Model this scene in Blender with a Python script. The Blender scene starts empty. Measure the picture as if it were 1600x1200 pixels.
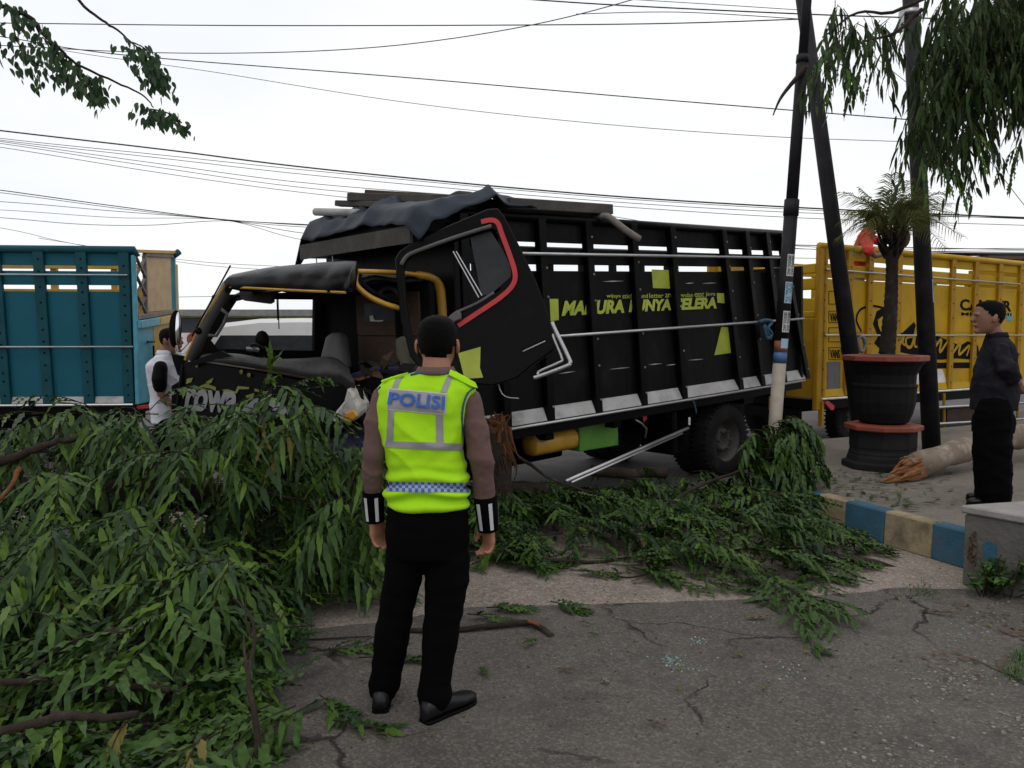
import bpy, bmesh, math, random
import numpy as np
from mathutils import Vector, Matrix, noise
from mathutils.bvhtree import BVHTree
random.seed(7); RNG = np.random.default_rng(7)
V = Vector
scn = bpy.context.scene
COL = scn.collection
PEND = []                      # finished objects, linked to the scene in one go at the end

# ------------------------------------------------------------------ camera
FPX, CAMZ, PITCH = 1250.0, 1.6, math.atan(80 / 1250)      # photograph is 1600 x 1200 px
cam_d = bpy.data.cameras.new('camera'); cam = bpy.data.objects.new('camera', cam_d); COL.objects.link(cam)
cam_d.sensor_fit = 'HORIZONTAL'; cam_d.sensor_width = 36; cam_d.lens = FPX / 1600 * 36
cam_d.clip_start = .05; cam_d.clip_end = 2000
cam.location = (0, 0, CAMZ); cam.rotation_euler = (math.pi / 2 - PITCH, 0, 0)
scn.camera = cam

# ------------------------------------------------------------------ sky, sun, exposure
world = bpy.data.worlds.new('World'); scn.world = world; world.use_nodes = True
nt = world.node_tree; N = nt.nodes; Lk = nt.links
for n in list(N): N.remove(n)
SUN_EL, SUN_AZ = math.radians(62), math.radians(205)       # behind the camera, high, veiled by cloud
sky = N.new('ShaderNodeTexSky'); sky.sky_type = 'NISHITA'; sky.sun_disc = False
sky.sun_elevation = SUN_EL; sky.sun_rotation = SUN_AZ; sky.dust_density = 3
tc = N.new('ShaderNodeTexCoord'); mp = N.new('ShaderNodeMapping'); mp.inputs['Scale'].default_value = (1, 1, 2.6)
nz = N.new('ShaderNodeTexNoise'); nz.inputs['Scale'].default_value = 2.2; nz.inputs['Detail'].default_value = 5
rp = N.new('ShaderNodeValToRGB'); rp.color_ramp.elements[0].position = .38; rp.color_ramp.elements[1].position = .6
rp.color_ramp.elements[0].color = (.91, .935, .97, 1); rp.color_ramp.elements[1].color = (1.0, 1.0, 1.0, 1)
sc10 = N.new('ShaderNodeVectorMath'); sc10.operation = 'SCALE'; sc10.inputs['Scale'].default_value = 10.9
mx = N.new('ShaderNodeMix'); mx.data_type = 'RGBA'; mx.inputs[0].default_value = .93
bg = N.new('ShaderNodeBackground'); bg.inputs['Strength'].default_value = .1
wo = N.new('ShaderNodeOutputWorld')
Lk.new(tc.outputs['Generated'], mp.inputs['Vector']); Lk.new(mp.outputs['Vector'], nz.inputs['Vector'])
Lk.new(nz.outputs['Fac'], rp.inputs['Fac']); Lk.new(rp.outputs['Color'], sc10.inputs[0])
Lk.new(sky.outputs['Color'], mx.inputs[6]); Lk.new(sc10.outputs['Vector'], mx.inputs[7])
Lk.new(mx.outputs[2], bg.inputs['Color']); Lk.new(bg.outputs['Background'], wo.inputs['Surface'])
sd = bpy.data.lights.new('sun', 'SUN'); sun = bpy.data.objects.new('sun', sd); COL.objects.link(sun)
sd.energy = .6; sd.angle = math.radians(25); sd.color = (1, .97, .93)
_d = V((math.sin(SUN_AZ) * math.cos(SUN_EL), math.cos(SUN_AZ) * math.cos(SUN_EL), math.sin(SUN_EL)))
sun.rotation_euler = _d.to_track_quat('Z', 'Y').to_euler(); sun.location = _d * 30
scn.view_settings.view_transform = 'Standard'; scn.view_settings.look = 'None'
scn.view_settings.exposure = 0; scn.view_settings.gamma = 1; scn.view_settings.use_curve_mapping = False
scn.render.engine = 'CYCLES'; scn.cycles.use_denoising = True; scn.cycles.max_bounces = 6
scn.cycles.transparent_max_bounces = 8

# ------------------------------------------------------------------ pixel -> place
CAM = V((0, 0, CAMZ)); FW = V((0, math.cos(PITCH), -math.sin(PITCH))); UPV = V((0, math.sin(PITCH), math.cos(PITCH)))
def ray(px, py): return FW + V((1, 0, 0)) * ((px - 800) / FPX) + UPV * (-(py - 600) / FPX)
def P(px, py, Y):
    d = ray(px, py); return CAM + d * (Y / d.y)
def G(px, py, z=0.):
    d = ray(px, py); return CAM + d * ((z - CAMZ) / d.z)
def hitplane(px, py, p0, n):
    d = ray(px, py); return CAM + d * ((p0 - CAM).dot(n) / d.dot(n))

# ------------------------------------------------------------------ materials
def mat(name, col, rough=.6, metal=0., var=.18, scale=6., bump=0., bscale=80., dirt=None, dscale=2.5, damt=.35, trans=0., island=0., island_col=None, stretch=None, spec=.5):
    m = bpy.data.materials.new(name); m.use_nodes = True
    t = m.node_tree; n = t.nodes; l = t.links
    b = n['Principled BSDF']; b.inputs['Roughness'].default_value = rough; b.inputs['Metallic'].default_value = metal
    b.inputs['Specular IOR Level'].default_value = spec
    c = n.new('ShaderNodeTexCoord'); src = c.outputs['Object']
    if stretch:
        q = n.new('ShaderNodeMapping'); q.inputs['Scale'].default_value = stretch; l.new(src, q.inputs['Vector']); src = q.outputs['Vector']
    z = n.new('ShaderNodeTexNoise'); z.inputs['Scale'].default_value = scale; z.inputs['Detail'].default_value = 6; l.new(src, z.inputs['Vector'])
    r = n.new('ShaderNodeValToRGB'); e = r.color_ramp.elements
    e[0].position = .3; e[1].position = .7
    e[0].color = tuple(x * (1 - var) for x in col) + (1,); e[1].color = tuple(min(1, x * (1 + var)) for x in col) + (1,)
    l.new(z.outputs['Fac'], r.inputs['Fac']); out = r.outputs['Color']
    if island or island_col:
        g = n.new('ShaderNodeNewGeometry'); r2 = n.new('ShaderNodeValToRGB'); e2 = r2.color_ramp.elements
        pal = island_col or [(1 - island,) * 3, (1 + island,) * 3]
        e2[0].color = tuple(pal[0]) + (1,); e2[1].color = tuple(pal[-1]) + (1,)
        for k, pc in enumerate(pal[1:-1]):
            x = e2.new((k + 1) / (len(pal) - 1)); x.color = tuple(pc) + (1,)
        l.new(g.outputs['Random Per Island'], r2.inputs['Fac'])
        x = n.new('ShaderNodeMix'); x.data_type = 'RGBA'; x.blend_type = 'MULTIPLY'; x.inputs[0].default_value = 1
        l.new(out, x.inputs[6]); l.new(r2.outputs['Color'], x.inputs[7]); out = x.outputs[2]
    if dirt:
        z2 = n.new('ShaderNodeTexNoise'); z2.inputs['Scale'].default_value = dscale; z2.inputs['Detail'].default_value = 8; z2.inputs['Roughness'].default_value = .65
        l.new(c.outputs['Object'], z2.inputs['Vector'])
        r3 = n.new('ShaderNodeValToRGB'); r3.color_ramp.elements[0].position = .5; r3.color_ramp.elements[1].position = .72
        r3.color_ramp.elements[1].color = (damt, damt, damt, 1); r3.color_ramp.elements[0].color = (0, 0, 0, 1)
        l.new(z2.outputs['Fac'], r3.inputs['Fac'])
        x = n.new('ShaderNodeMix'); x.data_type = 'RGBA'; l.new(r3.outputs['Color'], x.inputs[0])
        l.new(out, x.inputs[6]); x.inputs[7].default_value = tuple(dirt) + (1,); out = x.outputs[2]
    l.new(out, b.inputs['Base Color'])
    if bump:
        z3 = n.new('ShaderNodeTexNoise'); z3.inputs['Scale'].default_value = bscale; z3.inputs['Detail'].default_value = 4
        l.new(src, z3.inputs['Vector'])
        bp = n.new('ShaderNodeBump'); bp.inputs['Strength'].default_value = bump; bp.inputs['Distance'].default_value = .02
        l.new(z3.outputs['Fac'], bp.inputs['Height']); l.new(bp.outputs['Normal'], b.inputs['Normal'])
    if trans:
        tr = n.new('ShaderNodeBsdfTranslucent'); l.new(out, tr.inputs['Color'])
        ms = n.new('ShaderNodeMixShader'); ms.inputs[0].default_value = trans
        l.new(b.outputs[0], ms.inputs[1]); l.new(tr.outputs[0], ms.inputs[2]); l.new(ms.outputs[0], n['Material Output'].inputs['Surface'])
    return m

M = {}
M['black_paint'] = mat('black_paint', (.0018, .0017, .002), .4, dirt=(.006, .0055, .005), dscale=3, damt=.6, bump=.25, bscale=5, spec=.1)
M['black_panel'] = mat('black_panel', (.0048, .0044, .0055), .5, dirt=(.016, .0135, .013), dscale=2.2, damt=.75, bump=.2, bscale=4, stretch=(3, 3, .6), spec=.1)
M['black_trim'] = mat('black_trim', (.0025, .0025, .0028), .55, spec=.08)
M['black_crumple'] = mat('crumpled_black_paint', (.0025, .0025, .003), .38, dirt=(.009, .008, .008), dscale=4, damt=.5, bump=.3, bscale=7, spec=.2)
M['lime_dim'] = mat('dull_lime', (.17, .18, .02), .6)
M['lime'] = mat('lime_sticker', (.36, .42, .035), .5, dirt=(.1, .1, .05), damt=.3)
M['chrome'] = mat('steel_pipe', (.42, .42, .43), .35, .8, dirt=(.12, .1, .09), dscale=6)
M['kick'] = mat('pale_kick_board', (.36, .35, .345), .6, dirt=(.1, .09, .08), dscale=5, damt=.7, bump=.1)
M['yellow_cab'] = mat('yellow_cab_paint', (.5, .27, .03), .4, dirt=(.1, .06, .03), dscale=5)
M['red'] = mat('red_trim', (.45, .015, .02), .45, dirt=(.08, .02, .02))
M['grey_plastic'] = mat('grey_plastic', (.085, .08, .082), .6, dirt=(.15, .14, .13), damt=.4, bump=.08)
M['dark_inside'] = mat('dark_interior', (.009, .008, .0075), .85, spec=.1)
M['brown_board'] = mat('brown_board', (.06, .03, .016), .75, dirt=(.02, .012, .01), dscale=4, damt=.6, stretch=(1, 1, 4))
M['tarp'] = mat('blue_grey_tarp', (.011, .018, .030), .55, spec=.2, dirt=(.032, .04, .052), dscale=2.2, damt=.6, bump=.12, bscale=25)
M['board'] = mat('weathered_board', (.05, .045, .04), .8, dirt=(.12, .1, .085), dscale=5, damt=.5, stretch=(1, 6, 6), bump=.15)
M['tyre'] = mat('tyre_rubber', (.011, .0105, .0105), .9, spec=.15, dirt=(.045, .038, .035), dscale=7, damt=.6, bump=.1, bscale=120)
M['rim'] = mat('dusty_wheel_rim', (.05, .043, .04), .8, dirt=(.09, .08, .07), dscale=6)
M['green'] = mat('green_box_paint', (.09, .26, .03), .55, dirt=(.03, .05, .02), dscale=5, damt=.5)
M['white_paint'] = mat('white_paint', (.62, .61, .6), .5, dirt=(.3, .27, .24), dscale=4)
M['graffiti'] = mat('silver_lettering', (.22, .22, .23), .5, dirt=(.15, .15, .15))
M['teal'] = mat('teal_paint', (.005, .094, .135), .55, spec=.2, dirt=(.015, .05, .06), dscale=2, damt=.4, var=.1, scale=2)
M['teal_dark'] = mat('dark_teal_paint', (.003, .056, .075), .55, spec=.2, dirt=(.02, .05, .06), dscale=3, damt=.5)
M['teal_light'] = mat('light_teal_paint', (.06, .27, .36), .5, dirt=(.05, .1, .12), dscale=4)
M['cream'] = mat('cream_plywood', (.42, .29, .15), .65, dirt=(.25, .16, .08), dscale=3)
M['mustard'] = mat('mustard_paint', (.42, .25, .03), .5, dirt=(.2, .12, .03), dscale=3)
M['wood_grey'] = mat('grey_timber', (.18, .155, .14), .8, dirt=(.06, .05, .045), dscale=7, damt=.6, bump=.2)
M['yellow'] = mat('truck_yellow', (.43, .255, .004), .6, spec=.2, dirt=(.2, .1, .008), dscale=1.8, damt=.5, var=.1, scale=2)
M['yellow_dk'] = mat('truck_yellow_posts', (.34, .18, .004), .6, spec=.2, dirt=(.12, .06, .008), dscale=3, damt=.6)
M['glass'] = mat('dark_glass', (.012, .014, .017), .3, spec=.3, dirt=(.03, .035, .04), dscale=6, bump=.3, bscale=7)
M['mirror'] = mat('mirror_chrome', (.75, .77, .8), .08, 1., var=.02)
M['van_white'] = mat('van_white', (.72, .72, .72), .3, var=.04)
M['skin'] = mat('skin', (.33, .145, .085), .55, var=.12, scale=9, bump=.05, bscale=150)
M['skin_dk'] = mat('tan_skin', (.2, .095, .06), .55, var=.12, scale=9)
M['hair'] = mat('black_hair', (.002, .0017, .0017), .7, var=.4, scale=60, bump=.5, bscale=160, spec=.08)
M['shirt_mauve'] = mat('mauve_brown_shirt', (.115, .062, .055), .85, var=.08, bump=.15, bscale=35)
M['trouser'] = mat('black_trousers', (.0018, .0018, .002), .95, bump=.15, bscale=30, spec=.06)
M['shoe'] = mat('black_leather', (.006, .006, .0075), .4, bump=.05, spec=.3)
M['hivis'] = mat('hi_vis_lime', (.38, .72, .012), .8, var=.05, scale=5, bump=.25, bscale=9, spec=.2)
M['reflect'] = mat('grey_reflective_tape', (.27, .26, .27), .5, var=.06)
M['reflect_w'] = mat('white_reflective_tape', (.5, .5, .52), .5, var=.05)
M['blue_print'] = mat('blue_print', (.02, .1, .42), .6, var=.1)
M['navy'] = mat('navy_piping', (.03, .06, .22), .7)
M['dk_shirt'] = mat('charcoal_shirt', (.011, .0105, .015), .9, spec=.1, dirt=(.045, .032, .032), dscale=14, damt=.5, bump=.2, bscale=20)
M['white_shirt'] = mat('white_shirt', (.6, .6, .65), .85, bump=.2, bscale=20)
M['red_shirt'] = mat('red_shirt', (.55, .03, .03), .8, bump=.2, bscale=20)
M['pale_cloth'] = mat('pale_cloth', (.3, .26, .22), .85)
M['pole'] = mat('dark_pole', (.013, .012, .015), .65, spec=.2, dirt=(.036, .031, .034), dscale=4, damt=.7, bump=.1, bscale=30)
M['pole_white'] = mat('pole_cream_paint', (.36, .315, .26), .65, spec=.2, dirt=(.17, .14, .115), dscale=5, damt=.5)
M['pole_blue'] = mat('pole_blue_paint', (.05, .11, .26), .6, dirt=(.03, .05, .1))
M['rust'] = mat('rusty_band', (.2, .07, .04), .8)
M['torn_wood'] = mat('torn_dark_wood', (.13, .055, .025), .9, spec=.1, dirt=(.05, .028, .018), dscale=12, damt=.9, bump=.4)
M['paper'] = mat('sticker_paper', (.5, .5, .5), .7, var=.08)
M['paper_blue'] = mat('sticker_paper_blue', (.3, .42, .5), .7, var=.08)
M['ink'] = mat('print_ink', (.004, .004, .0045), .75, spec=.08)
M['ink_blue'] = mat('blue_ink', (.03, .14, .24), .7)
M['wire'] = mat('black_wire', (.025, .025, .028), .6)
M['pot'] = mat('black_planter', (.006, .006, .0065), .75, spec=.15, dirt=(.016, .015, .014), dscale=5, bump=.15)
M['pot_red'] = mat('red_planter_paint', (.2, .034, .018), .65, dirt=(.12, .05, .035), dscale=8, damt=.6)
M['pot_grey'] = mat('dark_pedestal', (.016, .015, .016), .85, spec=.15, dirt=(.036, .033, .032), dscale=5, bump=.2)
M['soil'] = mat('soil', (.05, .035, .025), .95, bump=.5, bscale=60)
M['palm_trunk'] = mat('palm_trunk', (.024, .019, .016), .9, spec=.1, dirt=(.075, .06, .05), dscale=6, damt=.7, bump=.5, bscale=40)
M['frond'] = mat('palm_frond', (.15, .17, .06), .6, trans=.4, spec=.2, island_col=[(.55, .6, .5), (1, 1, 1), (1.25, 1.05, .7)])
M['bark'] = mat('bark', (.032, .023, .018), .9, spec=.15, dirt=(.085, .068, .055), dscale=9, damt=.6, bump=.6, bscale=45)
M['bark_pale'] = mat('mottled_bark', (.16, .12, .088), .85, dirt=(.36, .31, .26), dscale=5, damt=.9, bump=.4, bscale=30)
M['split_wood'] = mat('fresh_split_wood', (.21, .088, .036), .85, spec=.15, dirt=(.34, .2, .105), dscale=14, damt=.7, stretch=(3, 3, 12), bump=.4, bscale=40)
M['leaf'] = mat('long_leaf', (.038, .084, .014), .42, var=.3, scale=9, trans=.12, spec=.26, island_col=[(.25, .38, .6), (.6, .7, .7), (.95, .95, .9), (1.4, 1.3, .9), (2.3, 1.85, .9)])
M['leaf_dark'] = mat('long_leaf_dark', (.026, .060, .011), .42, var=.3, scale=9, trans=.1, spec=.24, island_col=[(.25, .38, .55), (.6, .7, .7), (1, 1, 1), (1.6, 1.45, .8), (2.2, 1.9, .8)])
M['leaf_hang'] = mat('hanging_leaf', (.030, .056, .016), .5, var=.25, trans=.3, spec=.2, island_col=[(.5, .6, .7), (1, 1, 1), (1.4, 1.35, .8)])
M['leaf_yel'] = mat('yellowed_leaf', (.19, .16, .025), .5, var=.25, trans=.3)
M['leaf_brown'] = mat('dry_leaf', (.075, .042, .022), .8, var=.3)
M['leaf_round'] = mat('round_leaf', (.04, .085, .035), .5, trans=.35, island_col=[(.6, .7, .9), (1, 1, 1), (1.4, 1.3, .8)])
M['weed'] = mat('weed_leaf', (.045, .11, .02), .5, trans=.3, island_col=[(.5, .6, .6), (1, 1, 1), (1.4, 1.3, .8)])
M['shard'] = mat('glass_crumbs', (.22, .36, .33), .25, island=.3)
M['dash'] = mat('dark_dash_plastic', (.035, .033, .034), .6, spec=.25, dirt=(.1, .095, .085), dscale=5, damt=.5, bump=.2, bscale=12)
M['grit'] = mat('pale_grit', (.19, .17, .145), .8, island=.4)
M['kerb_blue'] = mat('kerb_blue_paint', (.036, .098, .15), .85, spec=.15, dirt=(.075, .08, .078), dscale=7, damt=1., bump=.25, bscale=40)
M['kerb_cream'] = mat('kerb_cream_paint', (.27, .215, .135), .8, spec=.2, dirt=(.08, .065, .05), dscale=5, damt=.95, bump=.25, bscale=40)
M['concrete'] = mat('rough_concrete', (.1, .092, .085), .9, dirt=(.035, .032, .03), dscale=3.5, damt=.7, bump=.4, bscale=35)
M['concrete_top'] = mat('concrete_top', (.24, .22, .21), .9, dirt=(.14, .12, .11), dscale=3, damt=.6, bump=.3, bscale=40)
M['purple_wall'] = mat('dark_violet_wall', (.02, .02, .032), .6)
M['grey_cap'] = mat('grey_coping', (.2, .195, .2), .8)
M['sign_blue'] = mat('violet_sign', (.05, .035, .2), .6)
M['headlight'] = mat('broken_headlamp', (.42, .4, .37), .3, dirt=(.12, .1, .08), dscale=20, damt=.9)
M['amber'] = mat('amber_lens', (.55, .25, .03), .3)
M['rope_blue'] = mat('blue_rope', (.03, .1, .17), .8)
M['rope_grey'] = mat('grey_rope', (.16, .14, .13), .9)
M['foam'] = mat('torn_foam', (.09, .08, .06), .95, bump=.4)
M['violet_cloth'] = mat('violet_cloth', (.02, .015, .06), .8)

def checker(name, a, b, sx, sy):
    m = bpy.data.materials.new(name); m.use_nodes = True; t = m.node_tree; n = t.nodes; l = t.links
    uv = n.new('ShaderNodeUVMap'); uv.uv_map = 'uv'; mpn = n.new('ShaderNodeMapping'); mpn.inputs['Scale'].default_value = (sx, sy, 1)
    ck = n.new('ShaderNodeTexChecker'); ck.inputs['Scale'].default_value = 1
    ck.inputs['Color1'].default_value = tuple(a) + (1,); ck.inputs['Color2'].default_value = tuple(b) + (1,)
    l.new(uv.outputs[0], mpn.inputs[0]); l.new(mpn.outputs[0], ck.inputs[0]); l.new(ck.outputs[0], n['Principled BSDF'].inputs['Base Color'])
    n['Principled BSDF'].inputs['Roughness'].default_value = .6
    return m
M['check'] = checker('blue_check_band', (.02, .1, .42), (.33, .33, .36), 26, 3)

def ground_mat(name, base, gcol, gscale, gravel=.5, crack=True, bump=.5, stain=(.03, .028, .026)):
    m = bpy.data.materials.new(name); m.use_nodes = True; t = m.node_tree; n = t.nodes; l = t.links
    b = n['Principled BSDF']; b.inputs['Roughness'].default_value = .88; b.inputs['Specular IOR Level'].default_value = .3
    c = n.new('ShaderNodeTexCoord'); src = c.outputs['Object']
    def NZ(s, d=6, r=.6):
        z = n.new('ShaderNodeTexNoise'); z.inputs['Scale'].default_value = s; z.inputs['Detail'].default_value = d; z.inputs['Roughness'].default_value = r; l.new(src, z.inputs['Vector']); return z.outputs['Fac']
    def RAMP(f, p0, c0, p1, c1):
        r = n.new('ShaderNodeValToRGB'); r.color_ramp.elements[0].position = p0; r.color_ramp.elements[1].position = p1
        r.color_ramp.elements[0].color = tuple(c0) + (1,); r.color_ramp.elements[1].color = tuple(c1) + (1,); l.new(f, r.inputs['Fac']); return r.outputs['Color']
    def MIX(f, a, bb, mode='MIX'):
        x = n.new('ShaderNodeMix'); x.data_type = 'RGBA'; x.blend_type = mode
        if isinstance(f, float): x.inputs[0].default_value = f
        else: l.new(f, x.inputs[0])
        l.new(a, x.inputs[6])
        if isinstance(bb, tuple): x.inputs[7].default_value = bb + (1,)
        else: l.new(bb, x.inputs[7])
        return x.outputs[2]
    out = RAMP(NZ(1.3), .35, tuple(x * .8 for x in base), .68, tuple(x * 1.2 for x in base))
    vo = n.new('ShaderNodeTexVoronoi'); vo.inputs['Scale'].default_value = gscale; l.new(src, vo.inputs['Vector'])
    sep = n.new('ShaderNodeSeparateColor'); l.new(vo.outputs['Color'], sep.inputs[0])
    out = MIX(RAMP(sep.outputs[0], .45, (0, 0, 0), .95, (gravel,) * 3), out, tuple(gcol))
    out = MIX(RAMP(sep.outputs[1], .6, (0, 0, 0), .95, (gravel * .8,) * 3), out, tuple(x * .45 for x in base))
    out = MIX(RAMP(NZ(1.6, 9, .72), .5, (0, 0, 0), .68, (.6,) * 3), out, tuple(stain))
    h = NZ(140, 3)
    bp = n.new('ShaderNodeBump'); bp.inputs['Strength'].default_value = bump; bp.inputs['Distance'].default_value = .01; l.new(h, bp.inputs['Height'])
    nrm = bp.outputs['Normal']
    if crack:
        zc = n.new('ShaderNodeTexNoise'); zc.inputs['Scale'].default_value = 2.5; zc.inputs['Detail'].default_value = 6; l.new(src, zc.inputs['Vector'])
        va = n.new('ShaderNodeVectorMath'); va.operation = 'MULTIPLY_ADD'; va.inputs[1].default_value = (.55, .55, 0); l.new(zc.outputs['Color'], va.inputs[0]); l.new(src, va.inputs[2])
        vc = n.new('ShaderNodeTexVoronoi'); vc.feature = 'DISTANCE_TO_EDGE'; vc.inputs['Scale'].default_value = .8; l.new(va.outputs[0], vc.inputs['Vector'])
        line = RAMP(vc.outputs['Distance'], .0015, (1, 1, 1), .008, (0, 0, 0))
        gate = RAMP(NZ(.9, 3), .44, (0, 0, 0), .56, (1, 1, 1))
        mul = MIX(1., line, gate, 'MULTIPLY')
        out = MIX(mul, out, (.018, .016, .014))
        b2 = n.new('ShaderNodeBump'); b2.inputs['Strength'].default_value = .8; b2.inputs['Distance'].default_value = .02; b2.invert = True
        l.new(mul, b2.inputs['Height']); l.new(nrm, b2.inputs['Normal']); nrm = b2.outputs['Normal']
    l.new(out, b.inputs['Base Color']); l.new(nrm, b.inputs['Normal'])
    return m
M['asphalt'] = ground_mat('worn_asphalt', (.090, .078, .068), (.19, .172, .155), 95, .55)
M['road'] = ground_mat('road_surface', (.09, .082, .08), (.13, .12, .115), 60, .3, crack=False)
M['gravel'] = ground_mat('exposed_aggregate', (.24, .2, .168), (.4, .34, .29), 75, .8, crack=False, bump=.9, stain=(.11, .09, .075))
M['pave'] = ground_mat('sidewalk_concrete', (.17, .145, .125), (.24, .21, .18), 50, .35, crack=False, stain=(.08, .07, .06))

# ------------------------------------------------------------------ mesh helpers (all authored in world coordinates)
INV = {}
class MB:
    def __init__(s): s.v = []; s.f = []
    def add(s, vs, fs):
        n = len(s.v); s.v += [tuple(v) for v in vs]; s.f += [tuple(i + n for i in f) for f in fs]; return s
    def hexa(s, p):          # p: 4 bottom + 4 top
        return s.add(p, [(3, 2, 1, 0), (4, 5, 6, 7), (0, 1, 5, 4), (1, 2, 6, 5), (2, 3, 7, 6), (3, 0, 4, 7)])
    def box(s, a, b):
        x0, y0, z0 = a; x1, y1, z1 = b
        return s.hexa([(x0, y0, z0), (x1, y0, z0), (x1, y1, z0), (x0, y1, z0), (x0, y0, z1), (x1, y0, z1), (x1, y1, z1), (x0, y1, z1)])
    def bar(s, p, q, w, h, up=(0, 0, 1)):
        p, q = V(p), V(q); d = (q - p).normalized(); sd_ = d.cross(V(up)).normalized(); u = sd_.cross(d)
        a, b = sd_ * w / 2, u * h / 2
        return s.hexa([p - a - b, q - a - b, q + a - b, p + a - b, p - a + b, q - a + b, q + a + b, p + a + b])
    def prism(s, poly, off):
        poly = [V(p) for p in poly]; n = len(poly); off = V(off)
        return s.add(poly + [p + off for p in poly], [tuple(range(n))[::-1], tuple(range(n, 2 * n))] + [(i, (i + 1) % n, n + (i + 1) % n, n + i) for i in range(n)])
    def tube(s, pts, r, n=8, flat=1.):
        pts = [V(p) for p in pts]; k = len(pts); rs = r if isinstance(r, (list, tuple)) else [r] * k
        vs = []; ref = None
        for i, p in enumerate(pts):
            d = (pts[min(i + 1, k - 1)] - pts[max(i - 1, 0)]).normalized()
            if ref is None: ref = V((0, 0, 1)) if abs(d.z) < .9 else V((1, 0, 0))
            a = d.cross(ref).normalized(); b = a.cross(d).normalized(); ref = b
            for j in range(n):
                t = 2 * math.pi * j / n; vs.append(p + a * (rs[i] * math.cos(t)) + b * (rs[i] * flat * math.sin(t)))
        fs = [(i * n + j, i * n + (j + 1) % n, (i + 1) * n + (j + 1) % n, (i + 1) * n + j) for i in range(k - 1) for j in range(n)]
        fs += [tuple(range(n))[::-1], tuple(range((k - 1) * n, k * n))]
        return s.add(vs, fs)
    def limb(s, pts, rs, n=14):   # tube with round ends
        pts = [V(p) for p in pts]
        d0 = (pts[0] - pts[1]).normalized(); d1 = (pts[-1] - pts[-2]).normalized()
        pp = [pts[0] + d0 * rs[0] * .9, pts[0] + d0 * rs[0] * .6] + pts + [pts[-1] + d1 * rs[-1] * .6, pts[-1] + d1 * rs[-1] * .9]
        rr = [rs[0] * .4, rs[0] * .8] + list(rs) + [rs[-1] * .8, rs[-1] * .4]
        return s.tube(pp, rr, n)
    def loft(s, rings, n=24):     # ring = (centre, vecA, vecB[, power])
        vs = []
        for r in rings:
            c, a, b = V(r[0]), V(r[1]), V(r[2]); e = r[3] if len(r) > 3 else 1.
            for j in range(n):
                t = 2 * math.pi * j / n; cc, ss = math.cos(t), math.sin(t)
                vs.append(c + a * (math.copysign(abs(cc) ** e, cc)) + b * (math.copysign(abs(ss) ** e, ss)))
        k = len(rings)
        fs = [(i * n + j, i * n + (j + 1) % n, (i + 1) * n + (j + 1) % n, (i + 1) * n + j) for i in range(k - 1) for j in range(n)]
        fs += [tuple(range(n))[::-1], tuple(range((k - 1) * n, k * n))]
        return s.add(vs, fs)
    def lathe(s, c, axis, prof, n=24, ref=None, caps=True):
        axis = V(axis).normalized(); ref = V(ref) if ref else (V((0, 0, 1)) if abs(axis.z) < .9 else V((1, 0, 0)))
        a = axis.cross(ref).normalized(); b = a.cross(axis)
        s.loft([(V(c) + axis * z, a * r, b * r) for r, z in prof], n)
        if not caps: del s.f[-2:]
        return s
    def ball(s, c, a, b, cc, n=12):
        c, a, b, cc = V(c), V(a), V(b), V(cc); R = []
        for i in range(n // 2 + 1):
            t = math.pi * i / (n // 2); R.append((c - cc * math.cos(t), a * max(.03, math.sin(t)), b * max(.03, math.sin(t))))
        return s.loft(R, n)
    def build(s, name, m, parent=None, smooth=False, bevel=0., kind=None):
        return put(name, mesh_of(s.v, s.f), m, parent, smooth, bevel, kind)

def mesh_of(v, f):
    me = bpy.data.meshes.new('m'); me.from_pydata([tuple(x) for x in v], [], f); return me
def np_mesh(vs, quads):
    me = bpy.data.meshes.new('m'); vs = np.asarray(vs, dtype=np.float32); quads = np.asarray(quads, dtype=np.int32)
    me.vertices.add(len(vs)); me.vertices.foreach_set('co', vs.ravel())
    k = quads.shape[1]; me.loops.add(quads.size); me.loops.foreach_set('vertex_index', quads.ravel())
    me.polygons.add(len(quads)); me.polygons.foreach_set('loop_start', np.arange(0, quads.size, k, dtype=np.int32))
    me.polygons.foreach_set('loop_total', np.full(len(quads), k, dtype=np.int32)); me.update(calc_edges=True); return me
def put(name, me, m, parent=None, smooth=False, bevel=0., kind=None, fix=True):
    o = bpy.data.objects.new(name, me); me.name = name
    if parent is not None:
        inv = INV.get(parent.name) or Matrix()
        me.transform(inv); o.parent = parent; INV[o.name] = inv
    else:
        n = len(me.vertices); co = np.empty(n * 3, np.float32); me.vertices.foreach_get('co', co); co = co.reshape(-1, 3)
        mn, mxx = co.min(0), co.max(0); c = V(((mn[0] + mxx[0]) / 2, (mn[1] + mxx[1]) / 2, mn[2]))
        me.transform(Matrix.Translation(-c)); o.location = c; INV[o.name] = Matrix.Translation(-c)
    if fix:
        bm = bmesh.new(); bm.from_mesh(me); bmesh.ops.recalc_face_normals(bm, faces=bm.faces); bm.to_mesh(me); bm.free()
    if smooth: me.polygons.foreach_set('use_smooth', np.ones(len(me.polygons), dtype=bool))
    me.materials.append(M[m] if isinstance(m, str) else m)
    if bevel:
        b = o.modifiers.new('bevel', 'BEVEL'); b.width = bevel; b.segments = 1; b.limit_method = 'ANGLE'
    if kind: o['kind'] = kind
    PEND.append(o); return o
def root(name, loc, label, cat, group=None, matrix=None):
    o = bpy.data.objects.new(name, None); PEND.append(o); o.empty_display_size = .1
    mw = matrix if matrix is not None else Matrix.Translation(V(loc)); o.matrix_world = mw; INV[o.name] = mw.inverted()
    o['label'] = label; o['category'] = cat
    if group: o['group'] = group
    return o
def tag(o, label=None, cat=None, group=None, kind=None):
    if label: o['label'] = label
    if cat: o['category'] = cat
    if group: o['group'] = group
    if kind: o['kind'] = kind
    return o
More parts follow.
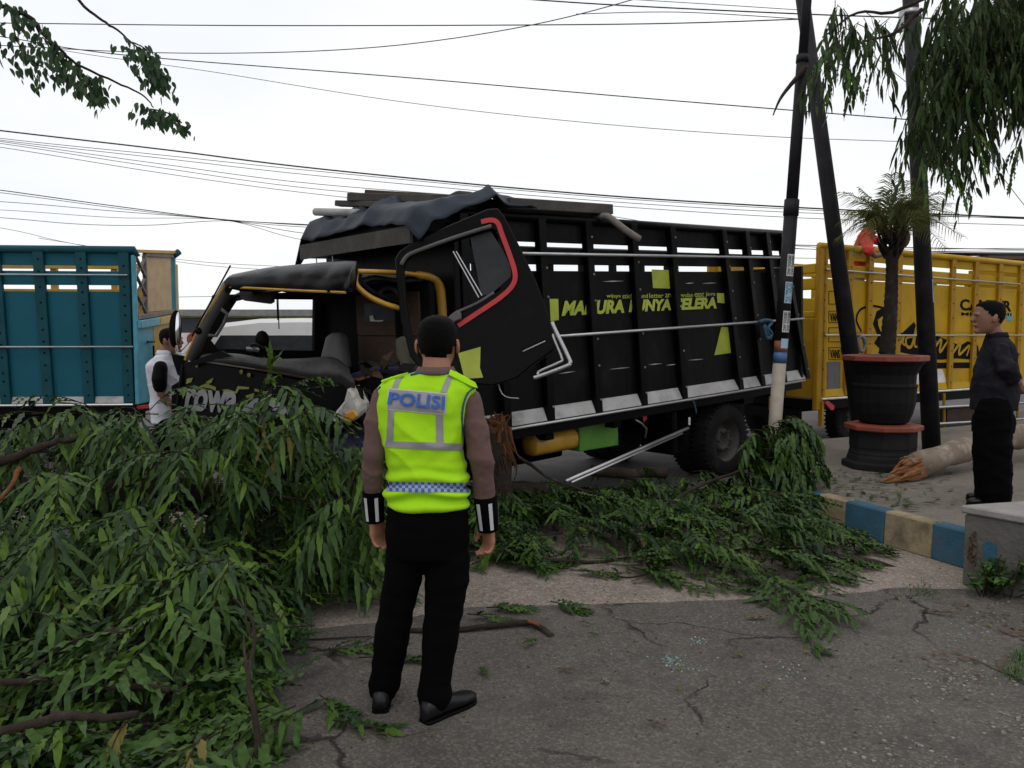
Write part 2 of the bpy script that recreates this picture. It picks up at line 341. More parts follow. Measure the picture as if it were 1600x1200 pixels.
def fuse(mb, voxel, smooth=4, fn=None):
    me = mesh_of(mb.v, mb.f); bm = bmesh.new(); bm.from_mesh(me); bmesh.ops.recalc_face_normals(bm, faces=bm.faces); bm.to_mesh(me); bm.free()
    o = bpy.data.objects.new('tmp', me); COL.objects.link(o)
    r = o.modifiers.new('r', 'REMESH'); r.mode = 'VOXEL'; r.voxel_size = voxel
    if smooth:
        q = o.modifiers.new('s', 'SMOOTH'); q.iterations = smooth; q.factor = .5
    dg = bpy.context.evaluated_depsgraph_get(); out = bpy.data.meshes.new_from_object(o.evaluated_get(dg))
    bpy.data.objects.remove(o); bpy.data.meshes.remove(me); out.materials.clear()
    if fn:
        n = len(out.vertices); co = np.empty(n * 3, np.float32); no = np.empty(n * 3, np.float32)
        out.vertices.foreach_get('co', co); out.vertices.foreach_get('normal', no); co = co.reshape(-1, 3); no = no.reshape(-1, 3)
        co = np.array([tuple(fn(V(c), V(q))) for c, q in zip(co.tolist(), no.tolist())], np.float32); out.vertices.foreach_set('co', co.ravel()); out.update()
    return out
def text_geo(s, extrude=.02, bold=.0, shear=0.):
    cu = bpy.data.curves.new('t', 'FONT'); cu.body = s; cu.size = 1; cu.extrude = extrude; cu.offset = bold; cu.shear = shear; cu.resolution_u = 3
    o = bpy.data.objects.new('t', cu); COL.objects.link(o); dg = bpy.context.evaluated_depsgraph_get()
    me = bpy.data.meshes.new_from_object(o.evaluated_get(dg)); bpy.data.objects.remove(o); bpy.data.curves.remove(cu)
    vs = np.array([v.co[:] for v in me.vertices]); fs = [tuple(p.vertices) for p in me.polygons]; bpy.data.meshes.remove(me)
    mn, mxx = vs.min(0), vs.max(0); vs[:, :2] = (vs[:, :2] - mn[:2]) / (mxx[:2] - mn[:2]); vs[:, 2] = (vs[:, 2] - mn[2]) / max(1e-6, mxx[2] - mn[2])
    return vs, fs
def text_quad(name, s, c00, c10, c11, c01, nrm, m, parent, thick=.003, lift=.002, bold=.0, shear=0.):
    vs, fs = text_geo(s, bold=bold, shear=shear); c00, c10, c11, c01, nrm = map(V, (c00, c10, c11, c01, nrm))
    out = [(c00 * (1 - x) + c10 * x) * (1 - y) + (c01 * (1 - x) + c11 * x) * y + nrm * (lift + thick * z) for x, y, z in vs]
    return put(name, mesh_of(out, fs), m, parent)
def poly_hole(outer, hole, off):      # plate with an opening, extruded by off
    bm = bmesh.new(); es = []
    for lp in (outer, hole):
        vs = [bm.verts.new(p) for p in lp]
        es += [bm.edges.new((vs[i], vs[(i + 1) % len(vs)])) for i in range(len(vs))]
    bmesh.ops.triangle_fill(bm, edges=es, use_beauty=True)
    r = bmesh.ops.extrude_face_region(bm, geom=list(bm.faces))
    bmesh.ops.translate(bm, verts=[e for e in r['geom'] if isinstance(e, bmesh.types.BMVert)], vec=V(off))
    bmesh.ops.recalc_face_normals(bm, faces=bm.faces); me = bpy.data.meshes.new('m'); bm.to_mesh(me); bm.free(); return me
def lerp(a, b, t): return a + (b - a) * t
def polyline(pts, n):
    pts = [V(p) for p in pts]; out = []          # Catmull-Rom
    for i in range(len(pts) - 1):
        p0, p1, p2, p3 = pts[max(i - 1, 0)], pts[i], pts[i + 1], pts[min(i + 2, len(pts) - 1)]
        for k in range(n):
            t = k / n; out.append(.5 * ((2 * p1) + (p2 - p0) * t + (2 * p0 - 5 * p1 + 4 * p2 - p3) * t * t + (3 * p1 - p0 - 3 * p2 + p3) * t ** 3))
    return out + [pts[-1]]
class Fr:
    def __init__(s, O, U, Vv, W): s.O, s.U, s.V, s.W = V(O), V(U).normalized(), V(Vv).normalized(), V(W).normalized()
    def w(s, u, v, w): return s.O + s.U * u + s.V * v + s.W * w
    def hit(s, px, py, v=0.):
        p = hitplane(px, py, s.O + s.V * v, s.V) - s.O; return p.dot(s.U), p.dot(s.W)
    def at(s, px, py, v=0.): return hitplane(px, py, s.O + s.V * v, s.V)
    def bx(s, mb, a, b):
        (u0, v0, w0), (u1, v1, w1) = a, b
        return mb.hexa([s.w(u0, v0, w0), s.w(u1, v0, w0), s.w(u1, v1, w0), s.w(u0, v1, w0), s.w(u0, v0, w1), s.w(u1, v0, w1), s.w(u1, v1, w1), s.w(u0, v1, w1)])
    def mat4(s): return Matrix.Translation(s.O) @ Matrix((s.U, s.V, s.W)).transposed().to_4x4()

# ================================================================== THE SETTING
def sheet(name, pts, m, z, thick=None):
    mb = MB()
    if thick: mb.prism([(x, y, z - thick) for x, y in pts], (0, 0, thick))
    else: mb.add([(x, y, z) for x, y in pts], [tuple(range(len(pts)))])
    o = mb.build(name, m); o['kind'] = 'structure'; return o
sheet('ground', [(-300, -60), (300, -60), (300, 500), (-300, 500)], 'road', 0)
def gxy(px, py, z=0): g = G(px, py, z); return (g.x, g.y)
# near asphalt drive, its far edge slightly skewed and uneven
edge = [(-9, 4.05)] + [gxy(x, y) for x, y in ((300, 1005), (500, 984), (620, 972), (730, 952), (850, 948), (1000, 944), (1130, 940), (1250, 938), (1330, 928), (1400, 921), (1470, 922))] + [(9, 4.75)]
ed2 = []
for i in range(len(edge) - 1):
    for k in range(6):
        t = k / 6; x = lerp(edge[i][0], edge[i + 1][0], t); y = lerp(edge[i][1], edge[i + 1][1], t)
        ed2.append((x, y + .035 * noise.noise((x * 3, 0, 1)) + .02 * noise.noise((x * 11, 0, 4))))
ed2.append(edge[-1])
sheet('driveway', [(-9, -8), (9, -8)] + ed2[::-1], 'asphalt', .010)
sheet('gravel_apron', [(-9, 3.8), (9, 4.4), (9, 7.4), (-9, 7.4)], 'gravel', .005)
KZ = .26
kA, kB = G(1513, 892), G(1249, 812)                       # kerb foot, near end and far end
kd = (kB - kA).normalized(); kn = V((-kd.y, kd.x, 0)); kn = kn if kn.x > 0 else -kn     # kn points onto the sidewalk
kC = kB + kd * .12
kT = .13
swk = [kA + kn * kT - kd * .15, kC + kn * kT, V((2.85, 7.6, 0)), V((3.0, 9.7, 0)), V((4.2, 10.2, 0)), V((13, 15.2, 0)), V((13, 4.6, 0)), kA + kn * 2.2 - kd * .9]
sw = sheet('sidewalk', [(p.x, p.y) for p in swk], 'pave', KZ - .004, .25)
kerb = root('kerb', kA, 'kerb wall painted in blue and cream blocks along the raised sidewalk', 'kerb')
tops = [1513, 1463, 1393, 1336, 1296, 1253]
fr = [(G(x, lerp(830, 757, (1513 - x) / (1513 - 1250)), KZ) - kA).dot(kd) for x in tops] 
fr = [-.02] + fr[1:] + [fr[-1] + .16]
for i in range(len(fr) - 1):
    a, b = kA + kd * (fr[i] + .002), kA + kd * (fr[i + 1] - .002)
    mb = MB().hexa([a, b, b + kn * kT, a + kn * kT] + [p + V((0, 0, KZ)) for p in (a + kn * .012, b + kn * .012, b + kn * kT, a + kn * kT)])
    mb.build('kerb_block', 'kerb_blue' if i % 2 == 0 else 'kerb_cream', kerb, bevel=.012)
# concrete plinth at the right edge
q0 = G(1513, 915); pt = .515
pl = root('concrete_plinth', q0, 'stained grey concrete plinth at the end of the painted kerb', 'plinth')
e0 = V((2.85, 4.99, 0)); e1 = e0 + V((.9, -1.3, 0)); e2 = e1 + V((2.1, .55, 0)); e3 = e0 + V((2.1, .55, 0))
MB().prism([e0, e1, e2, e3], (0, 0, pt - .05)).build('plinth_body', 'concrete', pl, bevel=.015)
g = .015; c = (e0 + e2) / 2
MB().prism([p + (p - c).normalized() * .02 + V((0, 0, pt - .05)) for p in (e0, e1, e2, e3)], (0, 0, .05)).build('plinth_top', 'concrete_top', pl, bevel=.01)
pe = (e1 - e0).normalized(); pn_ = V((-pe.y, pe.x, 0)) * -1
if pn_.x > 0: pn_ = -pn_
pq = [hitplane(x, y, e0, pn_) for x, y in ((1537, 850), (1545, 846), (1558, 851), (1557, 884), (1548, 892), (1538, 878))]
MB().prism(pq, pn_ * .006).build('blue_paint_patch', 'kerb_blue', pl)

# ================================================================== TRUCK PARTS
def wheel(R, c, axis, r, w, dual=False, name='wheel'):
    c, axis = V(c), V(axis).normalized()
    prof = [(r * .56, -w / 2 + .01), (r * .62, -w / 2), (r * .86, -w / 2), (r * .97, -w * .40), (r, -w * .26), (r, w * .26), (r * .97, w * .40), (r * .86, w / 2), (r * .62, w / 2), (r * .56, w / 2 - .01)]
    t = MB().lathe(c, axis, prof, 40, caps=False).build(name, 'tyre', R, smooth=True)
    ref = V((0, 0, 1)); a = axis.cross(ref).normalized(); b = a.cross(axis); lug = MB()
    for k in range(44):
        for sgn in (-1, 1):
            th = 2 * math.pi * (k + (.5 if sgn > 0 else 0)) / 44; rad = a * math.cos(th) + b * math.sin(th); tan = axis.cross(rad)
            p = c + rad * (r * .99) + axis * (sgn * w * .3); lug.bar(p - axis * w * .15, p + axis * w * .15, .022, .02, rad)
    lug.build('tread', 'tyre', t, kind='stuff')
    rim = MB().lathe(c, axis, [(.02, -w * .05), (r * .18, -w * .06), (r * .2, -w * .22), (r * .3, -w * .2), (r * .36, .02), (r * .5, .03), (r * .55, -w * .38), (r * .585, -w * .46), (r * .585, w * .4), (.02, w * .3)], 28)
    rim.build('rim', 'rim', t, smooth=True)
    nt_ = MB()
    for k in range(6):
        th = math.pi * k / 3; rad = a * math.cos(th) + b * math.sin(th)
        nt_.lathe(c + rad * r * .26 - axis * w * .2, -axis, [(.014, 0), (.014, .03), (.004, .035)], 6)
    nt_.build('wheel_nuts', 'rim', t, kind='stuff')
    return t

def bed_side(R, F, v0, sg, posts, wb, wt, boards, kick, mats, pw=.085, deep=.075):
    """posts: (u_top, u_bottom); boards: (name, w_low, w_high)."""
    UU = lambda i, w: lerp(posts[i][1], posts[i][0], (w - wb) / (wt - wb))
    pm, bm_, km = mats
    for i in range(len(posts)):
        h = pw / 2; o = []
        for w in (wb, wt):
            u = UU(i, w)
            o += [F.w(u - h, v0, w), F.w(u + h, v0, w), F.w(u + h, v0 + sg * deep, w), F.w(u - h, v0 + sg * deep, w)]
        MB().hexa(o).build('side_post', pm, R, bevel=.006)
    for i in range(len(posts) - 1):
        for nm, w0, w1 in boards:
            a0, a1, b0, b1 = UU(i, w0), UU(i, w1), UU(i + 1, w0), UU(i + 1, w1)
            va, vb = v0 + sg * (deep - .004), v0 + sg * (deep + .026)
            MB().hexa([F.w(a0, va, w0), F.w(b0, va, w0), F.w(b0, vb, w0), F.w(a0, vb, w0), F.w(a1, va, w1), F.w(b1, va, w1), F.w(b1, vb, w1), F.w(a1, vb, w1)]).build(nm, bm_, R, bevel=.004)
        if kick:
            a0, b0 = UU(i, wb) + pw / 2 + .003, UU(i + 1, wb) - pw / 2 - .003
            lo, hi = kick
            MB().hexa([F.w(a0, v0 + sg * .012, lo), F.w(b0, v0 + sg * .012, lo), F.w(b0, v0 + sg * .03, lo), F.w(a0, v0 + sg * .03, lo),
                       F.w(a0, v0 + sg * (deep - .012), hi), F.w(b0, v0 + sg * (deep - .012), hi), F.w(b0, v0 + sg * (deep - .006), hi), F.w(a0, v0 + sg * (deep - .006), hi)]).build('kick_board', km, R)
def bolts(R, F, v, posts, wb, wt, m, step=.2, dx=.0):
    mb = MB()
    for (ut, ub) in posts:
        w = wb + .12
        while w < wt - .1:
            u = lerp(ub, ut, (w - wb) / (wt - wb)) + dx; mb.lathe(F.w(u, v, w), -F.V, [(.013, 0), (.012, .006), (.005, .009)], 6); w += step * random.uniform(.7, 1.4)
    mb.build('post_bolts', m, R, kind='stuff')
def rail(R, F, u0, u1, v, w, wd, ht, m, name='top_rail', bevel=.012):
    mb = MB(); F.bx(mb, (u0, v - wd / 2, w - ht / 2), (u1, v + wd / 2, w + ht / 2)); return mb.build(name, m, R, bevel=bevel)

# ------------------------------------------------------------------ crashed black truck
pa = math.radians(2.67); th = math.atan2(.656, .755)
U0 = V((math.cos(th) * math.cos(pa), math.sin(th) * math.cos(pa), math.sin(pa)))
W0 = V((-math.cos(th) * math.sin(pa), -math.sin(th) * math.sin(pa), math.cos(pa)))
F1 = Fr((.275, 6.88, 0), U0, (-math.sin(th), math.cos(th), 0), W0)
T1 = root('crashed_truck', F1.O, 'crashed black cargo truck with crushed yellow edged cab and lettered slatted bed', 'truck', matrix=F1.mat4())
tpx = [848, 921, 992, 1052, 1132, 1168, 1200, 1223]; bpx = [863, 938, 1009, 1072, 1160, 1194, 1228, 1264]
posts = [(-.74, -.74), (-.36, -.36)] + [(F1.hit(a, 345 + (a - 850) * .062)[0], F1.hit(b, 658 - (b - 850) * .155)[0]) for a, b in zip(tpx, bpx)]
WB, WT = .83, 2.575
bds = [('upper_board', 2.375, 2.55), ('middle_board', 2.185, 2.325), ('side_panel', 1.55, 2.13), ('side_panel', .88, 1.546)]
bed_side(T1, F1, 0, 1, posts, WB, WT, bds, (.835, .945), ('black_paint', 'black_panel', 'kick'))
UE = posts[-1]
bolts(T1, F1, 0, posts[2:], WB, WT, 'wood_grey', .33, .02)
VW = 2.05
fposts = [(u, u) for u in np.linspace(-.74, 4.35, 10)]
bed_side(T1, F1, VW, -1, fposts, WB, 2.5, [('upper_board', 2.43, 2.48), ('side_panel', .88, 2.24)], None, ('black_paint', 'black_panel', 'kick'))
mb = MB(); mb.tube([F1.w(posts[0][0] - .05, .04, WT), F1.w(posts[-1][0] + .03, .04, WT)], .036, 10); mb.build('top_rail', 'black_paint', T1, smooth=True)
MB().tube([F1.w(-.88, VW - .04, 2.5), F1.w(4.35, VW - .04, 2.5)], .036, 10).build('top_rail', 'black_paint', T1, smooth=True)
MB().tube([F1.w(-.78, -.005, .815), F1.w(4.4, -.005, .815)], .014, 8).build('bed_edge_strip', 'chrome', T1, smooth=True)
mb = MB(); F1.bx(mb, (-.8, .02, .72), (4.38, VW - .02, .81)); mb.build('bed_floor', 'black_trim', T1)
mb = MB(); F1.bx(mb, (4.36, .02, .84), (4.42, VW - .02, 2.2)); mb.build('tailgate', 'black_panel', T1, bevel=.01)
mb = MB(); F1.bx(mb, (-.86, .0, .84), (-.80, VW, 2.5)); mb.build('front_bulkhead', 'black_paint', T1, bevel=.01)
for (x0, y0, x1, y1) in ((800, 396, 1224, 403), (868, 526, 1256, 498)):
    a, b = F1.at(x0, y0, -.02), F1.at(x1, y1, -.02)
    MB().tube([a, b], .015, 8).build('side_bar', 'chrome', T1, smooth=True)
# lettering and lime patches on the panels
PV = .066
def on1(px, py, v=PV): return F1.at(px, py, v)
def patch(nm, pts, m, R, F, v, th_=.002):
    return MB().prism([F.at(x, y, v) for x, y in pts], -F.V * th_).build(nm, m, R)
nV = -F1.V
text_quad('lettering', 'MADURA', on1(877, 494), on1(975, 489), on1(975, 468), on1(880, 470), nV, 'lime', T1, bold=.048, shear=.12)
text_quad('lettering', 'PUNYA', on1(982, 488), on1(1048, 485), on1(1048, 467), on1(983, 468), nV, 'lime', T1, bold=.048, shear=.12)
text_quad('lettering', 'SELERA', on1(1054, 485), on1(1119, 482), on1(1119, 464), on1(1056, 466), nV, 'lime', T1, bold=.048, shear=.12)
slog = 'wijaya sticker and letter art trowulan east java'.split(); k0 = 0; tot = sum(len(w_) for w_ in slog) + .7 * (len(slog) - 1)
for w_ in slog:
    a_, b_ = 947 + 170 * k0 / tot, 947 + 170 * (k0 + len(w_)) / tot; k0 += len(w_) + .7; yb = lambda x: 467 - 3.5 * (x - 947) / 170
    text_quad('lettering', w_, on1(a_, yb(a_)), on1(b_, yb(b_)), on1(b_, yb(b_) - 6.8), on1(a_, yb(a_) - 7.6), nV, 'lime', T1, lift=.003)
for pts in ([(1018, 421), (1048, 422), (1049, 451), (1020, 450)], [(858, 467), (872, 467), (873, 500), (860, 502)], [(1120, 458), (1131, 458), (1132, 474), (1121, 473)], [(1127, 511), (1141, 511), (1144, 551), (1116, 555)]):
    patch('lime_patch', pts, 'lime', T1, F1, PV)
for (a, b, c, d) in ((1040, 571, 1058, 569), (1075, 563, 1100, 561), (1012, 570, 1035, 568), (952, 577, 985, 574), (872, 584, 900, 580), (1070, 443, 1085, 442), (1096, 443, 1120, 442), (940, 440, 975, 439)):
    patch('scrape_mark', [(a, b), ((a + c) / 2, (b + d) / 2 - 1), (c, d), ((a + c) / 2, (b + d) / 2 + .8)], 'kick', T1, F1, PV)
# under the bed
for v in (.62, 1.4):
    mb = MB(); F1.bx(mb, (-2.1, v - .04, .52), (4.2, v + .04, .71)); mb.build('chassis_rail', 'black_trim', T1)
for u in (.2, 1.1, 1.9, 3.3, 4.1):
    mb = MB(); F1.bx(mb, (u - .05, .1, .64), (u + .05, VW - .1, .718)); mb.build('cross_bearer', 'black_trim', T1)
for (u0, u1, v0, v1, w0, w1) in ((.1, 1.0, .75, 1.6, .30, .70), (1.05, 1.85, .7, 1.5, .36, .70), (3.0, 3.9, .5, 1.5, .34, .70), (1.9, 1.98, .05, .5, .25, .72), (-.7, .05, .55, 1.5, .3, .7)):
    mb = MB(); F1.bx(mb, (u0, v0, w0), (u1, v1, w1)); mb.build('underbody_box', 'black_trim', T1, bevel=.02)
a, b = F1.at(826, 696, .3), F1.at(892, 684, .3)
dn = (b - a).normalized()
MB().loft([(a - dn * .02, F1.W * .04, F1.V * .04), (a, F1.W * .085, F1.V * .1, .8), (a + dn * .02, F1.W * .1, F1.V * .12, .8), (b - dn * .02, F1.W * .1, F1.V * .12, .8), (b, F1.W * .085, F1.V * .1, .8), (b + dn * .02, F1.W * .04, F1.V * .04)], 20).build('yellow_tank', 'yellow_cab', T1, smooth=True)
pts = [(906, 664), (948, 660), (966, 655), (967, 696), (906, 706)]
MB().prism([F1.at(x, y, .22) for x, y in pts], F1.V * .3).build('green_toolbox', 'green', T1, bevel=.008)
patch('mud_flap_tag', [(1003, 648), (1010, 645), (1011, 654), (1006, 660)], 'red', T1, F1, .1, .004)
MB().tube([F1.at(992, 655, .15), F1.at(1003, 662, .13), F1.at(1010, 670, .15), F1.at(1008, 684, .17)], .012, 8).build('bracket', 'chrome', T1, smooth=True)
MB().tube([F1.at(1077, 652, .02), F1.at(1077, 664, .02)], .012, 6).build('marker_lamp', 'white_paint', T1)
MB().tube([F1.at(1082, 622, -.01), F1.at(1086, 634, -.01), F1.at(1088, 645, .0)], .008, 6).build('blue_strap', 'rope_blue', T1)
cw = F1.w(2.47, .1, 0); cw.z = .415
wc = F1.at(1125, 691, .16)
wr = wheel(T1, V((wc.x, wc.y, .41)) , F1.V, .41, .22)
wheel(T1, V((wc.x, wc.y, .41)) + F1.V * .26, F1.V, .41, .22)
for dv in (1.5, 1.76): wheel(T1, V((wc.x, wc.y, .41)) + F1.V * dv, F1.V, .41, .22)
MB().tube([V((wc.x, wc.y, .41)), V((wc.x, wc.y, .41)) + F1.V * 1.76], .07, 12).build('rear_axle', 'black_trim', T1)
fw = F1.w(-1.55, .32, 0); fw.z = .36
for dv in (0, 1.35): wheel(T1, fw + F1.V * dv, F1.V, .36, .2)

# cab ----------------------------------------------------------------
VF, VN = 1.85, .15
UR = -1.0
uf_far = F1.hit(290, 562, VF)[0]; uf_near = -1.78
fa, fb = F1.w(uf_far, VF, 0), F1.w(uf_near, VN, 0); fdir = (fb - fa).normalized(); fn_ = fdir.cross(F1.W).normalized()
if fn_.y > 0: fn_ = -fn_
def FP(px, py, off=0.): return hitplane(px, py, fa + fn_ * off, fn_)
WRF = 2.02
# roof shell: crumpled sheet over the cab
rg = []; na, nb = 16, 14
for i in range(na + 1):
    v = lerp(VF, VN, i / na)
    for j in range(nb + 1):
        uf = lerp(F1.hit(356, 440, VF)[0], uf_near + .02, i / na); u = lerp(uf, UR - .02, j / nb)
        t = j / nb; w = WRF + .10 * math.sin(min(1, t * 2.2) * math.pi / 2) + .02 * math.sin(math.pi * i / na)
        w += .035 * noise.noise((u * 4, v * 3, 1)) + .015 * noise.noise((u * 11, v * 9, 3)) - (.05 if i in (0, na) else 0)
        rg.append(F1.w(u, v, w))
fs = [(i * (nb + 1) + j, i * (nb + 1) + j + 1, (i + 1) * (nb + 1) + j + 1, (i + 1) * (nb + 1) + j) for i in range(na) for j in range(nb)]
rf = MB().add(rg, fs).build('cab_roof', 'black_paint', T1, smooth=True)
s_ = rf.modifiers.new('solid', 'SOLIDIFY'); s_.thickness = .03; s_.offset = -1
# header over the windscreen
hd = [(352, 447), (362, 437), (400, 428), (470, 417), (548, 413), (556, 440), (545, 456), (480, 452), (420, 450)]
hb = polyline([V((352, 447, 0)), V((420, 450, 0)), V((480, 453, 0)), V((535, 457, 0)), V((556, 452, 0))], 6); ht = polyline([V((366, 438, 0)), V((420, 428, 0)), V((480, 422, 0)), V((535, 418, 0)), V((560, 419, 0))], 6); vs = []
for i, (p_, q_) in enumerate(zip(hb, ht)):
    for j in range(9):
        t = j / 8; c_ = p_.lerp(q_, t); vs.append(FP(c_.x, c_.y, .03 + .03 * math.sin(t * 2.2) - .16 * t * t * t + .035 * noise.noise((i * .35, t * 1.6, 1)) + .02 * noise.noise((i * .9, t * 4, 4))))
n_ = len(hb); ho = MB().add(vs, [(i * 9 + j, i * 9 + j + 1, i * 9 + j + 10, i * 9 + j + 9) for i in range(n_ - 1) for j in range(8)]).build('windscreen_header', 'black_crumple', T1, smooth=True)
s_ = ho.modifiers.new('solid', 'SOLIDIFY'); s_.thickness = .05; s_.offset = -1
MB().tube([FP(352, 448, .06), FP(420, 451.5, .10), FP(480, 454.5, .10), FP(540, 457, .09)], .010, 6).build('header_trim', 'yellow_cab', T1)
# far A pillar with yellow edge
MB().tube([FP(300, 560, 0), FP(322, 506, 0), FP(356, 446, 0), FP(366, 438, -.02)], [.05, .045, .045, .05], 8).build('far_pillar', 'grey_plastic', T1, smooth=True)
MB().tube([FP(290, 562, .03), FP(314, 508, .03), FP(352, 445, .035), FP(364, 436, .0)], .016, 6).build('pillar_trim', 'yellow_cab', T1)
MB().tube([F1.at(341, 480, VF - .12), F1.at(355, 490, VF - .15), F1.at(350, 505, VF - .15), F1.at(338, 525, VF - .15), F1.at(325, 524, VF - .12)], .014, 8).build('grab_handle', 'grey_plastic', T1, smooth=True)
# far side wall of the cab with its door window
ow = [(UR + .05, .75), (UR + .05, WRF + .02), (uf_far + .28, WRF), (uf_far + .02, 1.3), (uf_far + .0, .75)]
hw = [F1.hit(x, y, VF) for x, y in ((491, 548), (493, 468), (372, 467), (330, 532), (340, 545))]
hw = [(min(u, UR - .1), w) for u, w in hw]
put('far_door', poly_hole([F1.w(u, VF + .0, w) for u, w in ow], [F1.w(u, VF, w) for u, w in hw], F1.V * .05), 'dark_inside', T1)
# rear wall of the cab with little window, brown lining boards
def hitu(px, py, u=UR): 
    p = hitplane(px, py, F1.O + F1.U * u, F1.U) - F1.O; return p.dot(F1.V), p.dot(F1.W)
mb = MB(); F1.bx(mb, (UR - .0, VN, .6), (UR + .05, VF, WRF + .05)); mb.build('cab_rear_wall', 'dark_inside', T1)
for (w0, w1) in ((.7, 1.02), (1.025, 1.3), (1.305, 1.62), (1.625, 1.98)):
    mb = MB(); F1.bx(mb, (UR - .02, VN + .12, w0), (UR - .003, 1.25, w1)); mb.build('lining_board', 'brown_board', T1, bevel=.004)
v0_, w0_ = hitu(575, 502); v1_, w1_ = hitu(622, 472)
mb = MB(); F1.bx(mb, (UR - .035, min(v0_, v1_), w0_), (UR - .022, max(v0_, v1_), w1_)); mb.build('rear_window', 'glass', T1)
va_, wa_ = hitu(585, 500); 
MB().prism([F1.w(UR - .04, *hitu(x, y)) for x, y in ((584, 494), (589, 492), (592, 500), (606, 500), (604, 502), (585, 502))], -F1.U * .003).build('bright_chip', 'white_paint', T1)
# yellow door frame round the near side opening
dv = VN + .02
fr_pts = [(556, 424), (600, 425), (640, 428), (672, 434), (685, 446), (690, 470), (693, 520), (696, 580), (700, 640)]
mb = MB(); pp = polyline([F1.at(x, y, dv) for x, y in fr_pts], 5)
wd = [.03 if i < 12 else .055 for i in range(len(pp))]
mb.tube(pp, wd, 8, .6); mb.build('door_frame', 'yellow_cab', T1, smooth=True)
MB().tube(polyline([F1.at(x + 4, y + 8, dv + .05) for x, y in fr_pts[:-2]], 5), .02, 6).build('door_seal', 'wood_grey', T1, smooth=True)
# near A pillar bent inwards
bp_ = [F1.at(556, 428, VN + .02), F1.at(557, 445, VN), F1.at(575, 462, VN - .03), F1.at(600, 474, VN - .05), F1.at(622, 481, VN - .06)]
MB().tube(polyline(bp_, 5), .034, 8, .6).build('bent_pillar', 'yellow_cab', T1, smooth=True)
MB().tube(polyline([p + V((.02, .05, .035)) for p in bp_], 5), .026, 8, .7).build('pillar_seal', 'black_trim', T1, smooth=True)
MB().tube(polyline([F1.at(590, 462, .5), F1.at(600, 450, .5), F1.at(615, 452, .5), F1.at(630, 468, .5)], 5), .022, 8).build('seat_belt_loop', 'grey_plastic', T1, smooth=True)
MB().tube(polyline([F1.at(622, 481, VN - .05), F1.at(624, 520, VN), F1.at(628, 560, VN + .02), F1.at(630, 600, VN + .02)], 4), .03, 8).build('hinge_pillar', 'black_trim', T1, smooth=True)
# front panel, dash and what is left of the nose
fpn = [(287, 566), (330, 566), (400, 578), (470, 592), (560, 604), (566, 660), (500, 690), (400, 690), (285, 680), (280, 620)]
MB().prism([FP(x, y, .03) for x, y in fpn], -fn_ * .06).build('front_panel', 'black_paint', T1, bevel=.015)
dsh = MB(); gx, gy = 18, 8; vs = []
for i in range(gx + 1):
    for j in range(gy + 1):
        s, t = i / gx, j / gy
        p = F1.w(lerp(uf_far, uf_near, s), lerp(VF, VN, s), 0); px_w = lerp(1.33, 1.24, s)
        w = px_w - .06 + .11 * math.sin(t * math.pi * .62) + .05 * math.exp(-((s - .72) / .22) ** 2) + .02 * noise.noise((s * 6, t * 3, 2))
        vs.append(p + F1.U * (t * .42 - .03) + F1.W * w)
dsh.add(vs, [(i * (gy + 1) + j, i * (gy + 1) + j + 1, (i + 1) * (gy + 1) + j + 1, (i + 1) * (gy + 1) + j) for i in range(gx) for j in range(gy)])
d_ = dsh.build('dashboard', 'dash', T1, smooth=True); s_ = d_.modifiers.new('solid', 'SOLIDIFY'); s_.thickness = .05
db = polyline([V((300, 568, 0)), V((360, 570, 0)), V((420, 581, 0)), V((480, 594, 0)), V((530, 604, 0)), V((553, 612, 0))], 5); dt = polyline([V((318, 553, 0)), V((365, 552, 0)), V((420, 560, 0)), V((470, 560, 0)), V((520, 558, 0)), V((546, 575, 0))], 5); vs = []
for i, (p_, q_) in enumerate(zip(db, dt)):
    for j in range(9):
        t = j / 8; c_ = p_.lerp(q_, t); vs.append(FP(c_.x, c_.y, .035 + .09 * math.sin(t * 2.4) * min(1, i / 6) - .2 * t ** 3 + .03 * noise.noise((i * .5, t * 2.2, 7)) + .015 * noise.noise((i * 1.2, t * 5, 2))))
n_ = len(db); do_ = MB().add(vs, [(i * 9 + j, i * 9 + j + 1, i * 9 + j + 10, i * 9 + j + 9) for i in range(n_ - 1) for j in range(8)]).build('dash_cover', 'dash', T1, smooth=True)
s_ = do_.modifiers.new('solid', 'SOLIDIFY'); s_.thickness = .02; s_.offset = -1
MB().tube([FP(320, 565, .045), FP(400, 577, .05), FP(440, 584, .05)], .014, 5, .5).build('cowl_edge', 'wood_grey', T1)
MB().tube([FP(400, 577, .05), FP(440, 583, .05), FP(480, 590, .05)], .016, 5, .6).build('cowl_edge', 'brown_board', T1)
MB().prism([FP(x, y, .07) for x, y in ((288, 568), (305, 562), (345, 548), (362, 557), (340, 560), (302, 571))], -fn_ * .02).build('wiper_cowl', 'black_trim', T1)
for x, y in ((308, 571), (378, 581), (390, 586)):
    MB().lathe(FP(x, y, .04), fn_, [(.004, 0), (.016, 0), (.018, .004), (.016, .01), (.008, .011), (.006, .004)], 14).build('lamp_ring', 'lime_dim', T1)
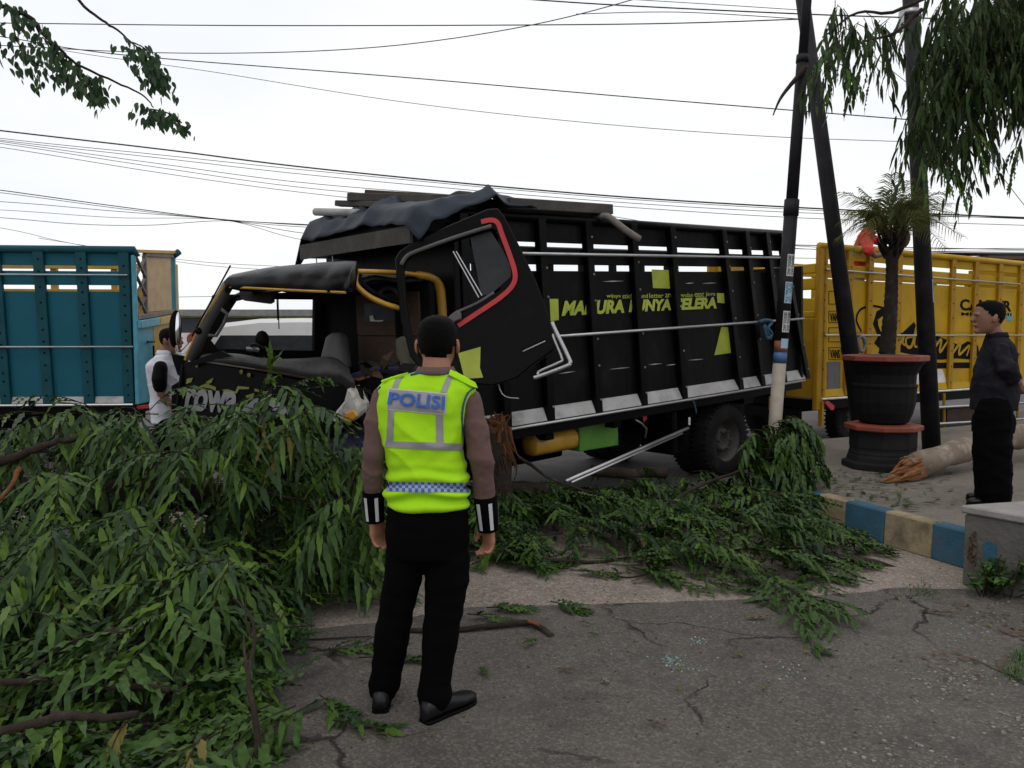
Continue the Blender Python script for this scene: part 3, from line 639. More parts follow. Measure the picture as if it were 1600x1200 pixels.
# pieces of lettering on the nose
def ft(s, a, b, c, d): return text_quad('nose_lettering', s, FP(*a, .034), FP(*b, .034), FP(*c, .034), FP(*d, .034), fn_, 'graffiti', T1, bold=.035, shear=.2)
ft('rowa', (287, 643), (372, 645), (370, 612), (290, 606)); ft('o', (376, 650), (450, 660), (448, 628), (378, 616))
for pts in ([(292, 592), (302, 590), (299, 597), (291, 600)], [(322, 597), (334, 590), (331, 598), (325, 600)], [(311, 604), (322, 599), (338, 605), (337, 611), (330, 607)], [(347, 609), (356, 608), (368, 612), (372, 603), (390, 605), (389, 608), (374, 608), (370, 615), (352, 612)], [(398, 607), (418, 612), (417, 615), (398, 611)], [(384, 618), (398, 614), (396, 620), (386, 622)]):
    MB().prism([FP(x, y, .0345) for x, y in pts], fn_ * .003).build('yellow_flash', 'lime_dim', T1)
# seat, steering wheel, sun visor, strings
mb = MB(); mb.loft([(F1.w(UR - .42, 1.2, .92), F1.U * .06, F1.V * .24, .5), (F1.w(UR - .36, 1.2, 1.1), F1.U * .07, F1.V * .24, .5), (F1.w(UR - .28, 1.2, 1.4), F1.U * .06, F1.V * .22, .5), (F1.w(UR - .25, 1.2, 1.62), F1.U * .05, F1.V * .14, .5), (F1.w(UR - .24, 1.2, 1.66), F1.U * .02, F1.V * .08, .5)], 20)
mb.build('seat_back', 'grey_plastic', T1, smooth=True)
mb = MB(); F1.bx(mb, (UR - .9, .9, .78), (UR - .36, 1.5, .92)); mb.build('seat', 'grey_plastic', T1, bevel=.04)
mb = MB(); F1.bx(mb, (UR - .85, .22, .75), (UR - .1, .8, .9)); mb.build('seat', 'violet_cloth', T1, bevel=.04)
sc_ = F1.w(uf_far + .55, 1.42, 1.45); sax = (F1.U * .75 + F1.W * .66).normalized(); sa = sax.cross(F1.V).normalized()
ringp = [sc_ + (F1.V * math.cos(t) + sa * math.sin(t)) * .19 for t in np.linspace(0, 2 * math.pi, 25)]
sw_ = MB().tube(ringp, .016, 8).build('steering_wheel', 'black_trim', T1, smooth=True)
MB().lathe(sc_ - sax * .03, sax, [(.02, -.02), (.055, -.01), (.06, .02), (.03, .03)], 14).build('horn_pad', 'black_trim', sw_, smooth=True)
MB().tube([sc_ - sax * .02, sc_ - sax * .28 - F1.U * .06], .03, 8).build('steering_column', 'black_trim', T1)
MB().ball(F1.at(410, 532, 1.5), F1.U * .06, F1.V * .07, F1.W * .085).build('instrument_pod', 'black_trim', T1, smooth=True)
MB().tube([F1.at(385, 545, 1.5), F1.at(405, 547, 1.45)], .02, 6).build('switch_stalk', 'chrome', T1)
mb = MB().prism([F1.at(x, y, 1.45) for x, y in ((373, 446), (425, 447), (426, 472), (421, 475), (382, 470), (375, 465))], F1.U * .02); mb.build('sun_visor', 'grey_plastic', T1, bevel=.004)
for x, a, b in ((432, 448, 500), (434, 448, 514)): MB().tube([F1.at(x, a, 1.4), F1.at(x + 1, (a + b) / 2, 1.4), F1.at(x + 2, b, 1.4)], .005, 5).build('hanging_cord', 'black_trim', T1)
MB().tube([FP(300, 525, .05), FP(330, 470, .06), FP(360, 415, .06)], .007, 6).build('antenna', 'black_trim', T1)
MB().ball(FP(310, 517, .05), (.03, 0, 0), (0, .03, 0), (0, 0, .03)).build('antenna_base', 'black_trim', T1, smooth=True)
# far mirror
mc = P(274, 514, 6.72)
MB().ball(mc, (.045, .02, 0), (0, .04, 0), (.01, 0, .16), 16).build('wing_mirror', 'black_trim', T1, smooth=True)
MB().ball(mc + V((.032, -.03, .005)), (.022, .0, 0), (0, .018, 0), (.006, 0, .135), 16).build('mirror_cover', 'mirror', T1, smooth=True)
MB().tube([mc + V((0, 0, -.13)), mc + V((.01, 0, -.2)), FP(292, 556, .02)], .012, 6).build('mirror_arm', 'chrome', T1)
MB().prism([P(x, y, 6.75) for x, y in ((268, 553), (290, 557), (291, 566), (284, 590), (277, 585), (270, 563))], (0, .05, 0)).build('mirror_bracket', 'black_trim', T1)
MB().tube([P(287, 570, 6.7), P(277, 640, 6.7)], .02, 6).build('corner_guard', 'black_trim', T1)
MB().prism([P(x, y, 6.75) for x, y in ((268, 603), (280, 596), (283, 640), (268, 645))], (0, .1, 0)).build('corner_lamp', 'black_trim', T1)
# torn headlamp piece at the near corner
hp = [(536, 628), (542, 604), (551, 612), (555, 624), (561, 634), (562, 648), (550, 660), (522, 663), (514, 655)]
MB().prism([P(x, y, 5.62) for x, y in hp], (.05, .16, .02)).build('broken_headlamp', 'headlight', T1, bevel=.02)
MB().prism([P(x, y, 5.6) for x, y in ((538, 646), (552, 640), (560, 650), (548, 660), (537, 660))], (.0, .06, 0)).build('amber_lens', 'amber', T1, bevel=.01)
MB().prism([P(x, y, 5.9) for x, y in ((556, 592), (590, 578), (640, 580), (645, 640), (600, 665), (565, 640))], (.1, .2, 0)).build('crushed_wing', 'black_paint', T1, bevel=.02)
MB().prism([P(x, y, 5.95) for x, y in ((545, 585), (580, 574), (640, 572), (640, 590), (590, 588), (552, 596))], (.05, .1, 0)).build('torn_cloth', 'violet_cloth', T1, bevel=.01)
MB().prism([P(x, y, 5.9) for x, y in ((552, 592), (583, 585), (584, 588), (560, 595))], (.0, .02, 0)).build('torn_trim', 'split_wood', T1)
MB().limb([P(628, 535, 6.1), P(634, 555, 6.05), P(640, 575, 6.0)], [.05, .07, .06]).build('torn_foam', 'foam', T1, smooth=True)

random.seed(41)
for k in range(22):            # torn sheet metal and loose cables round the crushed corner
    c_ = P(random.uniform(548, 650), random.uniform(560, 665), random.uniform(5.75, 6.05)); a_ = random.uniform(0, 6.28); L_ = random.uniform(.06, .2); d_ = V((math.cos(a_), random.uniform(-.4, .2), math.sin(a_))).normalized(); e_ = d_.cross(V((0, 1, 0))).normalized(); w_ = L_ * random.uniform(.2, .6)
    vs = [c_ - d_ * L_ * .5 - e_ * w_ * .5, c_ - e_ * w_ * random.uniform(.2, .6) + V((0, -.03, 0)), c_ + d_ * L_ * .5, c_ + e_ * w_ * .6 + V((0, random.uniform(-.05, .03), 0)), c_ - d_ * L_ * .4 + e_ * w_ * .4]
    MB().prism(vs, (0, .006, 0)).build('torn_panel', random.choice(['black_paint', 'black_crumple', 'grey_plastic', 'black_trim', 'brown_board', 'black_crumple']), T1)
for k in range(9):
    a_ = P(random.uniform(560, 780), random.uniform(560, 610), 5.9); b_ = a_ + V((random.uniform(-.2, .25), -.05, random.uniform(-.5, -.15))); m_ = a_.lerp(b_, .5) + V((random.uniform(-.1, .1), -.04, -.08))
    MB().tube(polyline([a_, m_, b_], 5), random.uniform(.004, .009), 5).build('loose_cable', random.choice(['black_trim', 'black_trim', 'wood_grey', 'chrome']), T1, smooth=True)
# wrenched-open door
d0, d1, d2 = P(620, 400, 6.0), P(868, 530, 5.72), P(700, 590, 5.78)
dn = (d1 - d0).cross(d2 - d0).normalized(); dn = dn if dn.y < 0 else -dn
def DP(px, py, off=0.): return hitplane(px, py, d0 + dn * off, dn)
outer = [(617, 404), (624, 392), (640, 381), (700, 352), (762, 326), (778, 325), (788, 338), (812, 385), (838, 440), (858, 495), (867, 525), (863, 548), (830, 572), (805, 592), (770, 602), (720, 598), (665, 588), (640, 556), (626, 500), (620, 450)]
hole = [(630, 418), (633, 408), (646, 399), (705, 377), (766, 357), (775, 361), (785, 385), (797, 414), (799, 430), (793, 444), (770, 460), (722, 487), (694, 504), (672, 520), (652, 540), (641, 520), (634, 470)]
dm = put('open_door', poly_hole([DP(*p) for p in outer], [DP(*p) for p in hole], -dn * .05), 'black_paint', T1, bevel=.008)
trim = [(752, 347), (768, 344), (778, 349), (784, 365), (797, 400), (805, 428), (801, 446), (782, 465), (745, 490), (716, 509)]
ctr = polyline([DP(x, y, .006) for x, y in trim], 4); mb = MB(); inn = []
for i, p in enumerate(ctr):
    d = (ctr[min(i + 1, len(ctr) - 1)] - ctr[max(0, i - 1)]).normalized(); sdv = d.cross(dn); inn += [p + sdv * .018, p - sdv * .018, p - sdv * .018 + dn * .006, p + sdv * .018 + dn * .006]
mb.add(inn, [(4 * i + k, 4 * i + (k + 1) % 4, 4 * i + 4 + (k + 1) % 4, 4 * i + 4 + k) for i in range(len(ctr) - 1) for k in range(4)] + [(0, 1, 2, 3), tuple(4 * len(ctr) - 4 + k for k in range(4))])
mb.build('window_trim', 'red', dm)
MB().tube(polyline([DP(x, y, .012) for x, y in ((627, 414), (634, 402), (650, 393), (705, 373), (768, 353))], 3), .016, 6).build('rain_guard', 'grey_plastic', dm, smooth=True)
for o_ in (0, 5): MB().tube([DP(708 + o_, 393, -.01), DP(748 + o_, 465 - o_ * .6, -.01)], .006, 5).build('vent_divider', 'chrome', dm)
MB().prism([DP(x, y, -.03) for x, y in ((735, 372), (766, 360), (784, 388), (798, 416), (798, 432), (768, 459), (752, 462))], -dn * .006).build('quarter_glass', 'glass', dm)
MB().tube(polyline([DP(x, y, .004) for x, y in ((697, 503), (710, 490), (745, 474), (772, 457))], 4), .012, 6).build('sill_trim', 'grey_plastic', dm, smooth=True)
MB().prism([DP(x, y, .005) for x, y in ((702, 500), (716, 486), (722, 490), (722, 500), (708, 506))], dn * .05).build('mirror_foot', 'grey_plastic', dm, bevel=.006)
MB().prism([DP(x, y, .003) for x, y in ((716, 552), (751, 542), (750, 575), (755, 590), (726, 592))], dn * .004).build('lime_sticker', 'lime', dm)
MB().tube([DP(817, 549, .01), DP(852, 533, .01)], .006, 6).build('door_moulding', 'chrome', dm)
MB().tube([DP(816, 546, .01), DP(850, 530, .01)], .012, 6).build('door_moulding', 'black_trim', dm)
pb = [(863, 503), (866, 512), (889, 560), (890, 568), (885, 572), (842, 588), (834, 590)]
MB().tube(polyline([DP(x, y, .06) for x, y in pb], 4), .015, 8).build('grab_bar', 'chrome', T1, smooth=True)
pb = [(864, 522), (866, 530), (878, 560), (874, 566), (843, 580), (841, 586)]
MB().tube(polyline([DP(x, y, .05) for x, y in pb], 4), .010, 8).build('grab_bar', 'chrome', T1, smooth=True)

# roof visor over the cab
mb = MB(); F1.bx(mb, (-1.2, .04, 2.34), (-.87, 1.84, 2.37)); mb.build('visor_floor', 'black_trim', T1)
mb = MB(); F1.bx(mb, (-1.23, .04, 2.33), (-1.203, 1.84, 2.46)); mb.build('visor_front', 'board', T1)
mb = MB(); F1.bx(mb, (-1.16, .08, 2.38), (-.1, 1.8, 2.60)); mb.build('tarp_filler', 'black_trim', T1, bevel=.05)  # dark filler box added under the tarpaulin to block the gap of sky
for v in (1.65, 1.35): MB().tube([F1.w(-1.15, v, 2.05), F1.w(-1.17, v, 2.36)], .006, 5).build('visor_stay', 'chrome', T1)
# ---- things lying on the truck
gx, gy = 70, 46; vs = []
for i in range(gx + 1):
    v = lerp(1.98, -.08, i / gx); s = i / gx
    for j in range(gy + 1):
        t = j / gy; u = -1.235 + t * 1.2 + .04 * noise.noise((s * 5, t * 4, 0))
        prof = math.sin(min(1, t * 1.5 + .12) * math.pi / 2) * (1 - .25 * t)
        w = 2.50 + .07 * (1 - s) + .27 * prof * (.9 + .45 * noise.noise((s * 2.4 + 3, t * 1.5, 5)))
        f1 = s * 6 + t * 5 + 3.0 * noise.noise((s * 2.2, t * 2.2, 9))
        w += .075 * min(1, .25 + t * 3.5) * (1 - abs(math.sin(f1 * 1.1))) ** 1.6 * (.4 + prof) + .02 * noise.noise((s * 14, t * 9, 2))
        if s < .07: w -= (.07 - s) * 4.5
        if s > .93: w -= (s - .93) * 1.6
        if t < .09: w -= (.09 - t) * (.9 + 1.0 * noise.noise((s * 2.3, 0, 3)))
        vs.append(F1.w(u, v, w))
tp = MB().add(vs, [(i * (gy + 1) + j, i * (gy + 1) + j + 1, (i + 1) * (gy + 1) + j + 1, (i + 1) * (gy + 1) + j) for i in range(gx) for j in range(gy)]).build('tarpaulin', 'tarp', None, smooth=True)
s_ = tp.modifiers.new('solid', 'SOLIDIFY'); s_.thickness = .012
tag(tp, 'crumpled blue grey tarpaulin heaped above the crushed cab', 'tarpaulin')
def plank(a, b, w, h, label, m='board', nm='loose_plank', group='planks lying on the truck'):
    o = MB().bar(a, b, w, h).build(nm, m, None, bevel=.006); return tag(o, label, 'plank', group)
plank(P(548, 309, 7.2), P(700, 312, 6.9), .14, .07, 'grey plank poking out highest over the left end of the tarpaulin')
plank(P(575, 302, 7.3), P(690, 309, 7.0), .12, .05, 'brown board lying on top of the uppermost grey plank', 'brown_board')
plank(P(528, 318, 7.3), P(600, 320, 7.0), .09, .05, 'short brown plank end between tarpaulin and the uppermost planks')
plank(P(770, 322, 6.75), P(930, 331, 7.6), .45, .09, 'wide dark board lying flat along the top of the truck bed')
plank(P(690, 312, 6.9), P(800, 322, 6.9), .2, .06, 'dark board between the tarpaulin and the wide flat board')
o = MB().tube([P(493, 331, 7.4), P(560, 333, 7.0)], .035, 12).build('loose_pipe', 'kick', None, smooth=True); tag(o, 'pale pipe end sticking out left of the tarpaulin', 'pipe')
o = MB().tube(polyline([P(925, 342, 7.5), P(945, 338, 7.3), P(955, 342, 7.25), P(975, 358, 7.25), P(999, 374, 7.3)], 4), .032, 10).build('bent_pipe', 'wood_grey', None, smooth=True); tag(o, 'bent grey pipe hooked over the black truck top rail', 'pipe')
o = MB().prism([P(x, y, 6.9) for x, y in ((686, 311), (714, 297), (735, 299), (760, 308), (762, 313), (730, 315))], (.1, .5, 0)).build('loose_sack', 'board', None, bevel=.03); tag(o, 'dark rounded sheet lying behind the tarpaulin on top', 'sheet')
for k, (a, b, rr) in enumerate((((884, 752), (1075, 669), .017), ((893, 754), (1066, 677), .011))):
    A = F1.at(*b, .03); B_ = G(a[0], a[1] - 4 * (k == 0))
    B_ = A + (P(a[0], a[1], 6.5) - A)
    o = MB().tube([A, B_], rr, 8).build('leaning_pipe', 'chrome', None, smooth=True)
    tag(o, ['thicker silver pipe', 'thinner silver pipe'][k] + ' slanting from the truck wheel down into the leaves', 'pipe')
o = MB().tube(polyline([F1.at(1186, 503, -.04), F1.at(1196, 500, -.06), F1.at(1206, 503, -.05), F1.at(1200, 512, -.06), F1.at(1206, 522, -.05), F1.at(1198, 528, -.05), F1.at(1194, 508, -.06), F1.at(1204, 530, -.04)], 5), .02, 6).build('blue_rope', 'rope_blue', None, smooth=True)
tag(o, 'blue rope knotted on the black truck side bar', 'rope')

# ------------------------------------------------------------------ teal truck, seen from its side
a5 = math.radians(5); o2 = P(211, 600, 9.8); o2.z = 0
F2 = Fr(o2, (math.cos(a5), math.sin(a5), 0), (-math.sin(a5), math.cos(a5), 0), (0, 0, 1))
T2 = root('teal_truck', F2.O, 'teal cargo truck bed with cream and yellow tailgate behind the fallen foliage', 'truck', matrix=F2.mat4())
wt2 = F2.hit(100, 389)[1]; wb2 = F2.hit(100, 633)[1]; W2 = lambda y: F2.hit(110, y)[1]
pp2 = [(58, 75), (125, 139), (192, 201)]
posts2 = [(F2.hit(a, 395)[0], F2.hit(b, 628)[0]) for a, b in pp2]
st = posts2[1][0] - posts2[0][0]
posts2 = [(posts2[0][0] - st * k, posts2[0][1] - st * k) for k in range(8, 0, -1)] + posts2
bd2 = [('upper_board', W2(414), W2(392)), ('middle_board', W2(445), W2(423)), ('side_panel', wb2 + .04, W2(455))]
bed_side(T2, F2, 0, 1, posts2, wb2 + .02, wt2 - .01, bd2, (wb2 + .02, wb2 + .1), ('teal_dark', 'teal', 'kick'), pw=.125, deep=.05)
mb = MB(); F2.bx(mb, (posts2[-1][0] - .02, .052, wb2 + .04), (.0, .08, wt2 - .03)); mb.build('end_panel', 'teal', T2)
UL = posts2[0][1] - .1
bolts(T2, F2, 0, posts2[-5:], wb2, wt2, 'black_trim', .14)
MB().tube([F2.w(UL, .03, wt2), F2.w(.03, .03, wt2), F2.w(.05, .03, wt2 - .08)], .045, 10).build('top_rail', 'teal_dark', T2, smooth=True)
for y, x1 in ((430, 199), (542, 208)):
    MB().tube([F2.w(UL, -.02, W2(y)), F2.at(x1, y, -.02)], .013, 8).build('side_bar', 'chrome', T2, smooth=True)
MB().tube([F2.w(UL, -.01, wb2 - .0), F2.w(-.03, -.01, wb2)], .016, 6).build('bed_edge_strip', 'chrome', T2)
mb = MB(); F2.bx(mb, (UL, .02, wb2 - .12), (-.02, 1.9, wb2 - .01)); mb.build('bed_floor', 'black_trim', T2)
far2 = [(u, u) for u in np.linspace(UL, -.1, 7)]
bed_side(T2, F2, 1.92, -1, far2, wb2, wt2 - .02, [('side_panel', wb2 + .05, W2(455) + .12), ('upper_board', wt2 - .10, wt2 - .02)], None, ('mustard', 'mustard', 'kick'))
mb = MB(); F2.bx(mb, (UL - .05, .05, wb2), (UL, 1.9, wt2)); mb.build('front_bulkhead', 'mustard', T2)
def h2(px, py, u=0.):
    p = hitplane(px, py, F2.O + F2.U * u, F2.U) - F2.O; return p.dot(F2.V), p.dot(F2.W)
VB = h2(269, 450)[0]
ww = lambda y, t=0: 1.6 + (520 - y) * lerp(9.8, 9.8 + VB, t) / 1250
def rear2(nm, v0, v1, y00, y10, y01, y11, m, du=.04, u=.0, bevel=.006):
    # y00/y10: bottom y at v0 / v1, y01/y11: top y (photograph pixels at that depth)
    za = [ww(y00, v0), ww(y10, v1), ww(y01, v0), ww(y11, v1)]
    return MB().hexa([F2.w(u, v0 * VB, za[0]), F2.w(u, v1 * VB, za[1]), F2.w(u + du, v1 * VB, za[1]), F2.w(u + du, v0 * VB, za[0]),
                      F2.w(u, v0 * VB, za[2]), F2.w(u, v1 * VB, za[3]), F2.w(u + du, v1 * VB, za[3]), F2.w(u + du, v0 * VB, za[2])]).build(nm, m, T2, bevel=bevel)
rear2('corner_post', -.01, .02, 632, 630, 400, 400, 'teal_light', .05)
rear2('gate_board', .26, .94, 488, 485, 400, 402, 'cream', .02)
rear2('gate_rail', .02, 1, 500, 489, 492, 484, 'wood_grey', .06)
rear2('gate_rail', .25, .98, 402, 404, 396, 398, 'wood_grey', .05)
rear2('gate_beam', .02, 1.0, 396, 398, 391, 393, 'mustard', .07)
rear2('gate_beam', .0, .45, 513, 508, 501, 496, 'teal_light', .1)
rear2('gate_beam', .46, 1.0, 508, 502, 496, 490, 'mustard', .1)
rear2('gate_door', .02, .42, 632, 626, 513, 508, 'teal_light', .02)
rear2('gate_door', .43, .98, 626, 620, 508, 502, 'mustard', .02)
rear2('corner_post', .97, 1.0, 490, 490, 395, 395, 'teal_light', .06)
MB().tube([F2.w(.03, VB * .98, ww(402, 1)), F2.w(.1, VB * 1.02, ww(394, 1))], .045, 8).build('top_rail', 'teal_dark', T2, smooth=True)
for s0 in (0, 1):
    for k in range(3):
        ya, yb = 404 + k * 29, 404 + (k + 1) * 29
        v_a, v_b = (.03, .24) if s0 else (.24, .03)
        MB().bar(F2.w(.03 + .01 * s0, v_a * VB, ww(ya, .1)), F2.w(.03 + .01 * s0, v_b * VB, ww(yb, .1)), .02, .035, F2.U).build('lattice_slat', 'wood_grey', T2)
rear2('lattice_post', .235, .265, 490, 488, 400, 400, 'wood_grey', .05)
MB().tube([F2.w(.05, .36 * VB, ww(540, .3)), F2.w(.05, .36 * VB, ww(618, .3))], .012, 6).build('gate_bolt', 'black_trim', T2)
MB().tube([F2.w(.06, .2 * VB, ww(534, .2)), F2.w(.06, .36 * VB, ww(534, .3))], .014, 6).build('gate_bolt', 'black_trim', T2)
rear2('tail_lamp', .02, .25, 640, 638, 634, 632, 'red', .05)
for u in (-1.0, -2.2):
    wheel(T2, F2.w(u, .22, .4), F2.V, .4, .22); wheel(T2, F2.w(u, 1.7, .4), F2.V, .4, .22)
mb = MB(); F2.bx(mb, (UL, .5, .5), (-.1, .6, wb2 - .13)); mb.build('chassis_rail', 'black_trim', T2)
mb = MB(); F2.bx(mb, (-1.85, .02, wb2 - .35), (-1.65, .06, wb2 - .02)); mb.build('side_bracket', 'teal_dark', T2)
mb = MB(); F2.bx(mb, (F2.hit(48, 640)[0], -.05, wb2 - .04), (F2.hit(55, 640)[0], .0, wb2 + .06)); mb.build('side_hook', 'black_trim', T2)

# ------------------------------------------------------------------ yellow truck
a32 = math.radians(32); o3 = P(1284, 600, 10.5); o3.z = 0
F3 = Fr(o3, (math.cos(a32), math.sin(a32), 0), (-math.sin(a32), math.cos(a32), 0), (0, 0, 1))
T3 = root('yellow_truck', F3.O, 'yellow cargo truck bed with black script lettering beyond the potted palm', 'truck', matrix=F3.mat4())
W3 = lambda y, x=1300: F3.hit(x, y)[1]
wt3, wb3 = W3(388, 1320), W3(623, 1290)
px3 = [1288, 1328, 1360, 1405, 1450, 1489, 1525, 1562, 1595]
posts3 = [(F3.hit(x, 500)[0],) * 2 for x in px3]
st = posts3[-1][0] - posts3[-2][0]
posts3 += [(posts3[-1][0] + st * k,) * 2 for k in (1, 2, 3)]
Y3 = lambda y: W3(y, 1400)
bd3 = [('upper_board', Y3(412), wt3 - .01), ('middle_board', Y3(437), Y3(419)), ('side_panel', Y3(520), Y3(441)), ('side_panel', wb3 + .05, Y3(520) - .004)]
bed_side(T3, F3, 0, 1, posts3, wb3 + .02, wt3, bd3, (wb3 + .02, wb3 + .12), ('yellow_dk', 'yellow', 'yellow'), pw=.11, deep=.05)
UE3 = posts3[-1][0]
bolts(T3, F3, 0, posts3, wb3, wt3, 'brown_board', .2)
MB().tube([F3.w(-.08, .03, wt3 + .01), F3.w(UE3 + .1, .03, wt3 + .01)], .045, 8).build('top_rail', 'yellow', T3, smooth=True)
for (x0, y0, x1, y1) in ((1292, 421, 1593, 444), (1290, 524, 1600, 524)):
    MB().tube([F3.at(x0, y0, -.02), F3.at(x1, y1, -.02)], .013, 8).build('side_bar', 'chrome', T3, smooth=True)
MB().tube([F3.w(.0, -.01, wb3), F3.w(UE3, -.01, wb3)], .016, 6).build('bed_edge_strip', 'white_paint', T3)
mb = MB(); F3.bx(mb, (.0, .02, wb3 - .14), (UE3, 1.98, wb3 - .02)); mb.build('bed_floor', 'black_trim', T3)
far3 = [(u, u) for u in np.linspace(.05, UE3, 7)]
bed_side(T3, F3, 2.0, -1, far3, wb3, wt3, [('upper_board', wt3 - .2, wt3), ('side_panel', wb3 + .05, Y3(446) - .1)], None, ('yellow_dk', 'yellow', 'yellow'))
mb = MB(); F3.bx(mb, (UE3, .05, wb3), (UE3 + .05, 1.95, wt3 + .1)); mb.build('front_bulkhead', 'yellow_dk', T3)
# tail end: corner posts, cross beams, gate
for v in (.0, 1.93):
    mb = MB(); F3.bx(mb, (-.1, v, wb3 - .15), (.04, v + .07, wt3 + .0)); mb.build('tail_post', 'yellow_dk', T3, bevel=.012)
for w0, w1, m in ((W3(426, 1285), W3(411, 1285), 'yellow'), (W3(452, 1285), W3(434, 1285), 'yellow'), (wb3 + .0, W3(497, 1285), 'yellow_dk'), (W3(497, 1285) + .01, W3(486, 1285), 'yellow')):
    mb = MB(); F3.bx(mb, (-.08, .08, w0), (-.03, 1.92, w1)); mb.build('gate_board', m, T3, bevel=.01)
for v in (.7, 1.35):
    mb = MB(); F3.bx(mb, (-.085, v, wb3 - .2), (-.02, v + .09, W3(486, 1285))); mb.build('gate_hinge_post', 'yellow_dk', T3)
mb = MB(); F3.bx(mb, (-.02, -.03, wb3 - .36), (.02, .03, wb3 - .03)); mb.build('tail_bracket', 'yellow_dk', T3)
mb = MB(); F3.bx(mb, (.75, -.02, wb3 - .3), (.86, .03, wb3 - .03)); mb.build('tail_bracket', 'yellow_dk', T3)
p3 = .044
nV3 = -F3.V
def tq(s, a, b, c, d, m='ink', bold=.02, shear=0.): return text_quad('lettering', s, F3.at(*a, p3), F3.at(*b, p3), F3.at(*c, p3), F3.at(*d, p3), nV3, m, T3, bold=bold, shear=shear)
tq('CANTER', (1500, 485), (1580, 487), (1580, 470), (1500, 467), bold=.03)
tq('MITSUBISHI', (1502, 493), (1580, 494), (1580, 489), (1502, 488))
# script word: black shadow shape under yellow strokes, underline with white tail
sh = [(1366, 536), (1378, 548), (1400, 549), (1425, 554), (1445, 560), (1470, 562), (1495, 560), (1522, 562), (1530, 552), (1528, 540), (1512, 533), (1500, 540), (1470, 527), (1455, 520), (1440, 528), (1428, 503), (1410, 520), (1385, 520), (1370, 500), (1390, 488), (1386, 478), (1370, 486), (1364, 506), (1372, 526)]
MB().prism([F3.at(x, y, p3) for x, y in sh], nV3 * .003).build('script_shadow', 'ink', T3)
def stroke(pts, wpx, m, off, nm='script_stroke'):
    c = polyline([F3.at(x, y, p3) + nV3 * off for x, y in pts], 6); mb = MB(); vs = []
    k = len(c)
    for i, p in enumerate(c):
        d = (c[min(i + 1, k - 1)] - c[max(0, i - 1)]).normalized(); s_ = d.cross(F3.V).normalized() * (wpx * .0092 / 2 * (.55 + .45 * math.sin(math.pi * min(1, .1 + i / k * .9))))
        vs += [p + s_, p - s_, p - s_ + nV3 * .002, p + s_ + nV3 * .002]
    mb.add(vs, [(4 * i + q, 4 * i + (q + 1) % 4, 4 * i + 4 + (q + 1) % 4, 4 * i + 4 + q) for i in range(k - 1) for q in range(4)] + [(0, 1, 2, 3), tuple(4 * k - 4 + q for q in range(4))])
    mb.build(nm, m, T3)
stroke([(1346, 518), (1338, 500), (1344, 484), (1362, 478), (1382, 482), (1389, 488)], 3.5, 'ink', .003)
stroke([(1386, 494), (1374, 502), (1378, 516), (1386, 530), (1378, 542)], 8, 'yellow', .005)
stroke([(1408, 526), (1398, 526), (1396, 538), (1404, 540), (1412, 524), (1410, 536), (1416, 540)], 5, 'yellow', .005)
stroke([(1428, 526), (1416, 528), (1416, 540), (1424, 540), (1432, 508), (1428, 538), (1434, 542)], 5, 'yellow', .005)
stroke([(1440, 528), (1436, 542), (1444, 544), (1452, 528), (1450, 544)], 5, 'yellow', .005)
stroke([(1462, 532), (1456, 548), (1470, 530), (1468, 550), (1482, 532), (1480, 552)], 5, 'yellow', .005)
stroke([(1490, 538), (1486, 554), (1500, 536), (1498, 554), (1514, 540), (1510, 556)], 5, 'yellow', .005)
MB().prism([F3.at(x, y, p3) for x, y in ((1428, 567), (1530, 566), (1530, 575), (1428, 576))], nV3 * .002).build('script_underline', 'ink', T3)
MB().prism([F3.at(x, y, p3) for x, y in ((1415, 576), (1472, 577), (1480, 600), (1415, 602))], nV3 * .003).build('white_flash', 'white_paint', T3)
MB().prism([F3.at(x, y, p3) for x, y in ((1292, 565), (1313, 565), (1313, 608), (1292, 610))], nV3 * .003).build('grey_patch', 'grey_plastic', T3)
for k, (s, y0, y1) in enumerate(((None, 458, 473), ('VANS', 489, 502), (None, 515, 532), ('VANS', 546, 560))):
    f = MB(); x0, x1 = 1297, 1312
    for (a, b) in (((x0 - 2, y0 - 3), (x1 + 2, y0 - 3)), ((x0 - 2, y1 + 2), (x1 + 2, y1 + 2)), ((x0 - 2, y0 - 3), (x0 - 2, y1 + 2)), ((x1 + 2, y0 - 3), (x1 + 2, y1 + 2))):
        f.bar(F3.at(*a, p3) + nV3 * .002, F3.at(*b, p3) + nV3 * .002, .008, .003, nV3)
    f.build('sticker_frame', 'ink', T3)
    if s: tq(s, (x0, y1), (x1, y1), (x1, y0), (x0, y0), bold=.02)
MB().prism([F3.at(x, y, p3) for x, y in ((1573, 492), (1578, 487), (1582, 497), (1579, 502), (1572, 500))], nV3 * .004).build('teal_sticker', 'teal_light', T3)
wheel(T3, F3.w(.95, .25, .42), F3.V, .42, .22); wheel(T3, F3.w(.95, 1.7, .42), F3.V, .42, .22)
mb = MB(); F3.bx(mb, (.1, .55, .5), (UE3, .65, wb3 - .15)); mb.build('chassis_rail', 'black_trim', T3)
mb = MB(); F3.bx(mb, (-.06, .3, .42), (.0, 1.7, .56)); mb.build('rear_bumper', 'black_trim', T3)
for y0, y1 in ((637, 630), (663, 655), (686, 678)):
    MB().tube([F3.at(1440, y0 + 1, -.06), F3.at(1640, y1 - 3, -.06)], .022, 8).build('side_guard', 'chrome', T3, smooth=True)
for x in (1475, 1590): MB().tube([F3.at(x, 615, -.03), F3.at(x, 690, -.03)], .02, 6).build('guard_bracket', 'yellow_dk', T3)
patch('reflector', [(1288, 629), (1293, 626), (1303, 634), (1302, 640), (1298, 641)], 'red', T3, F3, -.05, .01)
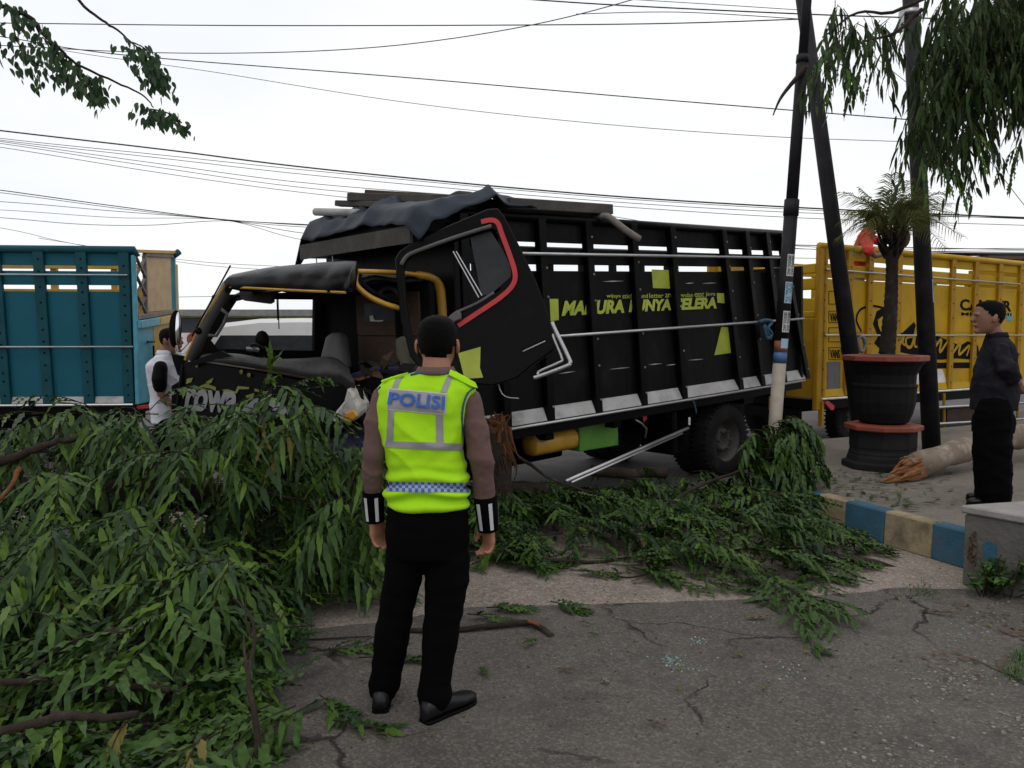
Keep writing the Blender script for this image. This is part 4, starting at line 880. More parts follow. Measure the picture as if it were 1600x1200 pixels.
mb = MB().prism([F3.at(x, y, .3) for x, y in ((1480, 640), (1530, 636), (1530, 660), (1480, 664))], F3.V * .4); mb.build('red_toolbox', 'brown_board', T3)
o = MB().tube([F3.at(1455, 397, .9), F3.at(1610, 398, .9)], .03, 8).build('steel_bar', 'black_trim', None, smooth=True); tag(o, 'long thin dark bar lying across the top of the yellow truck', 'bar')
o = MB().bar(F3.at(1520, 404, .5), F3.at(1640, 404, .5), .5, .06).build('loose_plank', 'brown_board'); tag(o, 'rusty brown board lying on top of the yellow truck', 'plank')
o = MB().tube(polyline([F3.at(1340, 524, -.04), F3.at(1352, 530, -.06), F3.at(1350, 545, -.05), F3.at(1344, 548, -.06), F3.at(1341, 532, -.05), F3.at(1347, 526, -.06), F3.at(1352, 540, -.05), F3.at(1346, 550, -.05), F3.at(1340, 530, -.05)], 5), .022, 6).build('rope_coil', 'rope_grey', None, smooth=True)
tag(o, 'grey rope coil hung on the yellow truck side bar', 'rope')

# ------------------------------------------------------------------ white van and far shop
vy = 11.4
vr = root('white_van', (-2.6, vy, 0), 'white van parked beyond the crashed cab', 'van')
sec = lambda x, zt, y0=vy, y1=vy + 1.75: (x, zt)
prof = [(-5.0, .35), (-5.05, .85), (-4.95, 1.1), (-4.62, 1.45), (-4.4, 1.64), (-4.1, 1.74), (-3.6, 1.80), (-3.0, 1.81), (-1.2, 1.80), (-.8, 1.72), (-.6, 1.3), (-.5, .35)]
mbv = MB().prism([(x, vy, z) for x, z in prof], (0, 1.75, 0)); mbv.build('body', 'van_white', vr, bevel=.06)
for x0, x1, x2, x3 in ((-4.45, -3.65, -3.6, -4.15), (-3.55, -2.65, -2.65, -3.55), (-2.58, -1.6, -1.6, -2.58)):
    MB().prism([(x0, vy - .004, 1.12), (x1, vy - .004, 1.12), (x2, vy - .004, 1.57), (x3, vy - .004, 1.57)], (0, .03, 0)).build('side_window', 'glass', vr, bevel=.01)
MB().prism([(-4.93, vy + .1, 1.14), (-4.93, vy + 1.65, 1.14), (-4.45, vy + 1.6, 1.62), (-4.45, vy + .15, 1.62)], (-.02, 0, .02)).build('windscreen', 'glass', vr)
for x in (-4.3, -1.4):
    for y in (vy + .12, vy + 1.63): wheel(vr, (x, y, .32), (0, 1, 0), .32, .2)
shy = 24
sr = root('shop_building', (-8, shy, 0), 'low dark violet shopfront with grey coping beyond the white van', 'building')
Z = lambda y: 1.6 + (520 - y) * shy / 1250
MB().box((-13, shy, 0), (-2, shy + 4, Z(494))).build('wall', 'purple_wall', sr)
MB().box((-13.1, shy - .15, Z(494) + .003), (-1.9, shy + 4.1, Z(484))).build('coping', 'grey_cap', sr)
MB().box((-13, shy - .05, Z(496)), (-2, shy - .01, Z(494))).build('lime_line', 'lime', sr)
MB().box((-7.3, shy - .06, Z(508)), (-5.5, shy - .02, Z(496))).build('sign_board', 'sign_blue', sr)
MB().box((-9.9, shy - .1, 0.2), (-9.0, shy - .03, Z(520))).build('poster', 'white_paint', sr)
MB().lathe((-9.5, shy - .11, Z(530)), (0, -1, 0), [(.001, 0), (.2, 0), (.2, .01), (.001, .01)], 18).build('poster_disc', 'pot_red', sr)
MB().box((-8.6, shy - .08, 0), (-7.7, shy - .02, 1.5)).build('door', 'glass', sr)

# ================================================================== PEOPLE
def head_rings(c, fw, up, H=.225, Wd=.076, Dp=.097, grow=0., t0=0., t1=1.):
    rt = fw.cross(up).normalized(); R = []
    tab = [(0, .30, .32, .40), (.04, .46, .48, .33), (.1, .60, .62, .22), (.2, .76, .74, .12), (.32, .88, .86, .05), (.45, .97, .96, .0), (.58, 1, 1, -.03), (.7, .99, .99, -.05), (.8, .93, .94, -.06), (.88, .80, .83, -.06), (.94, .60, .64, -.06), (.98, .36, .4, -.06), (1, .12, .14, -.06)]
    for t, a, b, f in tab:
        if t0 <= t <= t1:
            z = (t - .5) * H; 
            R.append((c + up * (z + (grow if t > .9 else 0)) + fw * (f * Dp), rt * (a * Wd + grow), fw * (b * Dp + grow)))
    return R
def head_into(mb, c, fw, up, H=.225, ears=True):
    rt = fw.cross(up).normalized(); Wd, Dp = .076 * H / .225, .097 * H / .225
    mb.loft(head_rings(c, fw, up, H, Wd, Dp), 24)
    mb.limb([c + fw * Dp * .93 + up * H * .07, c + fw * Dp * 1.10 - up * H * .09], [.010, .016])
    mb.limb([c + fw * Dp * .93 - up * H * .235 - rt * .018, c + fw * Dp * .97 - up * H * .235, c + fw * Dp * .93 - up * H * .235 + rt * .018], [.009, .012, .009])
    mb.limb([c + fw * Dp * .86 + up * H * .1 - rt * .04, c + fw * Dp * .93 + up * H * .11, c + fw * Dp * .86 + up * H * .1 + rt * .04], [.012, .013, .012])
    mb.ball(c + fw * Dp * .72 - up * H * .42, rt * .028, fw * .026, up * .024)
    if ears:
        for s in (-1, 1):
            mb.ball(c + rt * s * (Wd + .006) - fw * .012 - up * H * .04, rt * s * .010 - fw * .006, fw * .017, up * .033 + fw * -.006)
def hair_obj(par, c, fw, up, H, low=.3, m='hair', grow=.005):
    Wd, Dp = .076 * H / .225, .097 * H / .225; rt = fw.cross(up).normalized()
    mb = MB(); n = 36; rings = []
    for k in range(22):
        t = lerp(low, 1.0, k / 21); rings.append(t)
    tab = head_rings(c, fw, up, H, Wd, Dp); ts = [0, .04, .1, .2, .32, .45, .58, .7, .8, .88, .94, .98, 1]
    vs = []
    for k, t in enumerate(rings):
        i = max(j for j in range(len(ts)) if ts[j] <= t); i = min(i, len(ts) - 2); f = (t - ts[i]) / (ts[i + 1] - ts[i])
        cc, a, b = [tab[i][q].lerp(tab[i + 1][q], f) for q in range(3)]
        for j in range(n):
            th_ = 2 * math.pi * j / n; g = grow * min(1, .2 + k / 7) * (1 if math.sin(th_) < 0 else 1 - .7 * math.sin(th_) * (t < .85))
            q = .0015 * noise.noise((j * 1.7, k * .9, 3))
            vs.append(cc + a * math.cos(th_) * (1 + (g + q) / a.length) + b * math.sin(th_) * (1 + (g + q) / b.length) + up * (g if t > .85 else 0))
    fs = []
    for k in range(21):
        for j in range(n):
            th_ = 2 * math.pi * (j + .5) / n; f = math.sin(th_); t = (rings[k] + rings[k + 1]) / 2 + .035 * noise.noise((j * 2.3, k * 1.9, 7))
            if t < float(np.interp(f, [.05, .25, .5, .8, 1], [.5, .6, .72, .83, .85])) and f > .05: continue   # forehead and face stay bare
            if f > -.15 and t < .52: continue                     # ears and cheeks
            if f > -.5 and t < .46: continue
            if f > -.75 and t < .34: continue
            fs.append((k * n + j, k * n + (j + 1) % n, (k + 1) * n + (j + 1) % n, (k + 1) * n + j))
    fs.append(tuple(21 * n + j for j in range(n)))
    o = mb.add(vs, fs).build('hair', m, par, smooth=True)
    s = o.modifiers.new('solid', 'SOLIDIFY'); s.thickness = .004; s.offset = -1
    return o
def hand_into(mb, wrist, d, pn, fwd, L=.18, curl=.5):
    """d: wrist-to-knuckle direction, pn: out of the back of the hand, fwd: toward the thumb side."""
    d, pn, fwd = V(d).normalized(), V(pn).normalized(), V(fwd).normalized(); w = V(wrist); s = L / .18
    mb.loft([(w, fwd * .022 * s, pn * .017 * s, .8), (w + d * .03 * s, fwd * .034 * s, pn * .016 * s, .7), (w + d * .075 * s, fwd * .040 * s, pn * .014 * s, .7), (w + d * .095 * s, fwd * .037 * s, pn * .011 * s, .7)], 16)
    for k, (off, ln) in enumerate(((.030, .070), (.010, .080), (-.010, .074), (-.029, .058))):
        b = w + d * (.088 * s) + fwd * off * s; r = .0088 * s
        cu = curl * (1 + .12 * k)
        d1 = (d * math.cos(cu * .5) - pn * math.sin(cu * .5)); d2 = d * math.cos(cu * 1.5) - pn * math.sin(cu * 1.5); d3 = d * math.cos(cu * 2.4) - pn * math.sin(cu * 2.4)
        k1 = b + d1 * ln * .45 * s; k2 = k1 + d2 * ln * .32 * s; k3 = k2 + d3 * ln * .23 * s
        mb.limb([b, k1, k2, k3], [r * 1.08, r * 1.0, r * .92, r * .8], 10)
    b = w + d * .03 * s + fwd * .026 * s - pn * .004; t1 = b + (d * .7 + fwd * .6 - pn * .25).normalized() * .042 * s; t2 = t1 + (d * .95 + fwd * .12 - pn * .4).normalized() * .03 * s
    mb.limb([b, t1, t2], [.013 * s, .011 * s, .009 * s], 10)
def shoe(par, heel, toe, m='shoe', L=.28, h=.075):
    heel, toe = V(heel), V(toe); d = (toe - heel); d.z = 0; d.normalize(); s = V((d.y, -d.x, 0)); z = V((0, 0, 1)); heel = V((heel.x, heel.y, heel.z))
    tab = [(-.01, .020, .035), (.0, .032, h), (.05, .037, h * 1.05), (.10, .037, h * 1.0), (.15, .043, h * .78), (.20, .047, h * .58), (.25, .042, h * .48), (.275, .026, h * .38), (.283, .010, h * .25)]
    mb = MB().loft([(heel + d * (x * L / .28) + z * (.022 + hh / 2), s * w, z * hh / 2, .75) for x, w, hh in tab], 20)
    o = mb.build('shoe', m, par, smooth=True)
    MB().loft([(heel + d * (x * L / .28) + z * .0125, s * (w + .003), z * .0115, .4) for x, w, hh in tab], 20).build('sole', 'black_trim', o)
    return o
def collar(par, c, fw, up, r, m, h=.04):
    rt = fw.cross(up).normalized(); vs = []; n = 28
    for k in range(n + 1):
        th_ = math.radians(-250 + 320 * k / n); dr = rt * math.cos(th_) + fw * math.sin(th_) * 1.05
        vs += [c + dr * (r + .012) - up * .015, c + dr * (r + .004) + up * h, c + dr * (r + .010) + up * h, c + dr * (r + .024) - up * .005]
    return MB().add(vs, [(4 * i + q, 4 * i + (q + 1) % 4, 4 * i + 4 + (q + 1) % 4, 4 * i + 4 + q) for i in range(n) for q in range(4)] + [(0, 1, 2, 3), tuple(4 * n + q for q in range(4))]).build('collar', m, par, smooth=True)

# ------------------------------------------------------------------ traffic officer in the foreground
DY = 3.28; K = DY / FPX
def Q(px, py, dy=0.): return P(px, py, DY + dy)
fwO = V((.05, 1, 0)).normalized(); upO = V((0, 0, 1)); rtO = V((1, -.05, 0)).normalized()
OF = root('person', G(640, 1122), 'person in lime police vest, brown shirt and black trousers seen from behind', 'person')
hc = Q(684, 538, .03); H = .232
bd = MB(); head_into(bd, hc, fwO, upO, H)
bd.loft([(Q(681, 600, .0), rtO * .066, fwO * .062), (Q(682, 575, .005), rtO * .059, fwO * .06), (Q(683, 550, .02), rtO * .056, fwO * .06)], 20)
bd.loft([(Q(668, 830), rtO * .13, fwO * .09), (Q(666, 700), rtO * .14, fwO * .09), (Q(668, 630), rtO * .15, fwO * .08), (Q(678, 596), rtO * .08, fwO * .06)], 20)
Ls, Le, Lw = Q(603, 622), Q(584, 712, -.02), Q(586, 800, .03)
Rs, Re, Rw = Q(729, 624), Q(752, 716, -.02), Q(762, 815, .03)
bd.limb([Ls, Le, Lw], [.04, .033, .026]); bd.limb([Rs, Re, Rw], [.04, .033, .026])
hand_into(bd, Q(587, 806, .03), (.06, .12, -1), (-.75, .6, 0), (.6, .75, .1), .178, .5)
hand_into(bd, Q(764, 818, .03), (-.02, .10, -1), (.75, .6, 0), (-.6, .75, .1), .178, .65)
for hip, kn_, an in ((Q(636, 850), Q(618, 960, .0), Q(597, 1085, .05)), (Q(700, 850), Q(692, 965, -.01), Q(678, 1105, -.04))):
    bd.limb([hip, kn_, an], [.07, .05, .035])
put('body', fuse(bd, .005, 3), 'skin', OF, smooth=True, fix=False)
hair_obj(OF, hc, fwO, upO, H, low=.26)
# face mask with ear loops
for s in (-1, 1):
    e = hc + rtO * s * .086 - upO * .01
    MB().tube(polyline([e + upO * .028 + fwO * .012, e - fwO * .026 + upO * .012 - rtO * s * .006, e - fwO * .026 - upO * .024 - rtO * s * .01, e + fwO * .02 - upO * .05 - rtO * s * .012], 5), .0028, 6).build('mask_loop', 'black_trim', OF)
MB().loft([(hc + fwO * .07 - upO * .10, rtO * .045, fwO * .03), (hc + fwO * .075 - upO * .06, rtO * .06, fwO * .045), (hc + fwO * .075 - upO * .02, rtO * .062, fwO * .047), (hc + fwO * .08 + upO * .01, rtO * .04, fwO * .035)], 20).build('face_mask', 'black_trim', OF, smooth=True)
# shirt: sleeves and yoke
shm = MB()
shm.limb([Q(618, 615), Ls, Q(588, 662, -.01), Le, Q(581, 745, .0), Q(584, 772, .02)], [.05, .056, .054, .048, .044, .040])
shm.limb([Q(714, 617), Rs, Q(742, 665, -.01), Re, Q(756, 748, .0), Q(758, 780, .02)], [.05, .056, .056, .051, .046, .043])
shm.loft([(Q(668, 786), rtO * .155, fwO * .11), (Q(664, 700), rtO * .145, fwO * .105), (Q(666, 640), rtO * .155, fwO * .1), (Q(672, 610), rtO * .14, fwO * .085), (Q(679, 588), rtO * .085, fwO * .07), (Q(681, 580), rtO * .068, fwO * .066)], 24)
def wr_arm(co, n):
    rg_ = (1 - abs(noise.noise((co.x * 5 + co.z * 3, co.y * 5, co.z * 8)))) ** 4
    return co + n * (.009 * (rg_ - .3) + .006 * noise.noise((co.x * 9, co.y * 9, co.z * 14)) + .002 * noise.noise((co.x * 30, co.y * 30, co.z * 40)))
shirt = put('shirt', fuse(shm, .007, 4, wr_arm), 'shirt_mauve', OF, smooth=True, fix=False)
collar(shirt, Q(681, 581, .005), fwO, upO, .063, 'shirt_mauve', .022)
# reflective forearm cuffs
for (a, b, r0, r1, s) in ((Q(583, 768, .015), Q(586, 814, .03), .045, .040, -1), (Q(758, 776, .015), Q(763, 828, .03), .050, .043, 1)):
    d = (b - a).normalized(); x = rtO - d * rtO.dot(d); x.normalize(); y = d.cross(x)
    cf = MB().loft([(a - d * .002, x * r0 * .95, y * r0 * .95), (a, x * r0, y * r0), (b, x * r1, y * r1), (b + d * .002, x * r1 * .9, y * r1 * .9)], 24).build('wrist_cuff', 'trouser', OF, smooth=True)
    for q in (-.62, .42, 1.7):
        mb = MB(); vs = []
        for t in (.12, .92):
            p = a.lerp(b, t); r = lerp(r0, r1, t) + .0025
            for ang in (q - .17, q, q + .17):
                dirv = x * math.sin(ang) - V((0, 1, 0)) * math.cos(ang); dirv -= d * dirv.dot(d); vs.append(p + dirv.normalized() * r)
        mb.add(vs, [(0, 1, 4, 3), (1, 2, 5, 4)]).build('cuff_stripe', 'reflect_w', cf)
# vest
vm = MB()
vm.loft([(Q(668, 788), rtO * .172, fwO * .125, .9), (Q(668, 765), rtO * .168, fwO * .128, .9), (Q(667, 735), rtO * .160, fwO * .125, .9), (Q(662, 700), rtO * .157, fwO * .124, .88), (Q(656, 665), rtO * .178, fwO * .124, .8), (Q(659, 630), rtO * .194, fwO * .116, .78), (Q(666, 608), rtO * .204, fwO * .098, .78), (Q(670, 596), rtO * .178, fwO * .084, .8), (Q(677, 586), rtO * .112, fwO * .075), (Q(680, 581), rtO * .08, fwO * .073)], 32)
def wr_vest(co, n):
    zz = co.z; f2_ = 1 if zz > 1.0 else .4; f = max(0, 1 - abs(zz - .93) / .16)
    k = .013 * f * math.sin(zz * 95 + 5 * noise.noise((co.x * 4, 0, zz * 5))) + f2_ * .011 * (1 - abs(noise.noise((co.x * 5 + zz * 4, co.y * 5, zz * 6)))) ** 3 + .007 * noise.noise((co.x * 7, co.y * 7, zz * 11)) + .003 * noise.noise((co.x * 20, co.y * 20, zz * 26))
    return co + n * k
vme = fuse(vm, .007, 5, wr_vest)
bvh = BVHTree.FromPolygons([v.co.copy() for v in vme.vertices], [tuple(p.vertices) for p in vme.polygons])
vest = put('vest', vme, 'hivis', OF, smooth=True, fix=False)
def onv(px, py, off):
    h = bvh.ray_cast(CAM, ray(px, py).normalized())
    if h[0] is None:
        h = bvh.find_nearest(Q(px, py, -.05))
    return h[0] + h[1] * off
def decal(nm, quad, m, par, nx=10, ny=4, off=.003):
    nx, ny = nx * 2, ny * 2
    (a, b, c, d) = [np.array(q, float) for q in quad]; vs = []; uvs = []
    for i in range(nx + 1):
        for j in range(ny + 1):
            s, t = i / nx, j / ny; p = (a * (1 - s) + b * s) * (1 - t) + (d * (1 - s) + c * s) * t; vs.append(onv(p[0], p[1], off)); uvs.append((s, t))
    fs = [(i * (ny + 1) + j, (i + 1) * (ny + 1) + j, (i + 1) * (ny + 1) + j + 1, i * (ny + 1) + j + 1) for i in range(nx) for j in range(ny)]
    me = mesh_of(vs, fs); uv = me.uv_layers.new(name='uv')
    for lp in me.loops: uv.data[lp.index].uv = uvs[lp.vertex_index]
    return put(nm, me, m, par, smooth=True, fix=False)
tl = [(622, 581), (630, 581), (621, 607), (612, 607)]
decal('reflective_strip', [(612, 608), (621, 608), (631, 583), (623, 583)], 'reflect', vest, 3, 6)
decal('reflective_strip', [(688, 613), (698, 614), (707, 588), (700, 585)], 'reflect', vest, 3, 6)
decal('reflective_strip', [(604, 692), (614, 692), (616, 640), (607, 640)], 'reflect', vest, 3, 10)
decal('reflective_strip', [(682, 697), (693, 697), (692, 647), (681, 647)], 'reflect', vest, 3, 10)
decal('reflective_strip', [(603, 699), (722, 704), (722, 693), (603, 689)], 'reflect', vest, 22, 2, .0045)
decal('check_band', [(604, 768), (733, 770), (732, 754), (604, 752)], 'check', vest, 26, 3)
decal('name_panel', [(605, 640), (695, 648), (698, 615), (608, 607)], 'reflect_w', vest, 18, 8, .0035)
decal('name_panel', [(606.5, 638.5), (693.5, 646), (696.5, 616.5), (609.5, 608.8)], 'reflect', vest, 18, 8, .005)
tv, tf = text_geo('POLISI', bold=.025)
A, B_, C_, D_ = np.array((608, 632.)), np.array((694, 640.)), np.array((696, 620.)), np.array((610.5, 613.))
vs = []
for x, y, z in tv:
    p = (A * (1 - x) + B_ * x) * (1 - y) + (D_ * (1 - x) + C_ * x) * y; vs.append(onv(p[0], p[1], .0105 + .002 * z))
put('lettering', mesh_of(vs, tf), 'blue_print', vest)
for pts in ([(742, 606), (731, 613), (724, 630), (721, 655), (722, 680)], [(590, 602), (588, 615), (586, 630)]):
    MB().tube(polyline([onv(x, y, .003) for x, y in pts], 4), .004, 6).build('vest_piping', 'navy', vest)
MB().tube(polyline([onv(x, y, .004) for x, y in ((640, 581), (660, 583), (680, 584.5), (696, 584))], 4), .005, 6).build('vest_piping', 'navy', vest)
for pts in ([(593, 590), (620, 580), (636, 577), (632, 583), (596, 597)], [(702, 581), (738, 600), (741, 607), (735, 606), (700, 588)]):
    vs = [onv(x, y, .006) for x, y in pts] + [onv(x, y, .016) for x, y in pts]; n = len(pts)
    MB().add(vs, [tuple(range(n, 2 * n))] + [(i, (i + 1) % n, n + (i + 1) % n, n + i) for i in range(n)]).build('shoulder_flap', 'hivis', vest)
# trousers
tr = MB()
tr.loft([(Q(668, 782), rtO * .165, fwO * .115), (Q(668, 810), rtO * .173, fwO * .125), (Q(668, 840), rtO * .178, fwO * .13), (Q(668, 868), rtO * .165, fwO * .12)], 28)
tr.limb([Q(636, 850), Q(628, 905, .0), Q(618, 955, .0), Q(611, 1005, .02), Q(605, 1045, .04), Q(600, 1072, .05)], [.085, .082, .076, .072, .069, .069], 18)
tr.limb([Q(698, 850), Q(698, 905, -.01), Q(693, 960, -.02), Q(687, 1010, -.03), Q(681, 1055, -.04), Q(678, 1088, -.045)], [.095, .090, .079, .073, .068, .070], 18)
put('trousers', fuse(tr, .008, 4, lambda co, n: co + n * (.010 * noise.noise((co.x * 8, co.y * 8, co.z * 7)) + .006 * noise.noise((co.x * 10, 0, co.z * 22)))), 'trouser', OF, smooth=True, fix=False)
shoe(OF, G(593, 1121) + V((0, .02, 0)), G(600, 1086)); shoe(OF, G(663, 1137) + V((0, .02, 0)), G(716, 1108))

# ------------------------------------------------------------------ generic standing person
def person(label, head, fw, H, torso, arms, legs, hands, shirt_m, trouser_m, skin='skin_dk', feet=None, sleeve=1., neck=None, vox=.008, hair='hair', eyes=True):
    fw = V(fw).normalized(); up = V((0, 0, 1)); rt = fw.cross(up).normalized()
    base = V(feet[0][0]) if feet else V(torso[0][0])
    R = root('person', base, label, 'person'); b = MB(); head_into(b, head, fw, up, H)
    nk = neck or V(torso[-1][0]); b.limb([head - up * H * .25 - fw * .02, nk], [.052, .058])
    b.loft([(c, a * .85, d * .85) for c, a, d in torso], 18)
    for a, rs in arms: b.limb(a, [r * .78 for r in rs])
    for a, rs in legs: b.limb(a, [r * .7 for r in rs])
    for h in hands: hand_into(b, *h)
    put('body', fuse(b, vox * .8, 2), skin, R, smooth=True, fix=False); hair_obj(R, head, fw, up, H, low=.3, m=hair)
    if eyes:
        for s in (-1, 1): MB().ball(head + fw * .083 + rt * s * .03 + up * .005, rt * .012, fw * .008, up * .007).build('eye', 'ink', R)
    s = MB(); s.loft(torso, 24)
    for a, rs in arms:
        n = max(2, round(len(a) * sleeve)); s.limb(a[:n], rs[:n])
    so = put('shirt', fuse(s, vox, 3, wr_arm), shirt_m, R, smooth=True, fix=False); collar(so, nk + up * .005, fw, up, .055, shirt_m, .03)
    t = MB()
    c, a, d = torso[0]; t.loft([(V(c) + up * .02, a * .7, d * .7), (V(c) - up * .06, a * .88, d * .88), (V(c) - up * .1, a * .92, d * .92), (V(c) - up * .18, a * .9, d * .9)], 20)
    for a, rs in legs: t.limb(a, rs)
    put('trousers', fuse(t, vox, 3, wr_arm), trouser_m, R, smooth=True, fix=False)
    for h, tt in (feet or []): shoe(R, h, tt, 'shoe', L=.26)
    return R
# man in dark shirt on the sidewalk, looking left
D = 6.2
def q2(px, py, dy=0.): return P(px, py, D + dy)
f2 = V((-1, .18, 0)).normalized(); r2 = f2.cross(V((0, 0, 1)))
tor = [(q2(1553, 640), r2 * .17, f2 * .165), (q2(1554, 610), r2 * .17, f2 * .165), (q2(1555, 585), r2 * .18, f2 * .15), (q2(1558, 560), r2 * .19, f2 * .13), (q2(1561, 541), r2 * .165, f2 * .105), (q2(1558, 526), r2 * .075, f2 * .075)]
def zz(v, z): return V((v.x, v.y, z))
lw, rw = q2(1592, 598, .05), q2(1596, 606, .12)
RM = person('person in dark short sleeved shirt standing on the sidewalk with hands behind back', q2(1545, 496), f2, .25, tor,
       [([q2(1563, 548, -.17), q2(1572, 575, -.22), q2(1582, 590, -.19), lw], [.06, .068, .058, .036]), ([q2(1563, 548, .17), q2(1574, 580, .24), q2(1588, 595, .2), rw], [.06, .06, .05, .036])],
       [([q2(1553, 640, -.08), q2(1550, 710, -.08), q2(1552, 778, -.08)], [.13, .135, .125]), ([q2(1553, 640, .08), q2(1551, 710, .08), q2(1553, 778, .08)], [.13, .135, .125])],
       [(lw, (.6, .5, -.5), (.6, -.6, 0), (.3, .3, 1), .17, .7), (rw, (.5, -.7, -.4), (1, .2, 0), (.2, 0, 1), .17, .7)],
       'dk_shirt', 'trouser', feet=[(zz(q2(1566, 780, -.08), KZ), zz(q2(1530, 780, -.07), KZ)), (zz(q2(1566, 780, .1), KZ), zz(q2(1532, 780, .13), KZ))], sleeve=.75)
# man in white behind the mirror
D = 7.35
f3 = V((1, -.1, 0)).normalized(); r3 = f3.cross(V((0, 0, 1)))
tor = [(q2(260, 660), r3 * .16, f3 * .12), (q2(259, 620), r3 * .16, f3 * .125), (q2(256, 590), r3 * .18, f3 * .13), (q2(254, 570), r3 * .19, f3 * .12), (q2(255, 561), r3 * .15, f3 * .09), (q2(258, 553), r3 * .07, f3 * .07)]
person('person in white shirt with black sleeves standing behind the wing mirror', q2(267, 532), f3, .225, tor,
       [([q2(252, 572, -.16), q2(249, 595, -.2), q2(252, 615, -.19), q2(268, 632, -.16)], [.06, .062, .05, .036]), ([q2(252, 572, .16), q2(250, 595, .2), q2(254, 615, .19), q2(268, 632, .16)], [.06, .062, .05, .036])],
       [([q2(260, 665, -.09), q2(262, 735, -.09), q2(258, 780, -.09)], [.09, .075, .06]), ([q2(260, 665, .09), q2(262, 735, .09), q2(258, 780, .09)], [.09, .075, .06])],
       [(q2(268, 632, -.16), (.6, 0, -.8), (0, -1, 0), (.7, 0, .7), .17, .5), (q2(268, 632, .16), (.6, 0, -.8), (0, 1, 0), (.7, 0, .7), .17, .5)],
       'white_shirt', 'trouser', feet=[(zz(q2(254, 780, -.09), 0), zz(q2(275, 780, -.09), 0)), (zz(q2(254, 780, .09), 0), zz(q2(275, 780, .09), 0))], sleeve=.5, vox=.009)
for o in PEND[:]:
    if o.type == 'EMPTY' and o.get('label', '').startswith('person in white'):
        mb = MB(); mb.limb([q2(251, 574, -.19), q2(249, 592, -.21), q2(250, 604, -.205)], [.062, .068, .06]); put('black_sleeve', fuse(mb, .01, 2), 'black_trim', o, smooth=True, fix=False)
        mb = MB(); mb.limb([q2(251, 574, .19), q2(250, 592, .21), q2(251, 604, .205)], [.062, .068, .06]); put('black_sleeve', fuse(mb, .01, 2), 'black_trim', o, smooth=True, fix=False)
# man in red leaning over the side of the yellow truck
D = 11.15
f4 = V((.85, -.4, 0)).normalized(); r4 = f4.cross(V((0, 0, 1)))
tor = [(q2(1338, 430, .25), r4 * .15, f4 * .12), (q2(1340, 412, .2), r4 * .16, f4 * .13), (q2(1346, 392, .1), r4 * .18, f4 * .13), (q2(1352, 374, .02), r4 * .18, f4 * .12), (q2(1356, 364, -.02), r4 * .13, f4 * .1), (q2(1358, 356, -.04), r4 * .065, f4 * .065)]
person('person in red shirt leaning over the side of the yellow truck', q2(1364, 343, -.08), f4, .225, tor,
       [([q2(1350, 370, -.14), q2(1358, 392, -.3), q2(1368, 400, -.3), q2(1384, 396, -.3)], [.07, .07, .05, .035]), ([q2(1356, 368, .15), q2(1372, 378, .1), q2(1382, 390, .0)], [.06, .05, .035])],
       [([q2(1338, 432, .2), q2(1346, 470, .25), q2(1342, 520, .35)], [.09, .075, .06]), ([q2(1336, 432, .4), q2(1340, 470, .45), q2(1340, 520, .5)], [.09, .075, .06])],
       [(q2(1384, 396, -.3), (.8, .2, -.3), (0, -.3, 1), (.3, -.9, 0), .17, .6), (q2(1382, 390, .0), (.8, .2, -.3), (0, -.3, 1), (.3, -.9, 0), .17, .6)],
       'red_shirt', 'pale_cloth', feet=None, sleeve=.5, vox=.012)

# ================================================================== POLES, PALM, LOG
def pole_pts(px0, py0, px1, py1, Yb, Yt): return P(px0, py0, Yb), P(px1, py1, Yt)
def sticker(R, a, b, rad, t0, t1, m, ink, txt=None, ang0=-1.9, ang1=-.75):
    d = (b - a).normalized(); x = V((1, 0, 0)); x = (x - d * x.dot(d)).normalized(); y = d.cross(x)
    n = 8; vs = []; Lp = (b - a).length
    for j in (t0, t1):
        p = a.lerp(b, j)
        for i in range(n + 1):
            th_ = lerp(ang0, ang1, i / n); vs.append(p + (x * math.cos(th_) + V((0, 1, 0)) * math.sin(th_)) * (rad + .003))
    o = MB().add(vs, [(i, i + 1, n + 2 + i, n + 1 + i) for i in range(n)]).build('poster_sticker', m, R)
    if txt:
        tv, tf = text_geo(txt, bold=.02); vs = []
        for u, v, z in tv:
            th_ = lerp(ang0 + .12, ang1 - .12, 1 - (v)); p = a.lerp(b, lerp(t1 - (t1 - t0) * .06, t0 + (t1 - t0) * .06, u)); vs.append(p + (x * math.cos(th_) + V((0, 1, 0)) * math.sin(th_)) * (rad + .0045 + .001 * z))
        # lettering runs down the pole
        put('sticker_lettering', mesh_of(vs, tf), ink, o)
pa0, pa1 = P(1203, 768, 8.0), P(1270, -120, 8.0)
PA = root('lamp_pole', pa0, 'slim stepped pole with cream foot, blue band and pasted stickers', 'pole')
def at_y(a, b, py):           # parameter of the pole point seen at photograph row py
    lo, hi = 0., 1.
    for _ in range(30):
        m_ = (lo + hi) / 2; p = a.lerp(b, m_) - CAM; y = 600 - FPX * p.dot(UPV) / p.dot(FW)
        if y > py: lo = m_
        else: hi = m_
    return lo
ta = lambda y: at_y(pa0, pa1, y)
for y0, y1, r, m, nm in ((770, 567, .066, 'pole_white', 'cream_foot'), (567, 550, .067, 'pole_blue', 'blue_band'), (550, 532, .067, 'rust', 'rust_band'), (532, 335, .068, 'pole', 'lower_tube'), (337, 312, .074, 'pole', 'joint_sleeve'), (313, 96, .057, 'pole', 'middle_tube'), (98, 86, .062, 'pole', 'joint_sleeve'), (88, -120, .045, 'pole', 'upper_tube')):
    a, b = pa0.lerp(pa1, ta(y0)), pa0.lerp(pa1, ta(y1)); MB().tube([a, b], [r, r * .97], 16).build(nm, m, PA, smooth=True)
